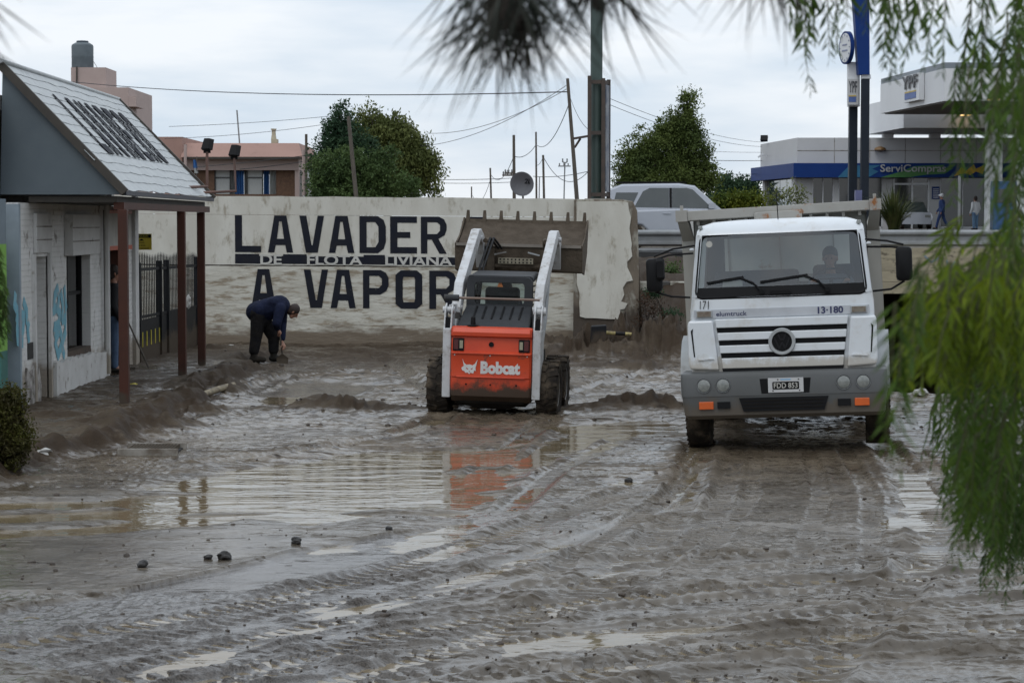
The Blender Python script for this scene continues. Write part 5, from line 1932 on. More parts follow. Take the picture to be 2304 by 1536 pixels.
K['car_glass'] = mat('dark_car_glass', (.035, .045, .045), .05, (.05, .06, .06), 2, spec=.8)
gpane([(.36, 1.12), (.86, 1.14), (1.04, 1.52), (.46, 1.52)], 'quarter_window')
gpane([(.93, 1.14), (1.84, 1.12), (1.84, 1.64), (1.34, 1.64), (1.16, 1.55)], 'rear_door_window')
bb_ = MB()
bb_.add([(1.85, -.862, 1.12), (1.915, -.862, 1.12), (1.915, -.775, 1.64), (1.85, -.775, 1.64)], [(0, 1, 2, 3)])
bb_.build('door_pillar', K['black'], suv, recalc=False)
gpane([(1.92, 1.12), (2.98, 1.10), (2.46, 1.60), (2.30, 1.64), (1.92, 1.64)], 'front_door_window')
b = MB()
b.bar((.5, -.62, 1.79), (2.3, -.62, 1.79), .04, .03)
b.bar((.5, .62, 1.79), (2.3, .62, 1.79), .04, .03)
b.build('roof_rail', K['black'], suv)
b = MB()
b.loft([[(2.95 + x, y_, 1.17 + z) for x, z in rrect(.09, .07, .03)] for y_ in (-1.04, -.92)])
b.build('wing_mirror', K['silver'], suv, smooth=40)
for x in (1.78, 2.78):
    b = MB()
    b.box(x - .1, x + .1, -.93, -.895, .96, .985)
    b.build('door_handle', K['silver'], suv, bevel=.006)
b = MB()
b.box(.5, 4.1, -.915, -.895, .28, .34)
b.build('sill', K['silver'], suv)
for x in (.86, 3.65):
    for y_ in (-.78, .78):
        o = MB()
        o.lathe([(.20, -.1), (.33, -.11), (.36, -.08), (.36, .08), (.33, .11), (.2, .1)], (x, y_, .36), 'y', 24)
        w_ = o.build('wheel', K['rubber'], suv, smooth=40)
        o = MB()
        o.lathe([(.03, -.09), (.1, -.1), (.2, -.08), (.2, .08)], (x, y_, .36), 'y', 20)
        o.build('rim', K['steel'], w_, smooth=40)
b = MB()
b.box(.0, .06, -.8, -.6, .8, 1.0)
b.build('tail_lamp', K['red_lens'], suv)
b = MB()
b.box(4.38, 4.5, -.82, -.5, .72, .88)
b.build('headlight', K['lamp'], suv)
# ------------------------------------------------------------------ guardrail, bridge, embankment details
GY = 55.6
rail = thing('guardrail', 'grey corrugated steel guardrail along the upper road', 'guardrail', (0, 0, 0))
prof = [(0, 2.00), (-.09, 2.05), (-.09, 2.10), (0, 2.17), (0, 2.24), (-.09, 2.31), (-.09, 2.36), (0, 2.41), (.02, 2.41), (.02, 2.0)]
for k in range(8):
    x0 = 2.75 + 4.0 * k
    b = MB()
    b.prism([(GY + y, z) for y, z in prof], 'x', x0, x0 + 3.99)
    b.build('rail_beam', K['steel'], rail)
for k in range(17):
    x0 = 2.9 + 2.0 * k
    b = MB()
    b.box(x0, x0 + .12, GY + .03, GY + .15, 1.4 if x0 < 6.5 else 1.72, 2.36)
    b.build('rail_post', K['steel'], rail)

bridge = thing('road_bridge', 'cream concrete road bridge over a dark stream behind the willow leaves', 'bridge', (0, 0, 0))
K['bridge'] = mat('cream_bridge_concrete', (.37, .32, .22), .8, (.27, .235, .165), 1.5, bump=.01, bscale=9, dirt=(.14, .12, .085), dirt_at=.58, dirt_w=.06, dscale=3.5, stretch=(1, 1, 2.5))
b = MB()
for k, (z0, z1) in enumerate(((.83, 1.12), (1.128, 1.40), (1.408, 1.70), (1.708, 1.96))):
    b.box(6.4, 20, 55.2 + .004 * (k % 2), 55.6, z0, z1)
b.build('edge_beam', K['bridge'], bridge)
b = MB()
b.box(6.3, 20, 55.6, 66.8, .95, 1.59)
b.build('deck', K['concrete'], bridge)
for x0 in (5.9, 17.2):
    b = MB()
    b.box(x0, x0 + .6, 55.25, 66.5, -2.2, .82)
    b.build('abutment', K['concrete'], bridge)
b = MB()
for st in ([(2080, 575), (2095, 590), (2112, 580)], [(2130, 585), (2135, 605), (2150, 588)], [(2190, 578), (2200, 600), (2215, 582), (2222, 604)]):
    pts = [px(x, y, 55.19) for x, y in st]
    for p, q in zip(pts[:-1], pts[1:]):
        b.bar(p, q, .004, .05, up=(0, 0, 1))
b.build('faint_graffiti', mat('faded_blue_paint', (.20, .25, .27), .7), bridge)

# painted kerb on the slope
kerb = thing('painted_kerb', 'low kerb of alternate white and dark blocks on the bank above the barrier pole', 'kerb', (0, 0, 0))
kw, kd = mat('kerb_white', (.45, .44, .38), .7, dirt=MUD, dirt_at=.6, dirt_w=.1), mat('kerb_dark', (.06, .055, .05), .7)
for k in range(8):
    x0 = 2.72 + .42 * k
    b = MB()
    b.box(x0, x0 + .41, 50.0, 50.25, .95, 1.27)
    b.build('kerb_block', kw if k % 2 == 0 else kd, kerb, bevel=.02)

# barrier pole with black counterweight
bar = thing('barrier_pole', 'black and yellow striped barrier pole with dark counterweight at the broken pier', 'barrier', (0, 0, 0))
a, c = px(1362, 748, 41.2), px(1560, 762, 41.5)
ky, kb = mat('faded_yellow_paint', (.45, .37, .14), .6, dirt=MUD, dirt_at=.6, dirt_w=.1, dscale=6), K['blackmetal']
n_ = 9
for k in range(n_):
    b = MB()
    p, q = a.lerp(c, k / n_), a.lerp(c, (k + .98) / n_)
    b.tube([p, q], .035, 10)
    b.build('pole_band', ky if k % 2 == 0 else kb, bar, smooth=40)
b = MB()
cw = px(1345, 760, 41.1)
b.hexa([(cw.x - .16, 41.0, cw.z - .45), (cw.x + .14, 41.0, cw.z - .45), (cw.x + .14, 41.3, cw.z - .45), (cw.x - .16, 41.3, cw.z - .45),
        (cw.x - .12, 41.0, cw.z + .22), (cw.x + .16, 41.0, cw.z + .24), (cw.x + .16, 41.3, cw.z + .24), (cw.x - .12, 41.3, cw.z + .22)])
b.build('counterweight', K['blackmetal'], bar, bevel=.02)
b = MB()
p, q = px(1488, 806, 41), px(1590, 811, 41.2)
b.tube([p, p.lerp(q, .5), q], .03, 8)
tag(b.build('fallen_pipe', ky, smooth=50), 'short dirty yellow pipe lying in the mud beside the truck', 'pipe')
b = MB()
p, q = gp(455, 893, .06), gp(525, 872, .10)
b.tube([p + Vector((0, 0, .03)), p.lerp(q, .5) + Vector((0, 0, .045)), q + Vector((0, 0, .04))], .05, 8)
tag(b.build('kerb_pole', mat('pale_muddy_pole', (.30, .25, .16), .7, (.12, .095, .065), 9), smooth=50), 'pale muddy pole lying along the broken footway edge', 'pole')

# storm-drain grate in the mud
gr = thing('drain_grate', 'rusty drain grate half buried in mud left of the puddle', 'drain', gp(345, 1018, 0.0))
for k in range(15):
    b = MB()
    x = -.26 + .036 * k
    b.box(x, x + .014, -.30, .28, .03, .075)
    b.build('grate_bar', K['mudsteel'], gr)
b = MB()
b.box(-.28, .29, -.31, .29, -.06, .028)
b.build('grate_well', K['dark_in'], gr)
b = MB()
b.box(-.34, .33, -.37, -.312, -.05, .08)
b.build('grate_frame', K['concrete'], gr)
b = MB()
b.box(-.34, .33, .292, .34, -.05, .08)
b.build('grate_frame', K['concrete'], gr)

# black lumps of tar on the silt
def lump(label, x, y, s):
    c = gp(x, y)
    bm_ = bmesh.new()
    bmesh.ops.create_icosphere(bm_, subdivisions=3, radius=s)
    for v in bm_.verts:
        k = N2(np.array([v.co.x + x]), np.array([v.co.y + v.co.z]), s * .7, 3)[0]
        v.co *= 1 + .28 * float(k) + random.uniform(-.07, .07)
        v.co.z *= .75
    me = bpy.data.meshes.new('tar_lump')
    bm_.to_mesh(me)
    bm_.free()
    me.materials.append(K['lump'])
    o = bpy.data.objects.new('tar_lump', me)
    col.objects.link(o)
    o.location = (c.x, c.y, gz(c.x, c.y) + s * .45)
    tag(o, label, 'lump', 'dark lumps on the mud')


K['lump'] = mat('black_wet_lump', (.012, .012, .012), .5, (.025, .022, .02), 9, bump=.02, bscale=30)
lump('leftmost of the three black lumps on the flat silt', 320, 1282, .043)
lump('largest black lump on the silt, middle of three', 506, 1264, .055)
lump('black lump on the silt nearest the long puddle', 667, 1227, .043)
lump('brownish small lump touching the largest black lump', 468, 1262, .032)
lump('dark lump at the puddle edge between loader and truck', 1415, 1080, .04)
lump('small reddish-dark lump on the road edge below the orange reflection', 875, 1198, .03)

# ------------------------------------------------------------------ buildings behind the wall
K['pink'] = mat('salmon_render', (.36, .22, .18), .8, (.32, .195, .16), 1, dirt=(.24, .15, .125), dirt_at=.66, dirt_w=.1)
K['pinkpale'] = mat('pale_pink_render', (.42, .33, .30), .8, (.38, .295, .27), 1)
house = thing('pink_house', 'pink flat-roofed house with blue curtains behind the lettered wall', 'building', (0, 0, 0))
HY = 85.0


def hp(x, y, d=HY):
    p = px(x, y, d)
    return p.x, p.z


def hbox(bb, x0, y0, x1, y1, ya, yb):
    a_, c_ = hp(x0, y1, ya), hp(x1, y0, ya)
    bb.box(a_[0], c_[0], ya, yb, a_[1], c_[1])


b = MB()
hbox(b, 380, 383, 482, 520, HY, HY + 7)
hbox(b, 622, 383, 664, 520, HY, HY + 7)
hbox(b, 482, 437, 622, 520, HY, HY + 7)
b.build('wall', mat('brown_stone_panel', (.15, .085, .05), .85, (.10, .055, .035), 9, bump=.02, bscale=25), house)
b = MB()
hbox(b, 400, 357, 672, 383, HY - .25, HY + 7)
b.build('fascia', K['pinkpale'], house)
b = MB()
A, B_, C_, D_ = hp(412, 355), hp(684, 355), hp(672, 322), hp(412, 322)
b.hexa([(A[0], HY - .6, A[1]), (B_[0], HY - .6, B_[1]), (B_[0], HY + 7, B_[1]), (A[0], HY + 7, A[1]), (D_[0], HY + .1, D_[1]), (C_[0], HY + .1, C_[1]), (C_[0], HY + 6.3, C_[1]), (D_[0], HY + 6.3, D_[1])])
rf_ = b.build('parapet', K['pink'], house)
b = MB()
hbox(b, 412, 353, 684, 358, HY - .7, HY - .58)
b.build('gutter', K['darkwood'], rf_)
b = MB()
hbox(b, 350, 308, 410, 520, HY - .4, HY + 6)
b.build('stair_block', K['pink'], house)
for xx in (417, 683):
    b = MB()
    p, q = hp(xx, 325, HY - .75), hp(xx, 440, HY - .75)
    b.tube([(p[0], HY - .75, p[1] if xx < 500 else p[1] - .2), (q[0], HY - .75, q[1])], .06, 8)
    b.build('drainpipe', K['pinkpale'], house, smooth=40)
b = MB()
hbox(b, 664, 383, 672, 520, HY - .2, HY + .2)
b.build('corner_column', K['pinkpale'], house)
b = MB()
hbox(b, 672, 383, 682, 520, HY + .5, HY + 6)
b.build('side_wall', K['plaster'], house)
b = MB()
hbox(b, 610, 313, 623, 324, HY + 2, HY + 2.6)
p = hp(616, 314, HY + 2.3)
b.lathe([(.11, 0), (.08, .2), (.08, .36), (.11, .37), (.11, .42)], (p[0], HY + 2.3, p[1]), 'z', 10)
b.build('chimney', mat('cream_render', (.42, .38, .28), .8), house)
b = MB()
p = hp(533, 248, HY + 3)
b.tube([(p[0], HY + 3, p[1]), (p[0] + .1, HY + 3, hp(533, 325, HY + 3)[1])], .03, 6)
b.build('roof_mast', K['steel'], house)
K['winframe'] = mat('dark_window_frame', (.03, .028, .026), .5)
K['curtain'] = mat('white_curtain', (.42, .43, .42), .9, (.34, .35, .34), 12, stretch=(6, 1, .3))
K['bluecurtain'] = mat('blue_curtain', (.035, .14, .36), .85, (.03, .11, .29), 12, stretch=(6, 1, .3))
for x0, x1 in ((483, 519), (555, 592)):
    b = MB()
    hbox(b, x0, 384, x1, 437, HY + .12, HY + .16)
    w_ = b.build('window', K['car_glass'], house)
    b = MB()
    for q0, r0, q1, r1 in ((x0, 384, x0 + 2, 437), (x1 - 2, 384, x1, 437), (x0 + 2, 399, x1 - 2, 401)):
        hbox(b, q0, r0, q1, r1, HY + .04, HY + .11)
    b.build('window_frame', K['winframe'], w_)
    b = MB()
    hbox(b, x0 + 2.5, 385, x1 - 2.5, 398, HY + .09, HY + .10)
    hbox(b, x0 + 2.5, 402, x1 - 2.5, 437, HY + .09, HY + .10)
    b.build('blind', K['curtain'], w_)


def curtain(x0, x1, m):
    bb = MB()
    a_, c_ = hp(x0, 440, HY), hp(x1, 384, HY)
    n2 = 16
    top = [(a_[0] + (c_[0] - a_[0]) * i / n2, HY + .13 + .05 * math.sin(i * 1.9)) for i in range(n2 + 1)]
    bb.add([(x, y, a_[1]) for x, y in top] + [(x, y, c_[1]) for x, y in top], [(i, i + 1, n2 + 2 + i, n2 + 1 + i) for i in range(n2)])
    bb.build('curtain', K[m], house, recalc=False)


curtain(519.5, 527, 'curtain')
curtain(527.5, 548, 'bluecurtain')
curtain(548.5, 554.5, 'curtain')
curtain(592.5, 605, 'bluecurtain')
curtain(605.5, 622, 'curtain')

tower = thing('pink_block', 'pink stepped rooftop block carrying the grey water tank above the shop roof', 'building', (0, 0, 0))
TYd = 112.0
b = MB()
hbox(b, 160, 152, 238, 197, TYd, TYd + 3)
b.build('tank_plinth', K['pinkpale'], tower)
b = MB()
hbox(b, 156, 197, 289, 505, TYd - .3, TYd + 7)
b.build('wall', K['pinkpale'], tower)
b = MB()
hbox(b, 289, 217, 306, 240, TYd - .3, TYd + 2)
b.build('cornice', K['pinkpale'], tower)
b = MB()
a_ = hp(173, 150, TYd - .05)
c_ = hp(173, 200, TYd - .05)
b.tube([(a_[0], TYd - .08, a_[1]), (c_[0], TYd - .08, c_[1])], .04, 6)
b.build('pipe', K['darkwood'], tower)
tk = thing('water_tank', 'grey domed plastic water tank on the pink rooftop block', 'tank', (px(186, 150, TYd + .9).x, TYd + .9, px(186, 150.5, TYd).z))
b = MB()
b.lathe([(.54, 0), (.55, .05), (.545, .5), (.555, .55), (.545, .6), (.55, 1.08), (.52, 1.16), (.36, 1.26), (.30, 1.27)], (0, 0, 0), 'z', 28)
b.build('tank_body', mat('grey_tank', (.10, .125, .14), .6), tk, smooth=35)
b = MB()
b.lathe([(.30, 1.272), (.31, 1.33), (.28, 1.36), (.1, 1.38)], (0, 0, 0), 'z', 20)
b.build('lid', mat('tank_lid', (.07, .09, .11), .6), tk, smooth=35)
b = MB()
b.tube([(.55, -.1, .35), (.75, -.1, .02)], .015, 6)
b.build('stay', K['steel'], tk)

# small flag behind the roof edge
fl = thing('small_flag', 'small blue and white flag behind the shop roof edge', 'flag', (0, 0, 0))
b = MB()
p, q = px(438, 400, 60), px(443, 352, 60)
b.tube([p - Vector((0, 0, 3)), q], .012, 6)
b.build('flag_staff', K['wood'], fl)
for m_, y0, y1, x0, x1 in (('bluecurtain', 360, 378, 435, 445), ('curtain', 378.2, 390, 437, 447)):
    b = MB()
    a_, c_ = px(x0, y1, 60), px(x1, y0, 60)
    vs, n2 = [], 6
    for j in (0, 1):
        for i in range(n2 + 1):
            vs.append((a_.x + (c_.x - a_.x) * i / n2 * (1 if j == 0 else .6), 59.97 + .03 * math.sin(i * 1.6 + j), a_.z if j == 0 else c_.z))
    b.add(vs, [(i, i + 1, n2 + 2 + i, n2 + 1 + i) for i in range(n2)])
    b.build('flag_cloth', K[m_], fl, recalc=False)

# ------------------------------------------------------------------ poles, wires, dish, sign column
def pole(label, x0, y0, x1, y1, d, w0, w1=None, name='utility_pole', arms=(), m='wood', insul=True, base=1.9):
    t = thing(name, label, 'pole', (0, 0, 0), group='poles behind the wall')
    p, q = px(x0, y0, d), px(x1, y1, d)
    s_ = (q - p)
    ext = (q.z - base) / max(1e-6, -s_.z)
    q = q + s_ * ext
    b_ = MB()
    r0, r1 = w0 / F * d / 2, (w1 or w0) / F * d / 2
    b_.tube([p, q], [r0, r1], 10)
    b_.build('shaft', K[m], t, smooth=40)
    for ya_, xa_, xb_ in arms:
        a_, c_ = px(xa_, ya_, d - .12), px(xb_, ya_, d - .12)
        bb = MB()
        bb.bar(a_, c_, .08, .06)
        bb.build('crossarm', K[m], t)
        for f_ in (.1, .45, .8):
            bb = MB()
            c2_ = a_.lerp(c_, f_)
            bb.lathe([(.02, 0), (.035, .05), (.03, .1), (.01, .13)], (c2_.x, c2_.y, c2_.z + .03), 'z', 8)
            bb.build('insulator', K['steel'], t, smooth=50)
    return t


pole('weathered leaning pole standing in front of the left tree', 784, 262, 801, 440, 70, 8, 11)
pole('shortest thin dark pole, leftmost of the row right of the left tree', 1061, 420, 1061, 445, 120, 3)
pole('brown pole left of the satellite dish', 1103, 378, 1105, 445, 105, 4, 5)
pole('thick brown pole directly behind the satellite dish', 1156, 304, 1157, 445, 85, 6, 9, arms=((390, 1135, 1156), (394.5, 1130, 1156)))
pole('tall slim pole just right of the satellite dish', 1206, 297, 1207, 445, 95, 4, 5)
pole('grey pole with sagging cables, second right of the dish', 1222, 349, 1224, 445, 90, 5, 6)
lp_ = pole('slim metal lamp pole with a forked head between the poles', 1271, 367, 1269, 445, 110, 3, 3, name='lamp_pole', m='steel', arms=((374, 1256, 1284),))
b = MB()
for dx in (-5, 5):
    b.tube([px(1271, 367, 110), px(1271 + dx, 364, 110), px(1271 + dx, 357, 110)], .04, 6)
b.build('lamp_fork', K['steel'], lp_)
pole('thin short lamp post right of the dish', 1214, 398, 1213, 445, 120, 2.5, name='lamp_pole', m='steel')
lean = pole('tall leaning wooden pole just left of the sign column', 1277, 177, 1298, 447, 62, 7, 11)
pole('short dark post behind the pink house corner', 689, 302, 689, 440, 84, 6)

colm = thing('sign_column', 'thick green steel column with a rusty framed sign box standing behind the wall', 'sign', (0, 0, 0))
CYd = 53.5
b = MB()
p, q = px(1343, -260, CYd), px(1344, 440, CYd)
b.tube([p, (p.x, CYd, 1.6)], .145, 16)
b.build('column', mat('green_steel', (.055, .085, .075), .5, (.04, .065, .058), 2, dirt=(.09, .06, .045), dirt_at=.66, dirt_w=.08, stretch=(3, 3, .5)), colm, smooth=40)
K['rustframe'] = mat('rusty_frame', (.075, .052, .040), .7, (.045, .035, .03), 5)
a_, c_ = px(1322, 447, CYd), px(1372, 178, CYd)
dz0, dz1 = a_.z, c_.z
for i_, (xx, yo) in enumerate(((1326, -.25), (1357, -.25), (1371, .25), (1336, .25))):
    b = MB()
    X_ = px(xx, 0, CYd).x
    b.box(X_ - .045, X_ + .045, CYd + yo - .045, CYd + yo + .045, dz0, dz1 + (.06 if i_ == 0 else 0))
    b.build('frame_post', K['rustframe'], colm)
for yy in (186, 300, 438):
    b = MB()
    z = px(0, yy, CYd).z
    xa_, xb_, xc_, xd_ = (px(v, 0, CYd).x for v in (1326, 1357, 1371, 1336))
    b.bar((xa_, CYd - .25, z), (xb_, CYd - .25, z), .05, .09)
    b.bar((xb_, CYd - .25, z), (xc_, CYd + .25, z), .05, .09)
    b.bar((xc_, CYd + .25, z), (xd_, CYd + .25, z), .05, .09)
    b.build('frame_rail', K['rustframe'], colm)
b = MB()
xb_, xc_ = px(1358.5, 0, CYd).x, px(1370.5, 0, CYd).x
z0, z1 = px(0, 432, CYd).z, px(0, 192, CYd).z
b.hexa([(xb_ + .03, CYd - .22, z0), (xb_ + .06, CYd - .22, z0), (xc_ + .03, CYd + .22, z0), (xc_, CYd + .22, z0), (xb_ + .03, CYd - .22, z1), (xb_ + .06, CYd - .22, z1), (xc_ + .03, CYd + .22, z1), (xc_, CYd + .22, z1)])
b.build('sign_panel', mat('blotched_blue_panel', (.06, .08, .13), .5, (.30, .31, .32), 6, stretch=(1, 1, .6)), colm)
b = MB()
b.bar(px(1291, 312, CYd + .1), px(1326, 306, CYd - .2), .05, .05)
b.bar(px(1293, 332, CYd + .1), px(1306, 312, CYd), .04, .04)
b.build('stay_bracket', K['rustframe'], colm)
b = MB()
z0 = px(0, 447, CYd).z
b.box(xa_ - .1, xc_ + .05, CYd - .32, CYd + .32, 1.7, z0)
b.build('base', K['concrete'], colm)

dish = thing('satellite_dish', 'grey round satellite dish with dark scrawl above the lettered wall', 'satellite dish', (0, 0, 0))
c_ = px(1176, 413, 70)
b = MB()
b.M = Matrix.Translation(c_) @ Euler((R(8), 0, R(-14))).to_matrix().to_4x4()
b.lathe([(.02, .11), (.15, .095), (.28, .05), (.375, 0), (.385, .0), (.38, .012), (.28, .062), (.15, .107), (.02, .122)], (0, -.10, 0), 'y', 32)
b.M = None
dd_ = b.build('reflector', mat('grey_dish', (.13, .13, .14), .5, (.10, .10, .11), 3), dish, smooth=40)
text_mesh('2L', .22, .16, K['black'], 'lettering', dish, frame((c_.x + .05, c_.y - .145, c_.z - .01), (.97, .24, 0), (0, -.1, 1)), bold=.03, shear=.2)
b = MB()
b.tube([(c_.x, c_.y + .06, c_.z - .1), (c_.x + .02, c_.y + .08, c_.z - .8), (c_.x + .02, c_.y + .08, 1.75)], .03, 8)
b.build('mast', K['rustframe'], dish)


def cable(label, x0, y0, d0, x1, y1, d1, sag, r=.009):
    p, q = px(x0, y0, d0), px(x1, y1, d1)
    pts = []
    for i in range(25):
        t = i / 24
        v = p.lerp(q, t)
        v.z -= sag * 4 * t * (1 - t)
        pts.append(v)
    b_ = MB()
    b_.tube(pts, r, 5, cap=False)
    tag(b_.build('overhead_cable', K['wire']), label, 'cable', 'overhead cables')


cable('thick cable from the pink rooftop block to the leaning pole', 120, 180, 105, 1275, 207, 62, .32, .017)
cable('upper thin cable over the pink house roof toward the left tree', 380, 285, 85, 740, 262, 84, .05)
cable('second thin cable over the pink house roof', 370, 312, 84.4, 745, 278, 83, .1)
cable('thin cable from leaning pole falling behind the left tree', 960, 300, 84, 1276, 200, 62.2, .35)
cable('lower thin cable from leaning pole toward the left tree', 930, 330, 83, 1278, 190, 62.4, .4)
cable('slack cable between the leaning pole and the slim pole', 1206, 325, 94, 1280, 235, 62.6, .5, .012)
cable('slack cable between the dish pole and the slim pole', 1157, 352, 84.5, 1206, 326, 94.5, .2, .014)
cable('short slack cable left of the dish pole', 1105, 394, 104, 1156, 352, 85.2, .5, .013)
cable('drooping cable between the two short left poles', 1061, 436, 119, 1104, 402, 105.5, .7, .012)
cable('level twin cable left of the dish, upper strand', 990, 404, 100, 1150, 401, 100, .03, .014)
cable('level twin cable left of the dish, lower strand', 990, 412, 101, 1150, 410, 101, .03, .012)
cable('cable rising from the dish toward the sign column', 1200, 397, 98, 1326, 385, 90, .1, .014)
cable('sagging cable from grey pole to the sign column', 1224, 356, 89, 1326, 383, 80, .65, .013)
cable('short cable between the slim and grey poles', 1207, 372, 94.8, 1223, 352, 90.2, .1, .01)
cable('long thin cable right of the sign column, upper strand', 1372, 222, 70, 1720, 320, 126, .3)
cable('long thin cable right of the sign column, lower strand', 1372, 236, 70.5, 1715, 330, 126.5, .3)
cable('level cable between right tree and service shop, upper strand', 1600, 341, 118, 1740, 343, 132, .02)
cable('level cable between right tree and service shop, dark strand', 1600, 361, 119, 1740, 361, 131, .02, .016)
cable('level cable between right tree and service shop, lowest strand', 1600, 392, 119, 1740, 391, 131, .02, .014)
cable('steep guy cable beside the leaning pole', 1278, 205, 62.7, 1322, 290, 55, .15, .007)
cable('pale wire crossing in front of the pink house windows', 440, 376, 70, 690, 350, 80, .02, .012)
cable('dark wire crossing the pink house fascia', 540, 381, 78, 680, 364, 82, .02, .014)
# ------------------------------------------------------------------ fuel station
SG = 2.25        # forecourt level
K['cream'] = mat('white_cladding', (.50, .50, .50), .5, (.46, .46, .46), .5)
K['stblue'] = mat('station_blue', (.012, .040, .17), .5, (.010, .034, .15), 1, spec=.1)
K['stdark'] = mat('dark_blue_steel', (.016, .022, .032), .5, spec=.2)
K['stwhite'] = mat('station_white', (.68, .69, .70), .45, (.64, .65, .66), .5)
K['shopglass'] = mat('dark_shop_glass', (.02, .024, .024), .06, (.035, .036, .034), 1.2, spec=.7)
K['skyglass'] = mat('sky_reflecting_glass', (.10, .13, .14), .04, spec=1.0, metal=.55)
st = thing('service_shop', 'pale fuel station shop with blue fascia band reading ServiCompras', 'building', (0, 0, 0))
SY = 119.0
sx = lambda x, d=SY: px(x, 0, d).x
szz = lambda y, d=SY: px(1152, y, d).z
XL, XR = sx(1796), sx(2420)
zb0, zb1, zp = szz(400), szz(367), szz(310)
ang = [(XL, SY), (XR, SY), (XR, SY + 12), (sx(1716, 127.5), 127.5)]
b = MB()
b.prism([(XL, SY), (XR, SY), (XR, SY + 12), (sx(1722, 127), 129)], 'z', zb1 - .02, zp)
b.build('parapet', K['cream'], st)
for yv in (339,):
    b = MB()
    b.box(XL + .01, XR, SY - .012, SY, szz(yv) - .02, szz(yv) + .02)
    b.build('panel_joint', K['concrete'], st)
for xv in (1880, 1960, 2040, 2120, 2200):
    b = MB()
    b.box(sx(xv) - .015, sx(xv) + .015, SY - .011, SY - .001, zb1, zp)
    b.build('panel_joint', K['concrete'], st)
b = MB()
b.prism([(sx(1788, SY - .9), SY - .9), (XR, SY - .9), (XR, SY + 11), (sx(1700, 127), 129)], 'z', zb0, zb1 - .025)
fasc = b.build('fascia_band', K['stblue'], st)
for m_, poly in ((mat('cyan_print', (.02, .14, .26), .5), [(1888, 399), (1915, 372), (1985, 372), (1965, 380), (1980, 386), (1958, 399)]),
                 (mat('green_print', (.06, .20, .05), .5), [(1986, 399), (2035, 385), (2060, 374), (2130, 371), (2120, 380), (2150, 378), (2130, 391), (2080, 394), (2050, 399)]),
                 (mat('yellow_print', (.62, .38, .02), .5), [(2150, 397), (2168, 375), (2178, 384), (2195, 370), (2200, 380), (2222, 370), (2216, 392), (2200, 386), (2188, 394), (2175, 390)])):
    b = MB()
    b.prism([(sx(x, SY - .91), szz(y, SY - .91)) for x, y in poly], 'y', SY - .915, SY - .905)
    b.build('fascia_print', m_, fasc)
w_ = sx(2131, SY) - sx(1984, SY)
text_mesh('ServiCompras', w_, .52, mat('silver_letters', (.40, .41, .42), .4), 'lettering', fasc, FRONT(sx(1984, SY - .95), SY - .97, szz(393, SY)), bold=.012, depth=.04)
for x0, x1 in ((1796, 1831), (1879, 1890), (1990, 2012), (2096, 2120), (2222, 2420)):
    b = MB()
    b.box(sx(x0), sx(x1), SY, SY + .25, SG - .3, zb0)
    b.build('wall_pier', K['cream'], st)
for x0, x1, nm in ((1831, 1879, 'window'), (1890, 1990, 'window'), (2120, 2222, 'window')):
    b = MB()
    b.box(sx(x0), sx(x1), SY + .12, SY + .16, SG, zb0)
    wv = b.build(nm, K['shopglass'], st)
    b = MB()
    for xx in (x0, (x0 + x1) / 2 - 1, x1 - 2):
        b.box(sx(xx), sx(xx) + .05, SY + .04, SY + .11, SG, zb0)
    b.box(sx(x0), sx(x1), SY + .04, SY + .11, SG - .05, SG + .12)
    b.build('window_frame', K['stwhite'], wv)
b = MB()
b.box(sx(2012), sx(2096), SY + .12, SY + .16, SG, zb0)
dv = b.build('door', K['shopglass'], st)
b = MB()
for xx in (2013, 2055, 2092):
    b.box(sx(xx), sx(xx) + .09, SY + .03, SY + .11, SG, zb0)
for yy in (414,):
    b.box(sx(2013), sx(2096), SY + .025, SY + .10, szz(yy) - .05, szz(yy) + .05)
b.build('door_frame', K['stwhite'], dv)
b = MB()
b.box(sx(2101), sx(2118), SY - .06, SY - .01, szz(448), szz(420))
pb = b.build('price_board', K['stblue'], st)
for k in range(5):
    b = MB()
    z = szz(445) + .11 * k
    b.box(sx(2103), sx(2116), SY - .066, SY - .061, z, z + .04)
    b.build('print_line', K['stwhite'], pb)
# side wall windows reflecting the sky
P0, P1 = Vector((sx(1796), SY + .02, 0)), Vector((sx(1722, 128), 128.0, 0))
b = MB()
dv_ = (P1 - P0)
nv_ = Vector((-dv_.y, dv_.x, 0)).normalized() * -1
for t0, t1 in ((0, .1), (.93, 1.0)):
    b.bar(P0 + dv_ * t0 + Vector((0, 0, (SG + zb0) / 2)), P0 + dv_ * t1 + Vector((0, 0, (SG + zb0) / 2)), .2, zb0 - SG)
b.bar(P0 + dv_ * .1 + Vector((0, 0, SG + .25)), P0 + dv_ * .93 + Vector((0, 0, SG + .25)), .2, .5)
b.build('side_wall', K['cream'], st)
for k in range(4):
    t0, t1 = .105 + .206 * k, .105 + .206 * k + .195
    b = MB()
    b.bar(P0 + dv_ * t0 + Vector((.05, 0, (SG + .5 + zb0) / 2)), P0 + dv_ * t1 + Vector((.05, 0, (SG + .5 + zb0) / 2)), .04, zb0 - SG - .5)
    b.build('side_window', K['skyglass'], st)
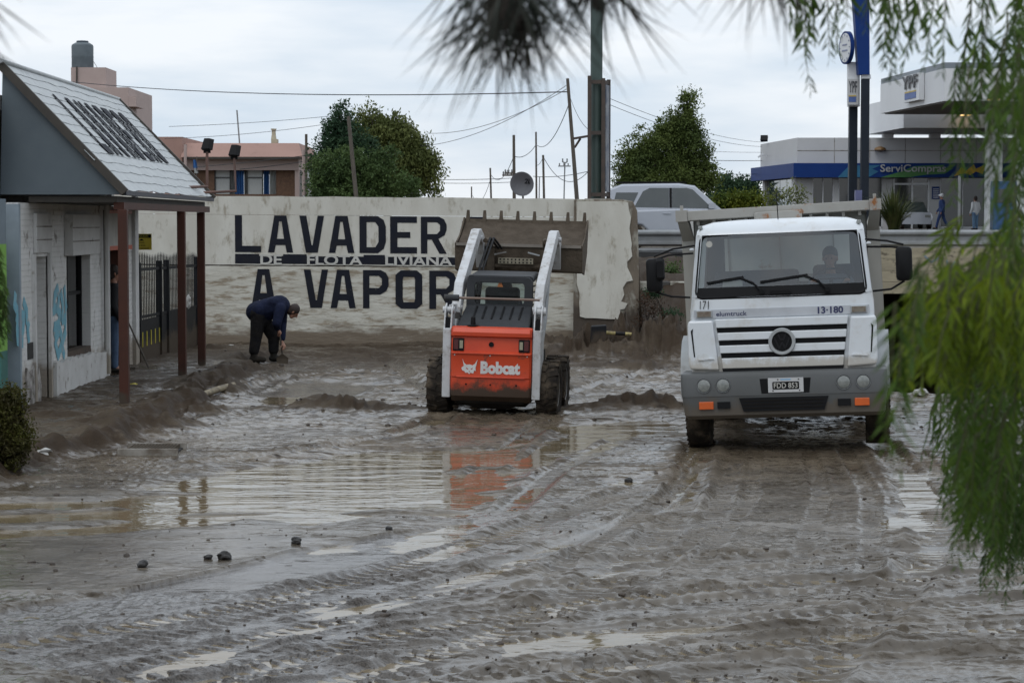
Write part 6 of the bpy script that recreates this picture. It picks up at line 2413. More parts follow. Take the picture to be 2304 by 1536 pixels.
# wall lamp, floodlight box, camera on the parapet
b = MB()
b.lathe([(.05, 0), (.32, .1), (.28, .2), (.08, .28)], (sx(1982), SY - .2, szz(342)), 'z', 12)
b.build('wall_lamp', mat('amber_lamp', (.25, .14, .05), .5), st)
b = MB()
xq = px(1718, 322, 127)
b.M = Matrix.Translation(xq + Vector((0, -.3, .25))) @ Euler((R(-30), 0, R(-15))).to_matrix().to_4x4()
b.box(-.2, .2, -.1, .1, -.16, .16)
b.M = None
b.build('roof_floodlight', K['black'], st)
b = MB()
xq = px(1712, 350, 127)
b.bar(xq + Vector((-.15, 0, -.1)), xq + Vector((.15, 0, .12)), .1, .1)
b.bar(xq + Vector((.1, 0, 0)), xq + Vector((.4, .1, 0)), .04, .04)
b.build('security_camera', K['stwhite'], st)

# canopy
can = thing('station_canopy', 'large white fuel station canopy with grey top edge behind the hanging leaves', 'canopy', (0, 0, 0))
pc = [Vector((19.36, 100, 0)), Vector((18.42, 111.6, 0)), Vector((44, 112.2, 0)), Vector((44, 100.4, 0))]
zc0, zc1 = 8.02, 9.72
b = MB()
b.prism([(p.x, p.y) for p in pc], 'z', zc0, zc1 - .25)
b.build('fascia', K['stwhite'], can)
b = MB()
b.prism([(p.x + (.02 if i in (0, 1) else 0), p.y + (.02 if i in (0, 3) else -.02)) for i, p in enumerate(pc)], 'z', zc1 - .249, zc1 + .02)
b.build('top_edge', mat('canopy_grey', (.22, .25, .28), .5), can)
b = MB()
q = [(19.75, 112.5), (19.2, 121.5), (44, 121.8), (44, 112.6)]
b.prism(q, 'z', 7.35, 8.95)
b.build('rear_fascia', K['stwhite'], can)
b = MB()
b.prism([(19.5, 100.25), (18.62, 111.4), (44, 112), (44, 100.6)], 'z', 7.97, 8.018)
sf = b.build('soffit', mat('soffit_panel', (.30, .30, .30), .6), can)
K['lit'] = mat('lit_lamp', (.8, .6, .3), .4, emit=((1.0, .62, .22), 2.2))
for x, y in ((2090, 277), (2128, 270), (2172, 261), (2236, 226)):
    d_ = 5000 * (7.95 - 2.6) / (500 - y) if y < 470 else 100
    c_ = px(x, y, d_)
    b = MB()
    b.box(c_.x - .22, c_.x + .22, d_ - .3, d_ + .3, 7.935, 7.968)
    b.build('soffit_lamp', K['lit'], sf)
for x, d_, w_, ztop in ((2240, 104, .36, 7.965), (2308, 103, .36, 7.965), (2000, 119.25, .28, 7.345), (2106, 119.25, .28, 7.345)):
    b = MB()
    X_ = px(x, 0, d_).x
    b.box(X_ - w_, X_ + w_, d_ - .3, d_ + .3, SG - .4 if d_ < 110 else zp - .05, ztop)
    b.build('column', K['stwhite'], can, bevel=.05)
# YPF sign on the canopy side
e0, e1 = pc[0], pc[1]
u_ = (e1 - e0).normalized()
no = Vector((-u_.y, u_.x, 0))
if no.y > 0:
    no = -no
b = MB()
bp0 = e0 + u_ * 3.3 + Vector((-.14, 0, 0))
bp1 = e0 + u_ * 6.1 + Vector((-.14, 0, 0))
b.bar(Vector((bp0.x, bp0.y, 8.88)), Vector((bp1.x, bp1.y, 8.88)), .24, 1.25)
sgn = b.build('logo_box', K['stwhite'], can)
K['logogrey'] = mat('logo_grey', (.075, .078, .085), .5)
lo0 = e0 + (e1 - e0) * .526 + Vector((-.03, 0, 8.85))
text_mesh('YPF', 2.7, .62, K['logogrey'], 'lettering', can, frame(lo0 + Vector((-.3, 0, 0)), tuple(-u_), (0, 0, 1)), bold=.02, depth=.03)
for nm_, mm_, za_, zb_ in (('logo_blue', mat('logo_blue_paint', (.08, .14, .36), .5), 8.38, 8.66), ('logo_yellow', mat('logo_yellow_paint', (.55, .40, .08), .5), 8.67, 8.74)):
    b = MB()
    b.bar(e0 + (e1 - e0) * .50 + Vector((-.27, 0, (za_ + zb_) / 2)), e0 + (e1 - e0) * .33 + Vector((-.27, 0, (za_ + zb_) / 2)), .03, zb_ - za_)
    b.build(nm_, mm_, can)

# pylon
py = thing('price_pylon', 'tall dark twin-post fuel station pylon with blue panel and round sign', 'sign', (0, 0, 0))
PD = 95.0
for x0, x1, yt, dd in ((1910, 1930, 236, 95.6), (1937.5, 1957, 178, 94.6)):
    b = MB()
    a_, c_ = px(x0, 448, dd), px(x1, yt, dd)
    b.box(a_.x, c_.x, dd, dd + .35, SG - .3, c_.z)
    b.build('post', K['stdark'], py)
b = MB()
pts = [px(x, y, 94.5) for x, y in ((1932, 168), (1957, 168), (1955, -200), (1908, -200))]
b.prism([(p.x, p.z) for p in pts], 'y', 94.5, 95.1)
b.build('blue_panel', K['stblue'], py)
b = MB()
pts = [px(x, y, 95.3) for x, y in ((1908, 240), (1934, 240), (1934, 140), (1908, 140))]
b.prism([(p.x, p.z) for p in pts], 'y', 95.2, 95.58)
b.build('white_back', K['stwhite'], py)
b = MB()
pts = [px(x, y, 94.9) for x, y in ((1937, 178), (1958, 178), (1956, 168.5), (1938, 168.5))]
b.prism([(p.x, p.z) for p in pts], 'y', 94.62, 95.0)
b.build('collar', K['stwhite'], py)
b = MB()
a_, c_ = px(1908, 236, 95.0), px(1932, 178, 95.0)
b.box(a_.x, c_.x, 95.0, 95.19, a_.z, c_.z)
lb = b.build('logo_box', K['cream'], py)
text_mesh('YPF', (c_.x - a_.x) * .78, .48, K['logogrey'], 'lettering', lb, FRONT(a_.x + .03, 94.985, a_.z + .52), bold=.02, depth=.02)
b = MB()
b.box(a_.x + .03, a_.x + .34, 94.98, 94.998, a_.z + .12, a_.z + .34)
b.build('logo_blue', mat('logo_blue_paint', (.08, .14, .36), .5), lb)
b = MB()
b.box(a_.x + .03, a_.x + .34, 94.98, 94.998, a_.z + .345, a_.z + .40)
b.build('logo_yellow', mat('logo_yellow_paint', (.55, .40, .08), .5), lb)
c_ = px(1907, 108, 95.3)
b = MB()
b.M = Matrix.Translation(c_) @ Euler((0, 0, R(-77))).to_matrix().to_4x4()
b.lathe([(.68, -.10), (.70, -.12), (.70, .04), (.6, .06)], (0, 0, 0), 'y', 32)
b.M = None
rs = b.build('round_sign', K['stblue'], py, smooth=40)
b = MB()
b.M = Matrix.Translation(c_) @ Euler((0, 0, R(-77))).to_matrix().to_4x4()
b.lathe([(.62, -.125), (.62, -.105)], (0, 0, 0), 'y', 32)
b.M = None
b.build('round_face', K['stwhite'], rs)
b = MB()
b.M = Matrix.Translation(c_) @ Euler((0, 0, R(-77))).to_matrix().to_4x4()
b.bar((-.3, -.135, -.12), (.3, -.135, -.12), .06, .02, up=(0, 1, 0))
b.bar((-.25, -.135, .12), (.25, -.135, .12), .06, .02, up=(0, 1, 0))
for k in range(12):
    a = 2 * math.pi * k / 12
    b.bar((.5 * math.cos(a), -.135, .5 * math.sin(a)), (.58 * math.cos(a), -.135, .58 * math.sin(a)), .04, .02, up=(0, 1, 0))
b.M = None
b.build('round_marks', mat('faded_mark_blue', (.25, .28, .40), .5), rs)
b = MB()
a_, c_ = px(1924, 445, 94), px(1939, 428, 94)
b.prism([(a_.x, a_.z - .6), (c_.x, a_.z - .6), (c_.x, c_.z), (a_.x, c_.z)], 'y', 93.9, 94.2)
b.build('small_notice', mat('violet_board', (.12, .13, .25), .5), py)

# blue pump cabinet and a thin bollard pole
pump = thing('fuel_pump', 'tall blue fuel pump cabinet under the canopy at right', 'fuel pump', (px(2263, 0, 98).x, 98, SG))
b = MB()
b.box(-.52, .52, -.3, .3, 0, 2.15)
b.build('cabinet', mat('pump_blue', (.03, .09, .22), .4), pump, bevel=.04)
b = MB()
b.box(-.42, .42, -.32, -.302, 1.2, 1.8)
b.build('display', K['shopglass'], pump)
b = MB()
b.tube([(.54, 0, 1.6), (.70, -.05, 1.1), (.56, 0, .7)], .03, 8)
b.build('hose', K['black'], pump, smooth=50)
fp = thing('forecourt_post', 'thin grey post at the forecourt edge right of the walking attendant', 'pole', (px(2163, 0, 84).x, 84, SG - .1))
b = MB()
b.tube([(0, 0, 0), (0, 0, 2.2)], .05, 8)
b.build('shaft', K['steel'], fp, smooth=40)
b = MB()
b.lathe([(.10, 0), (.10, .03)], (0, 0, 0), 'z', 12)
b.build('foot_plate', K['steel'], fp)
# parked car nose behind the flax
pk = thing('parked_car', 'small pale car half hidden behind the flax clump at the station', 'car', (px(2070, 0, 112).x, 112, SG))
b = MB()
b.loft([[(x * k, y_, z * 1.0) for x, z in ((-.75, .25), (.75, .25), (.80, .6), (.72, .85), (-.72, .85), (-.80, .6))] for y_, k in ((0, .85), (.12, .97), (.9, 1), (3.6, 1), (3.9, .9))])
b.build('body', K['silver'], pk, smooth=30)
b = MB()
b.loft([[(-.68, .9, .85), (.68, .9, .85), (.68, 3.2, .85), (-.68, 3.2, .85)], [(-.55, 1.5, 1.38), (.55, 1.5, 1.38), (.55, 2.9, 1.38), (-.55, 2.9, 1.38)]])
b.build('cabin', K['car_glass'], pk)
for s_ in (-1, 1):
    for yy in (.7, 3.1):
        b = MB()
        b.lathe([(.2, s_ * .6), (.3, s_ * .6), (.3, s_ * .78), (.2, s_ * .78)], (0, yy, .3), 'x', 18)
        b.build('wheel', K['rubber'], pk)
    b = MB()
    b.box(s_ * .5 - .14, s_ * .5 + .14, -.012, .05, .58, .72)
    b.build('headlight', K['lamp'], pk)
# ------------------------------------------------------------------ people
def capsule(bb, p, q, r0, r1, n=12):
    p, q = Vector(p), Vector(q)
    d = q - p
    L = d.length
    if L < 1e-6:
        d = Vector((0, 0, 1))
    d.normalize()
    pts, rs = [], []
    for k in range(4):
        a = R(80 - 80 * k / 3)
        pts.append(p - d * r0 * math.sin(a)); rs.append(r0 * math.cos(a))
    for k in range(4):
        a = R(80 * k / 3)
        pts.append(q + d * r1 * math.sin(a)); rs.append(r1 * math.cos(a))
    bb.tube(pts, rs, n)


def ell(bb, c, rx, ry, rz, n=14):
    rings_ = []
    for k in range(1, 9):
        a = R(-90 + 180 * k / 9)
        rings_.append([(c[0] + rx * math.cos(a) * math.cos(t), c[1] + ry * math.cos(a) * math.sin(t), c[2] + rz * math.sin(a)) for t in [2 * math.pi * i / n for i in range(n)]])
    bb.loft(rings_)


def skinned(name, shapes, m, parent, vox=.012):
    bb = MB()
    for s_ in shapes:
        if len(s_) == 4 and not isinstance(s_[1], (int, float)):
            capsule(bb, *s_)
        else:
            ell(bb, *s_)
    o = bb.build(name, m, parent, smooth=180)
    rm = o.modifiers.new('remesh', 'REMESH')
    rm.mode = 'VOXEL'
    rm.voxel_size = vox
    rm.use_smooth_shade = True
    sm = o.modifiers.new('smooth', 'SMOOTH')
    sm.factor = .5
    sm.iterations = 3
    return o


def hand(sh, wrist, fwd, side, up, s=1.0, curl=.5):
    """palm plus four fingers and a thumb, curled"""
    w, f, sd, u = Vector(wrist), Vector(fwd).normalized(), Vector(side).normalized(), Vector(up).normalized()
    sh.append((w, w + f * .085 * s, .024 * s, .034 * s))
    for k, ln in enumerate((.072, .082, .076, .058)):
        o_ = w + f * .09 * s + sd * (k - 1.5) * .021 * s
        a_ = o_ + f * ln * .5 * s - u * ln * .25 * curl * s
        b_ = a_ + f * ln * .25 * s * (1 - curl) - u * ln * .55 * s * curl
        sh.append((o_, a_, .0105 * s, .0095 * s))
        sh.append((a_, b_, .0095 * s, .0085 * s))
    t0 = w + f * .035 * s + sd * -.030 * s
    t1 = t0 + f * .035 * s - sd * .028 * s - u * .02 * s
    sh.append((t0, t1, .012 * s, .010 * s))
    sh.append((t1, t1 + f * .025 * s - u * .015 * s, .010 * s, .009 * s))


def face(sh, c, fwd, up, r=.095):
    """head volume with jaw, nose, brow, ears; returns nothing"""
    c, f, u = Vector(c), Vector(fwd).normalized(), Vector(up).normalized()
    sd = f.cross(u).normalized()
    sh.append((c + u * .02, c + u * .04 - f * .015, r * .90, r * .92))
    sh.append((c + u * .0 + f * .02, c - u * .075 + f * .035, r * .74, r * .50))
    sh.append((c + f * .09 + u * .015, c + f * .115 - u * .02, .010, .016))
    for q in (-1, 1):
        sh.append((c + sd * q * .088 + u * .015, c + sd * q * .09 - u * .03, .014, .010))
        sh.append((c + f * .078 + sd * q * .033 + u * .028, c + f * .082 + sd * q * .015 + u * .03, .012, .012))
    sh.append((c + f * .082 - u * .052 + sd * .018, c + f * .082 - u * .052 - sd * .018, .010, .010))


def eyes(parent, c, fwd, up):
    c, f, u = Vector(c), Vector(fwd).normalized(), Vector(up).normalized()
    sd = f.cross(u).normalized()
    for q in (-1, 1):
        bb = MB()
        p = c + f * .086 + sd * q * .032 + u * .008
        ell(bb, p, .009, .009, .007, 8)
        bb.build('eye', K['black'], parent, smooth=60)


# worker bent over a shovel in front of the wall
wk_y = 40.3
gw_ = gz(-4.6, wk_y) - .03
wk = thing('person', 'person in navy jacket and dark trousers bending over a shovel by the lettered wall', 'person', (px(572, 0, wk_y).x, wk_y, gw_))
hipL, hipR = Vector((.05, -.08, .86)), Vector((.07, .10, .86))
kneeL, kneeR = Vector((.01, -.10, .46)), Vector((.30, .12, .45))
ankL, ankR = Vector((-.03, -.12, .09)), Vector((.30, .12, .09))
pel, chest, neck, hd = Vector((.06, 0, .93)), Vector((.42, 0, 1.02)), Vector((.56, 0, .98)), Vector((.68, 0, .91))
shL, shR = Vector((.46, -.17, .98)), Vector((.46, .17, .98))
elL, elR = Vector((.40, -.24, .72)), Vector((.45, .22, .70))
wrL, wrR = Vector((.40, -.12, .60)), Vector((.46, .06, .36))
body = []
body += [(pel, chest, .13, .14), (chest, neck, .10, .055), (neck, hd, .05, .055)]
for a_, b_, c_ in ((hipL, kneeL, ankL), (hipR, kneeR, ankR)):
    body += [(a_, b_, .085, .055), (b_, c_, .055, .036), (c_, c_ + Vector((.12, 0, -.04)), .034, .026)]
for a_, b_, c_ in ((shL, elL, wrL), (shR, elR, wrR)):
    body += [(a_, b_, .05, .04), (b_, c_, .04, .026)]
hand(body, wrL, (.3, .5, -.6), (0, 1, .6), (1, 0, .3), 1.1, .8)
hand(body, wrR, (.35, -.3, -.7), (.3, 1, 0), (1, 0, .3), 1.1, .8)
face(body, hd, (.62, 0, -.78), (.78, 0, .62))
pb_ = skinned('body', body, K['skin'], wk)
eyes(wk, hd, (.62, 0, -.78), (.78, 0, .62))
jk = [(pel + Vector((-.06, 0, -.02)), chest, .19, .20), (pel + Vector((0, -.06, 0)), pel + Vector((0, .06, 0)), .17, .17), (Vector((.2, 0, .86)), Vector((.36, 0, .90)), .12, .12), (chest, neck + Vector((-.02, 0, 0)), .16, .09), (Vector((.30, -.08, 1.06)), Vector((.46, -.10, 1.05)), .12, .10), (Vector((.30, .08, 1.06)), Vector((.46, .10, 1.05)), .12, .10),
      (shL, elL, .105, .088), (elL, wrL.lerp(elL, .25), .085, .065), (shR, elR, .105, .088), (elR, wrR.lerp(elR, .2), .085, .065)]
skinned('jacket', jk, K['navy'], wk, .014)
tr = [(hipL, kneeL, .145, .112), (kneeL, ankL + Vector((0, 0, .12)), .108, .095), (hipR, kneeR, .145, .112), (kneeR, ankR + Vector((0, 0, .12)), .108, .095), (hipL + Vector((-.03, 0, .03)), hipR + Vector((-.03, 0, .03)), .14, .14), (Vector((.10, -.06, .74)), Vector((.16, .06, .74)), .11, .11)]
skinned('trousers', tr, K['darkcloth'], wk, .014)
bt = []
for an in (ankL, ankR):
    bt += [(an + Vector((0, 0, .24)), an, .075, .064), (an + Vector((-.03, 0, -.03)), an + Vector((.17, 0, -.04)), .062, .054)]
skinned('boots', bt, K['boot'], wk, .014)
hu = Vector((.78, 0, .62))
hf = Vector((.62, 0, -.78))
skinned('hair', [(hd + hu * .035 - hf * .02, hd + hu * .05 - hf * .03, .103, .100), (hd - hf * .045 - hu * .03, hd - hf * .04 + hu * .03, .085, .095)], K['hair'], wk)
sh_ = thing('shovel', 'short-handled shovel held by the bent worker', 'shovel', wk.location)
b = MB()
hA, hB = wrL + Vector((.02, .05, .0)), Vector((.47, .03, .12))
b.tube([hA + Vector((-.02, .02, .12)), hA, hB], .015, 8)
b.build('handle', K['wood'], sh_, smooth=40)
b = MB()
b.loft([[(hB.x - .02, hB.y - .02, .14), (hB.x + .02, hB.y - .02, .14), (hB.x + .02, hB.y + .01, .14), (hB.x - .02, hB.y + .01, .14)],
        [(hB.x - .11, hB.y - .01, .07), (hB.x + .11, hB.y - .01, .07), (hB.x + .11, hB.y + .01, .07), (hB.x - .11, hB.y + .01, .07)],
        [(hB.x - .09, hB.y - .03, -.13), (hB.x + .09, hB.y - .03, -.13), (hB.x + .09, hB.y - .015, -.13), (hB.x - .09, hB.y - .015, -.13)]])
b.build('blade', K['mudsteel'], sh_)


def standing(label, loc, rz, top, bottom, h=1.74, stride=0.0, cap=None, armswing=.0, loc_group=None):
    t = thing('person', label, 'person', loc, (0, 0, rz), loc_group)
    k = h / 1.74
    V = lambda x, y, z: Vector((x * k, y * k, z * k))
    hips, kn, an = [V(-.09, 0, .90), V(.09, 0, .90)], [V(-.10, stride * .45, .48), V(.10, -stride * .3, .48)], [V(-.10, stride * .7, .09), V(.10, -stride * .9, .09)]
    sh2, el2, wr2 = [V(-.20, 0, 1.41), V(.20, 0, 1.41)], [V(-.26, -.02 - armswing, 1.12), V(.26, -.02 + armswing, 1.12)], [V(-.26, .10 - armswing, .87), V(.26, .10 + armswing * 1.6, .87)]
    bd_ = [(V(0, 0, .95), V(0, 0, 1.33), .12, .13), (V(0, 0, 1.38), V(0, .01, 1.55), .07, .055)]
    for i in (0, 1):
        bd_ += [(hips[i], kn[i], .08, .055), (kn[i], an[i], .055, .036), (an[i], an[i] + V(0, .15, -.05), .038, .032), (sh2[i], el2[i], .048, .038), (el2[i], wr2[i], .038, .026)]
        hand(bd_, wr2[i], (0, .3, -1), (1 if i else -1, 0, 0), (0, 1, .2), k, .4)
    hc = V(0, .02, 1.645)
    face(bd_, hc, (0, 1, 0), (0, 0, 1))
    skinned('body', bd_, K['skin'], t, .013)
    eyes(t, hc, (0, 1, 0), (0, 0, 1))
    jk_ = [(V(0, 0, .92), V(0, 0, 1.34), .155, .165), (V(-.13, 0, 1.38), V(.13, 0, 1.38), .10, .10), (V(-.07, 0, .95), V(.07, 0, .95), .13, .13)]
    for i in (0, 1):
        jk_ += [(sh2[i], el2[i], .078, .062), (el2[i], wr2[i].lerp(el2[i], .1), .06, .048)]
    skinned('jacket', jk_, top, t, .015)
    tr_ = [(hips[0], hips[1], .12, .12)]
    for i in (0, 1):
        tr_ += [(hips[i], kn[i], .10, .075), (kn[i], an[i] + V(0, 0, .03), .073, .062)]
    skinned('trousers', tr_, bottom, t, .015)
    bt_ = []
    for i in (0, 1):
        bt_ += [(an[i] + V(0, -.03, -.04), an[i] + V(0, .17, -.05), .046, .040)]
    skinned('shoes', bt_, K['boot'], t, .014)
    skinned('cap' if cap else 'hair', [(hc + V(0, -.01, .04), hc + V(0, -.02, .06), .102, .100)] + ([(hc + V(0, .08, .06), hc + V(0, .15, .045), .05, .03)] if cap else [(hc + V(0, -.05, -.03), hc + V(0, -.04, .03), .08, .09)]), cap or K['hair'], t, .014)
    return t


K['blueover'] = mat('blue_overall', (.025, .055, .17), .8)
K['blackcloth'] = mat('black_jacket', (.010, .010, .012), .85)
standing('person in dark jacket and blue jeans standing in the shop doorway', (FX + .02, DOOR2[0] + .55, .16), R(-75), K['blackcloth'], K['jeans'], 1.70)
standing('walking station attendant in blue overalls and pale cap', (px(2124, 0, 112).x, 112, SG), R(70), K['blueover'], K['blueover'], 1.74, .35, K['stwhite'], .12)
standing('person in white top and light blue jeans beside the blue pump', (px(2200, 0, 110).x, 110, SG - .02), R(30), K['stwhite'], mat('light_jeans', (.15, .26, .40), .85), 1.60)

# truck driver (the root sits in the truck's own tilted space, placed in the world)
drv = thing('person', 'truck driver in grey shirt behind the steering wheel', 'person', truck.matrix_basis @ Vector((.57, 1.1, 1.40)), truck.rotation_euler)
drv.scale = (.957, .957, .957)
bd_ = [(Vector((0, 0, .05)), Vector((0, -.03, .42)), .13, .14), (Vector((0, -.02, .48)), Vector((0, -.04, .62)), .07, .056)]
hc = Vector((.0, -.06, .735))
face(bd_, hc, (-.15, -1, -.05), (0, -.05, 1))
for s_ in (-1, 1):
    bd_ += [(Vector((s_ * .20, -.02, .46)), Vector((s_ * .25, -.16, .26)), .05, .042), (Vector((s_ * .25, -.16, .26)), Vector((s_ * .20, -.36, .42)), .04, .028),
            (Vector((s_ * .10, 0, .03)), Vector((s_ * .14, -.42, .06)), .085, .06), (Vector((s_ * .14, -.42, .06)), Vector((s_ * .14, -.50, -.36)), .055, .04)]
    hand(bd_, (s_ * .20, -.36, .42), (0, -.6, .5), (s_, 0, 0), (0, .4, 1), 1.0, .7)
skinned('body', bd_, K['skin'], drv, .013)
eyes(drv, hc, (-.15, -1, -.05), (0, -.05, 1))
skinned('shirt', [(Vector((0, 0, .06)), Vector((0, -.03, .40)), .165, .17), (Vector((-.14, -.02, .45)), Vector((.14, -.02, .45)), .10, .10)] + sum([[(Vector((s_ * .20, -.02, .45)), Vector((s_ * .25, -.16, .26)), .078, .065), (Vector((s_ * .25, -.16, .26)), Vector((s_ * .22, -.28, .35)), .062, .05)] for s_ in (-1, 1)], []), mat('grey_blue_shirt', (.12, .14, .17), .85), drv, .015)
skinned('trousers', sum([[(Vector((s_ * .10, 0, .03)), Vector((s_ * .14, -.42, .06)), .10, .075), (Vector((s_ * .14, -.42, .06)), Vector((s_ * .14, -.50, -.32)), .07, .06)] for s_ in (-1, 1)], []), K['darkcloth'], drv, .015)
skinned('hair', [(hc + Vector((0, .02, .045)), hc + Vector((0, .03, .06)), .100, .098), (hc + Vector((0, .05, -.03)), hc + Vector((0, .05, .03)), .08, .09)], mat('grey_hair', (.10, .095, .09), .7), drv, .014)
# loader operator seen through the rear window
opr = thing('person', 'loader operator in dark clothes seen through the rear cab window', 'person', bob.matrix_basis @ Vector((0, .86, 1.21)), bob.rotation_euler)
bd_ = [(Vector((0, 0, .02)), Vector((0, .02, .30)), .13, .13), (Vector((0, .02, .34)), Vector((0, .04, .46)), .06, .05)]
hc = Vector((0, .06, .53))
face(bd_, hc, (0, 1, -.1), (0, .1, 1), .085)
for s_ in (-1, 1):
    bd_ += [(Vector((s_ * .18, .02, .30)), Vector((s_ * .22, .12, .10)), .05, .042), (Vector((s_ * .22, .12, .10)), Vector((s_ * .2, .30, .12)), .04, .028), (Vector((s_ * .09, 0, .02)), Vector((s_ * .12, .36, .06)), .08, .06), (Vector((s_ * .12, .36, .06)), Vector((s_ * .12, .42, -.25)), .05, .04)]
    hand(bd_, (s_ * .2, .30, .12), (0, 1, -.1), (s_, 0, 0), (0, .1, 1), 1.0, .8)
skinned('body', bd_, K['skin'], opr, .013)
skinned('jacket', [(Vector((0, 0, .03)), Vector((0, .02, .28)), .155, .16), (Vector((-.12, .02, .31)), Vector((.12, .02, .31)), .09, .09)] + [(Vector((s_ * .18, .02, .30)), Vector((s_ * .22, .12, .10)), .07, .06) for s_ in (-1, 1)], K['navy'], opr, .015)
skinned('trousers', sum([[(Vector((s_ * .09, 0, .02)), Vector((s_ * .12, .36, .06)), .09, .07), (Vector((s_ * .12, .36, .06)), Vector((s_ * .12, .42, -.22)), .06, .05)] for s_ in (-1, 1)], []), K['darkcloth'], opr, .015)
skinned('hair', [(hc + Vector((0, -.02, .03)), hc + Vector((0, -.03, .05)), .092, .090)], K['hair'], opr, .014)
# ------------------------------------------------------------------ vegetation
def leaf_quads(c, d, L, W, nrm_=None):
    """diamond leaves: centres c (n,3), axis d (n,3), lengths, widths"""
    n = len(c)
    d = d / np.linalg.norm(d, axis=1, keepdims=True)
    r = rng.normal(size=(n, 3)) if nrm_ is None else nrm_
    s = np.cross(d, r)
    s /= np.linalg.norm(s, axis=1, keepdims=True) + 1e-9
    L = np.asarray(L).reshape(-1, 1) * np.ones((n, 1))
    W = np.asarray(W).reshape(-1, 1) * np.ones((n, 1))
    a = c - d * L / 2
    t = c + d * L / 2
    m1 = c + s * W / 2 - d * L * .05
    m2 = c - s * W / 2 - d * L * .05
    v = np.stack([a, m1, t, m2], 1).reshape(-1, 3)
    f = np.arange(4 * n).reshape(-1, 4)
    return v, f


def leaf_mat(name, c, c2, shade, sc_=1.5, rough=.55, trans=.25):
    m = mat(name, c, rough, c2, island=(shade, sc_), spec=.12)
    n, l = m.node_tree.nodes, m.node_tree.links
    b_ = n['Principled BSDF']
    if trans:
        tr_ = n.new('ShaderNodeBsdfTranslucent')
        mx = n.new('ShaderNodeMixShader')
        mx.inputs[0].default_value = trans
        src = b_.inputs['Base Color'].links[0].from_socket
        l.new(src, tr_.inputs['Color'])
        o = n['Material Output']
        l.new(b_.outputs[0], mx.inputs[1])
        l.new(tr_.outputs[0], mx.inputs[2])
        l.new(mx.outputs[0], o.inputs['Surface'])
    return m


K['bark'] = mat('tree_bark', (.055, .043, .034), .9, (.035, .028, .022), 4, bump=.02, bscale=12, stretch=(3, 3, .6))


def tree(label, base, lobes, nclump, per, lsize, m, droop=0.0, trunk_r=.18, name='tree', cl=.28, group='trees beyond the wall'):
    """lobes: (centre, radii) in world coordinates"""
    B = Vector(base)
    t = thing(name, label, 'tree', base, group=group)
    bb = MB()
    top = max((Vector(c) for c, r in lobes), key=lambda v: v.z) - B
    mid = top * .45 + Vector((random.uniform(-.2, .2), random.uniform(-.2, .2), 0))
    bb.tube([(0, 0, -.3), mid * .5, mid, top * .8, top], [trunk_r, trunk_r * .8, trunk_r * .6, trunk_r * .3, trunk_r * .1], 9)
    for c, r in lobes:
        e = Vector(c) - B
        for k in range(2):
            tip_ = e + Vector((random.uniform(-.6, .6) * r[0], random.uniform(-.6, .6) * r[1], random.uniform(-.2, .7) * r[2]))
            s_ = mid.lerp(top, random.uniform(0, .5))
            bb.tube([s_, s_.lerp(tip_, .5) + Vector((0, 0, .1)), tip_], [trunk_r * .35, trunk_r * .2, trunk_r * .06], 6)
    bb.build('trunk', K['bark'], t, smooth=50)
    vol = np.array([r[0] * r[1] * r[2] for c, r in lobes]) ** .67
    pick = rng.choice(len(lobes), nclump, p=vol / vol.sum())
    C = np.array([list(c) for c, r in lobes])[pick]
    Rr_ = np.array([list(r) for c, r in lobes])[pick]
    u = rng.normal(size=(nclump, 3))
    u /= np.linalg.norm(u, axis=1, keepdims=True)
    rad = rng.uniform(.5, 1.0, (nclump, 1)) * (1 + .22 * np.clip(rng.normal(size=(nclump, 1)), -1, 1.2))
    cc = C + u * Rr_ * rad
    cs = cl * rng.uniform(.5, 1.4, (nclump, 1))
    q_ = rng.normal(size=(nclump * per, 3))
    q_ *= rng.uniform(.2, 1.35, (len(q_), 1)) / np.linalg.norm(q_, axis=1, keepdims=True)
    P = np.repeat(cc, per, 0) + q_ * np.repeat(cs, per, 0) * np.array([1, 1, .8 + droop])
    D = rng.normal(size=(len(P), 3)) + np.array([0, 0, -droop * 3]) + np.repeat(u, per, 0) * .6
    v, f = leaf_quads(P, D, lsize * rng.uniform(.6, 1.4, len(P)), lsize * .42 * rng.uniform(.7, 1.3, len(P)))
    mesh_np('crown', v - np.array(B[:]), f, m, t)
    return t


def lobe(x, y, d, rx, ry, rz=None):
    c = px(x, y, d)
    k = d / F
    return ((c.x, c.y, c.z), (rx * k, rx * k * .8, ry * k))


L_dark = leaf_mat('dark_conifer_leaf', (.060, .105, .050), (.042, .080, .042), (.030, .060, .034), .9)
L_mid = leaf_mat('mid_green_leaf', (.100, .145, .048), (.078, .122, .042), (.058, .095, .034), .9)
L_olive = leaf_mat('olive_leaf', (.165, .180, .055), (.130, .150, .046), (.090, .110, .036), .8)
L_deep = leaf_mat('deep_green_leaf', (.120, .150, .040), (.095, .128, .034), (.062, .090, .028), .8)
L_yel = leaf_mat('yellow_green_leaf', (.16, .17, .02), (.10, .13, .02), (.05, .08, .015), 1.2)

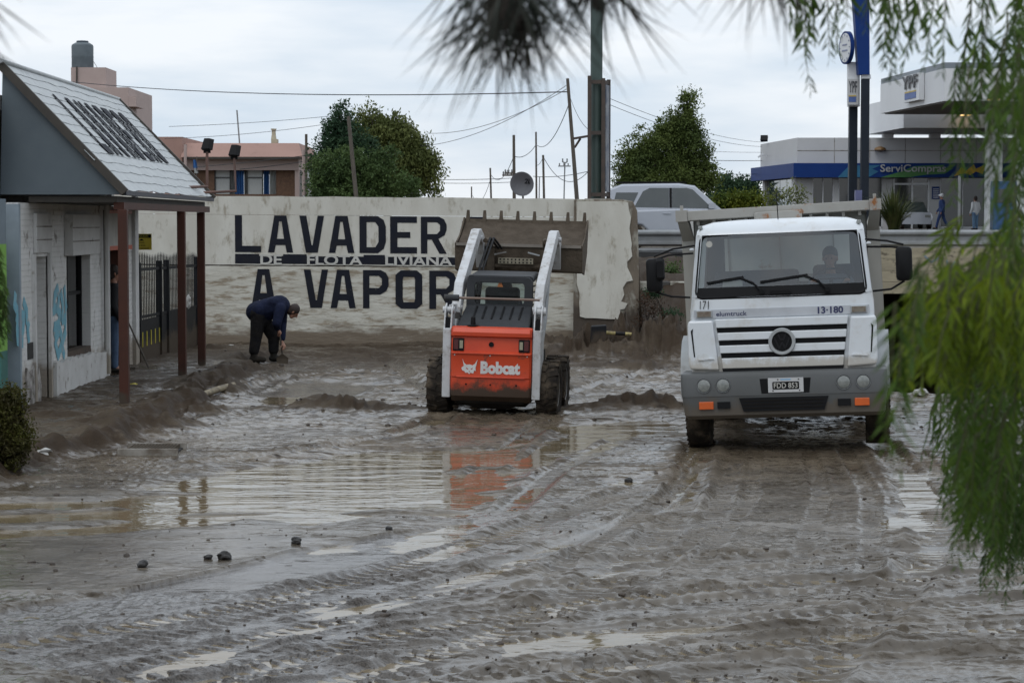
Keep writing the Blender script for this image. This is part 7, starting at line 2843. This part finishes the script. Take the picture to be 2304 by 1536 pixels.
tree('tall dark conifer rising at the left of the tree group behind the wall', (px(775, 0, 80).x, 80, 2.1), [lobe(762, 262, 80, 26, 30), lobe(770, 310, 80, 42, 50), lobe(745, 370, 80, 52, 60), lobe(800, 360, 80, 50, 70), lobe(745, 440, 80, 60, 50)], 400, 60, .13, L_dark, name='conifer_tree', cl=.26)
tree('rounded bright green pine low in front of the dark conifer', (px(790, 0, 76).x, 76, 2.1), [lobe(735, 395, 76, 45, 48), lobe(790, 385, 76, 55, 62), lobe(850, 395, 76, 55, 60), lobe(780, 450, 76, 90, 40), lobe(905, 430, 76, 40, 40)], 420, 62, .12, L_mid, name='pine_tree', cl=.22)
tree('olive drooping tree at the right of the tree group behind the wall', (px(880, 0, 82).x, 82, 2.1), [lobe(840, 290, 82, 42, 45), lobe(890, 310, 82, 50, 50), lobe(930, 355, 82, 45, 60), lobe(965, 390, 82, 30, 52), lobe(880, 380, 82, 70, 70), lobe(800, 300, 82, 30, 40)], 470, 58, .14, L_olive, droop=.5, name='drooping_tree', cl=.26)
tree('big rounded green tree with a pointed top right of the sign column', (px(1500, 0, 74).x, 74, 2.1), [lobe(1548, 232, 74, 16, 34), lobe(1535, 280, 74, 40, 36), lobe(1480, 325, 74, 56, 46), lobe(1560, 340, 74, 44, 54), lobe(1428, 368, 74, 40, 46), lobe(1500, 400, 74, 92, 50), lobe(1428, 415, 74, 40, 40), lobe(1578, 395, 74, 34, 44)], 860, 64, .105, L_deep, name='round_tree', cl=.24)
tree('dark far bushy tree between the round tree and the service shop', (px(1655, 0, 135).x, 135, 2.2), [lobe(1640, 420, 135, 40, 28), lobe(1680, 425, 135, 34, 26), lobe(1650, 450, 135, 60, 30)], 300, 40, .22, L_dark, name='far_tree', cl=.4)


def shrub(label, base, lobes, nclump, per, lsize, m, name='shrub', cl=.12, group=None):
    B = Vector(base)
    t = thing(name, label, 'shrub', base, group=group)
    bb = MB()
    for c, r in lobes:
        e = Vector(c) - B
        for k in range(4):
            tip_ = e + Vector((random.uniform(-.7, .7) * r[0], random.uniform(-.7, .7) * r[1], random.uniform(-.2, .6) * r[2]))
            bb.tube([(random.uniform(-.05, .05), 0, -.05), tip_ * .5 + Vector((0, 0, .05)), tip_], [.012, .008, .003], 5)
    bb.build('stems', K['bark'], t)
    P, D = [], []
    for c, r in lobes:
        k = max(4, nclump // len(lobes))
        u = rng.normal(size=(k, 3))
        u /= np.linalg.norm(u, axis=1, keepdims=True)
        cc = np.array(c) + u * np.array(r) * rng.uniform(.3, 1.05, (k, 1))
        P.append(np.repeat(cc, per, 0) + rng.normal(size=(k * per, 3)) * cl)
    P = np.concatenate(P)
    v, f = leaf_quads(P, rng.normal(size=(len(P), 3)) + np.array([0, 0, .3]), lsize * rng.uniform(.6, 1.4, len(P)), lsize * .45)
    mesh_np('foliage', v - np.array(B[:]), f, m, t)
    return t


shrub('low yellow-green hedge just left of the service shop', (px(1660, 0, 92).x, 92, 2.2), [lobe(1625, 460, 92, 26, 18), lobe(1665, 452, 92, 28, 18), lobe(1695, 455, 92, 22, 20), lobe(1660, 480, 92, 50, 20)], 200, 18, .16, L_yel, 'hedge', .18)
shrub('thin grey-green weeds before the shop side windows', (px(1765, 0, 96).x, 96, 2.2), [lobe(1735, 445, 96, 16, 14), lobe(1770, 440, 96, 16, 18), lobe(1800, 440, 96, 12, 16), lobe(1765, 470, 96, 50, 18)], 60, 14, .14, L_olive, 'shrub', .22)
shrub('leafy weeds on the earth bank below the guardrail', (px(1510, 0, 51.5).x, 51.5, gz(px(1510, 0, 51.5).x, 51.5)), [lobe(1515, 612, 51.5, 18, 22), lobe(1490, 620, 51.5, 16, 14)], 60, 16, .07, L_mid, 'weeds', .07)
shrub('low weeds halfway down the earth bank beside the truck', (px(1510, 0, 47).x, 47, gz(px(1510, 0, 47).x, 47)), [lobe(1510, 708, 47, 26, 14), lobe(1470, 660, 47, 20, 12)], 60, 16, .06, L_dark, 'weeds', .06)
shrub('small weeds at the foot of the bank near the yellow pipe', (px(1505, 0, 43).x, 43, gz(px(1505, 0, 43).x, 43)), [lobe(1505, 780, 43, 16, 10)], 24, 14, .05, L_mid, 'weeds', .05)
L_red = leaf_mat('reddish_dead_leaf', (.075, .040, .024), (.05, .03, .02), (.035, .024, .016), 2)
shrub('brown dead brush on the bank beside the broken pier', (px(1460, 0, 46.5).x, 46.5, gz(px(1460, 0, 46.5).x, 46.5)), [lobe(1450, 680, 46.5, 16, 22), lobe(1475, 690, 46.5, 22, 18), lobe(1500, 725, 46.5, 26, 16), lobe(1450, 725, 46.5, 22, 16)], 44, 14, .06, L_red, 'brush', .07)
L_bush = leaf_mat('rusty_green_leaf', (.085, .095, .018), (.060, .050, .016), (.034, .030, .012), 5)
bx = gp(8, 1062, .02)
shrub('rusty green bush at the far left edge beside the white sack', (bx.x, bx.y, gz(bx.x, bx.y)), [((bx.x - .05, bx.y, .50), (.30, .3, .32)), ((bx.x + .12, bx.y - .05, .32), (.22, .25, .26)), ((bx.x - .2, bx.y, .25), (.3, .3, .25)), ((bx.x + .05, bx.y, .72), (.16, .16, .18))], 520, 26, .045, L_bush, 'bush', .05)

# flax clump by the station
fx = thing('flax_clump', 'large spiky green flax clump beside the station shop door', 'plant', (px(2015, 0, 88).x, 88, SG - .1))
V, Fq = [], []
k = 0
for i in range(300):
    a = random.uniform(0, 2 * math.pi)
    ln = random.uniform(1.2, 2.2)
    lean = random.uniform(.1, 1.15)
    w = random.uniform(.02, .035)
    d0 = np.array([math.cos(a), math.sin(a), 0])
    s0 = np.array([-math.sin(a), math.cos(a), 0]) * w
    o0 = d0 * random.uniform(0, .18)
    pts = []
    for j in range(5):
        t = j / 4
        pts.append(o0 + d0 * ln * lean * t ** 1.6 * .8 + np.array([0, 0, ln * t * (1 - .35 * lean * t * t)]))
    for j, p in enumerate(pts):
        ww = s0 * (1 - .95 * (j / 4) ** 2)
        V += [p - ww, p + ww]
    for j in range(4):
        Fq.append([k + 2 * j, k + 2 * j + 1, k + 2 * j + 3, k + 2 * j + 2])
    k += 10
mesh_np('leaves', np.array(V), np.array(Fq), leaf_mat('flax_leaf', (.075, .10, .028), (.10, .095, .04), (.035, .05, .018), 2), fx)

# ------------------------------------------------------------------ near trees whose twigs hang into the picture
def twig_tree(label, cat, name, trunk_pts, trunk_r, fronds, leaf_L, leaf_W, spacing, m, angle=.75, group=None, young=()):
    """fronds: list of (start point, length, lean vector, d-scale); every frond is a twig with paired leaflets"""
    base = Vector(trunk_pts[0])
    t = thing(name, label, cat, base, group=group)
    bb = MB()
    for pts, rr in trunk_r:
        bb.tube([Vector(p) - base for p in pts], rr, 9)
    bb.build('trunk', K['bark'], t, smooth=50)
    for fl_, nm_, m_ in ((fronds, 'foliage', m), (young, 'young_foliage', L_young)):
        if not fl_:
            continue
        tw = MB()
        PC, PD, PL = [], [], []
        for s_, ln, lean in fl_:
            s_ = np.array(s_)
            lean = np.array(lean)
            n = max(6, int(ln / spacing))
            pts = []
            bend = rng.normal(0, .05, 2)
            for j in range(n + 1):
                q = j / n
                pts.append(s_ + lean * ln * (q ** .8) * .5 + np.array([bend[0] * q * q * ln, bend[1] * q * q * ln, -ln * q * (1 - .25 * np.linalg.norm(lean))]))
            pts = np.array(pts)
            tw.tube([Vector(p) - base for p in pts[::max(1, n // 6)]], [.0022 * (1 - .7 * i / max(1, len(pts[::max(1, n // 6)]) - 1)) for i in range(len(pts[::max(1, n // 6)]))], 4, cap=False)
            ax = np.gradient(pts, axis=0)
            ax /= np.linalg.norm(ax, axis=1, keepdims=True)
            az = rng.uniform(0, math.pi)
            sd = np.array([math.cos(az), math.sin(az), 0])
            taper = np.clip(1.15 - .6 * (np.arange(n + 1) / n) ** 2, .3, 1)
            for q in (-1, 1):
                d = ax * (1.0) + sd * q * angle * rng.uniform(.7, 1.3, (n + 1, 1)) + rng.normal(0, .22, (n + 1, 3))
                d /= np.linalg.norm(d, axis=1, keepdims=True)
                L = leaf_L * taper * rng.uniform(.75, 1.2, n + 1)
                PC.append(pts + d * L[:, None] * .5)
                PD.append(d)
                PL.append(L)
        stuff(tw.build('twigs', K['twig'], t, recalc=False))
        PC, PD, PL = np.concatenate(PC), np.concatenate(PD), np.concatenate(PL)
        v, f = leaf_quads(PC, PD, PL, leaf_W * PL / leaf_L)
        mesh_np(nm_, v - np.array(base[:]), f, m_, t)
    return t


K['twig'] = mat('green_twig', (.06, .065, .02), .7)
L_wil = leaf_mat('willow_leaf', (.085, .140, .018), (.052, .098, .018), (.028, .056, .014), 2.2, trans=.32)
L_young = leaf_mat('young_willow_leaf', (.24, .29, .018), (.15, .215, .018), (.08, .13, .016), 2.5, trans=.45)
fr = []


def fr_px(x, y, d, ln_px, lean=(0, 0, 0)):
    p = px(x, y, d)
    fr.append((tuple(p), ln_px / F * d, lean))


for i in range(130):       # bright outer curtain
    x = 2055 + 270 * random.random() ** .9
    y = random.uniform(600, 720) - (x - 2055) * .25 + max(0, 2110 - x) * .5
    ln = random.uniform(120, 240) * (.8 + (x - 2050) / 500)
    fr_px(x, y, random.uniform(3.3, 4.0), ln, (random.uniform(-.6, -.05), random.uniform(-.2, .2), 0))
for i in range(185):       # main mass
    x = random.uniform(2165, 2400)
    y = random.uniform(560, 1050)
    fr_px(x, y, random.uniform(3.8, 5.4), random.uniform(160, 300), (random.uniform(-.45, .05), random.uniform(-.2, .2), 0))
for i in range(95):        # lower fringe, sharper
    x = 2110 + 210 * random.random() ** .6
    y = random.uniform(780, 960) + (x - 2110) * 1.2
    fr_px(x, y, random.uniform(5.0, 6.2), random.uniform(110, 240), (random.uniform(-.45, .0), random.uniform(-.2, .2), 0))
for i in range(16):        # loose sprays over the bridge beam
    fr_px(random.uniform(2120, 2300), random.uniform(470, 560), random.uniform(3.6, 4.6), random.uniform(80, 150), (random.uniform(-.9, -.3), random.uniform(-.2, .2), 0))
fr_young = fr[:130] + fr[-16:]
fr = fr[130:-16]
for i in range(46):       # dense top right
    x = 2125 + 260 * random.random() ** .6
    y = random.uniform(-120, 190)
    fr_px(x, y, random.uniform(3.2, 4.8), random.uniform(150, 330), (random.uniform(-.3, .1), random.uniform(-.2, .2), 0))
for i in range(22):        # right margin between the two
    x = random.uniform(2235, 2380)
    fr_px(x, random.uniform(150, 520), random.uniform(3.2, 4.8), random.uniform(140, 260), (random.uniform(-.3, .1), 0, 0))
for x, y, ln in ((1815, -60, 180), (1800, -40, 245), (1835, -70, 190), (1860, -60, 190), (1885, -60, 170), (1790, -90, 180), (1985, -40, 215), (2000, -60, 200), (2020, -60, 160), (2060, -50, 200), (2085, -60, 170), (2105, -40, 190), (2035, -80, 150), (1960, -80, 150), (1770, -90, 150), (1905, -90, 140), (2130, -40, 200),
                 (1999, -90, 190), (2075, -90, 200), (1825, -100, 190), (2010, -20, 160)):
    fr_px(x, y, random.uniform(3.6, 4.4), ln, (random.uniform(-.18, .1), random.uniform(-.1, .1), 0))
for x, y, ln in ((1975, 720, 330), (1990, 760, 340), (2030, 620, 300)):
    fr_px(x + 40, y - 40, 2.6, ln, (-.1, 0, 0))
wx, wy = 3.3, 5.6
wz = gz(wx, wy) - .1
limb = [((wx, wy, wz), (wx - .05, wy, wz + 1.2), (wx - .2, wy - .1, wz + 2.1)), (.17, .14, .11)]
lims = [limb,
        (((wx - .2, wy - .1, wz + 2.1), (2.7, 5.2, 3.7), (2.0, 4.6, 3.95), (1.3, 4.2, 3.75), tuple(px(2100, -160, 4.0)), tuple(px(1780, -130, 4.0))), (.06, .04, .028, .018, .010, .004)),
        (((wx - .1, wy, wz + 1.9), (2.6, 5.1, 3.25), (1.9, 4.6, 3.2), (1.3, 4.1, 2.85), tuple(px(2280, 600, 3.9)), tuple(px(2090, 640, 3.9))), (.03, .018, .012, .007, .004, .0015)),
        (((wx - .1, wy, wz + 1.7), (2.7, 5.4, 2.95), (2.0, 5.0, 2.85), (1.5, 4.7, 2.6), tuple(px(2290, 780, 4.6)), tuple(px(2170, 900, 4.8))), (.03, .018, .012, .007, .004, .002)),
        (((wx - .2, wy - .1, wz + 2.1), (3.3, 5.9, 4.2), (3.2, 6.2, 5.2)), (.07, .04, .01))]
twig_tree('drooping green willow hanging into the right side of the picture', 'tree', 'willow_tree', [(wx, wy, wz)], lims, fr, .043, .0068, .0150, L_wil, .70, young=fr_young)
fr2 = fr
# sprig at the far left edge, same kind
fr = []
for i in range(16):
    fr_px(random.uniform(-70, -8), random.uniform(500, 640), 5.5, random.uniform(110, 230), (random.uniform(.0, .5), 0, 0))
lx, ly = -2.6, 5.4
lz = gz(lx, ly) - .1
twig_tree('sprigs of a second green tree at the far left edge', 'tree', 'willow_tree', [(lx, ly, lz)], [(((lx, ly, lz), (lx + .1, ly, lz + 1.3), (lx + .3, ly + .05, lz + 2.2)), (.10, .08, .05)), (((lx + .2, ly, lz + 1.7), (-1.8, 5.5, 2.75), tuple(px(-60, 520, 5.5))), (.03, .012, .004))], fr, .045, .007, .013, L_wil, .6)

# pine overhead: long needles in tufts on short twigs
pine_c = Vector((-1.7, 1.3, 0))
pine_c.z = gz(pine_c.x, pine_c.y) - .1
pine = thing('overhanging_pine', 'dark pine tufts with long needles hanging in from the top edge', 'tree', pine_c)
tufts = []
for x, y, d, ln in ((1150, -30, 2.60, 300), (1175, 20, 2.65, 235), (1110, 40, 2.70, 235), (1200, -40, 2.65, 320), (1090, -50, 2.75, 280), (1225, -60, 2.65, 240), (1120, 90, 2.65, 180), (1180, 75, 2.70, 190),
                    (1345, -20, 2.75, 130), (1335, -60, 2.75, 260), (1355, -60, 2.85, 180), (1390, -60, 2.85, 150), (1700, -120, 2.65, 250), (1760, -110, 2.60, 220), (1790, -130, 2.75, 210), (-60, 30, 2.35, 160), (-80, 120, 2.30, 130)):
    tufts.append((px(x, y, d), ln * 1.30 / F * d))
bb = MB()
trunk = [Vector((0, 0, -.1)), Vector((.02, 0, 1.0)), Vector((.0, .05, 2.2)), Vector((-.05, .1, 4.0))]
bb.tube(trunk, [.16, .14, .11, .05], 10)
lim = [Vector((0, .05, 2.05)), Vector((.5, .6, 2.3)), Vector((1.1, 1.0, 2.2)), px(1120, -330, 2.7) - pine_c, px(1380, -310, 2.75) - pine_c, px(1760, -340, 2.7) - pine_c]
bb.tube(lim, [.05, .035, .024, .016, .012, .007], 7)
for c, ln in tufts:
    c_ = c - pine_c
    a_ = min(lim[1:], key=lambda q: (q - c_).length)
    bb.tube([a_, a_.lerp(c_, .6) + Vector((0, 0, .02)), c_], [.008, .006, .004], 6)
bb.build('trunk', K['bark'], pine, smooth=50)
V, Fq, D_, L_ = [], [], [], []
for c, ln in tufts:
    n = 40
    d = rng.normal(size=(n, 3)) * np.array([.46, .46, .22]) + np.array([0, 0, -.85])
    d /= np.linalg.norm(d, axis=1, keepdims=True)
    o0 = np.array(c[:]) + np.array([0, 0, .02]) + np.stack([np.zeros(n), np.zeros(n), rng.uniform(-.02, .06, n)], 1)
    L = ln * rng.uniform(.5, 1.1, n)
    V.append(o0 + d * L[:, None] * .5)
    D_.append(d)
    L_.append(L)
V, D_, L_ = np.concatenate(V), np.concatenate(D_), np.concatenate(L_)
v, f = leaf_quads(V, D_, L_, np.full(len(V), .0032))
mesh_np('needles', v - np.array(pine_c[:]), f, leaf_mat('pine_needle', (.030, .042, .030), (.022, .030, .026), (.030, .026, .020), 8, trans=.1), pine)
# brown cones / bud masses in the tufts
for x, y, d, s_ in ((1150, 30, 2.63, .018), (1110, 15, 2.65, .013), (1175, 55, 2.65, .014), (1345, -5, 2.75, .012)):
    c_ = px(x, y, d) - pine_c
    bm_ = bmesh.new()
    bmesh.ops.create_icosphere(bm_, subdivisions=3, radius=1)
    for vtx in bm_.verts:
        vtx.co *= 1 + .18 * math.sin(vtx.co.z * 14 + math.atan2(vtx.co.y, vtx.co.x) * 5)
        vtx.co = Vector((vtx.co.x * s_ * .7, vtx.co.y * s_ * .7, vtx.co.z * s_ * 1.3)) + c_
    me = bpy.data.meshes.new('cone')
    bm_.to_mesh(me)
    bm_.free()
    me.materials.append(K['bark'])
    o = bpy.data.objects.new('cone', me)
    col.objects.link(o)
    o.parent = pine
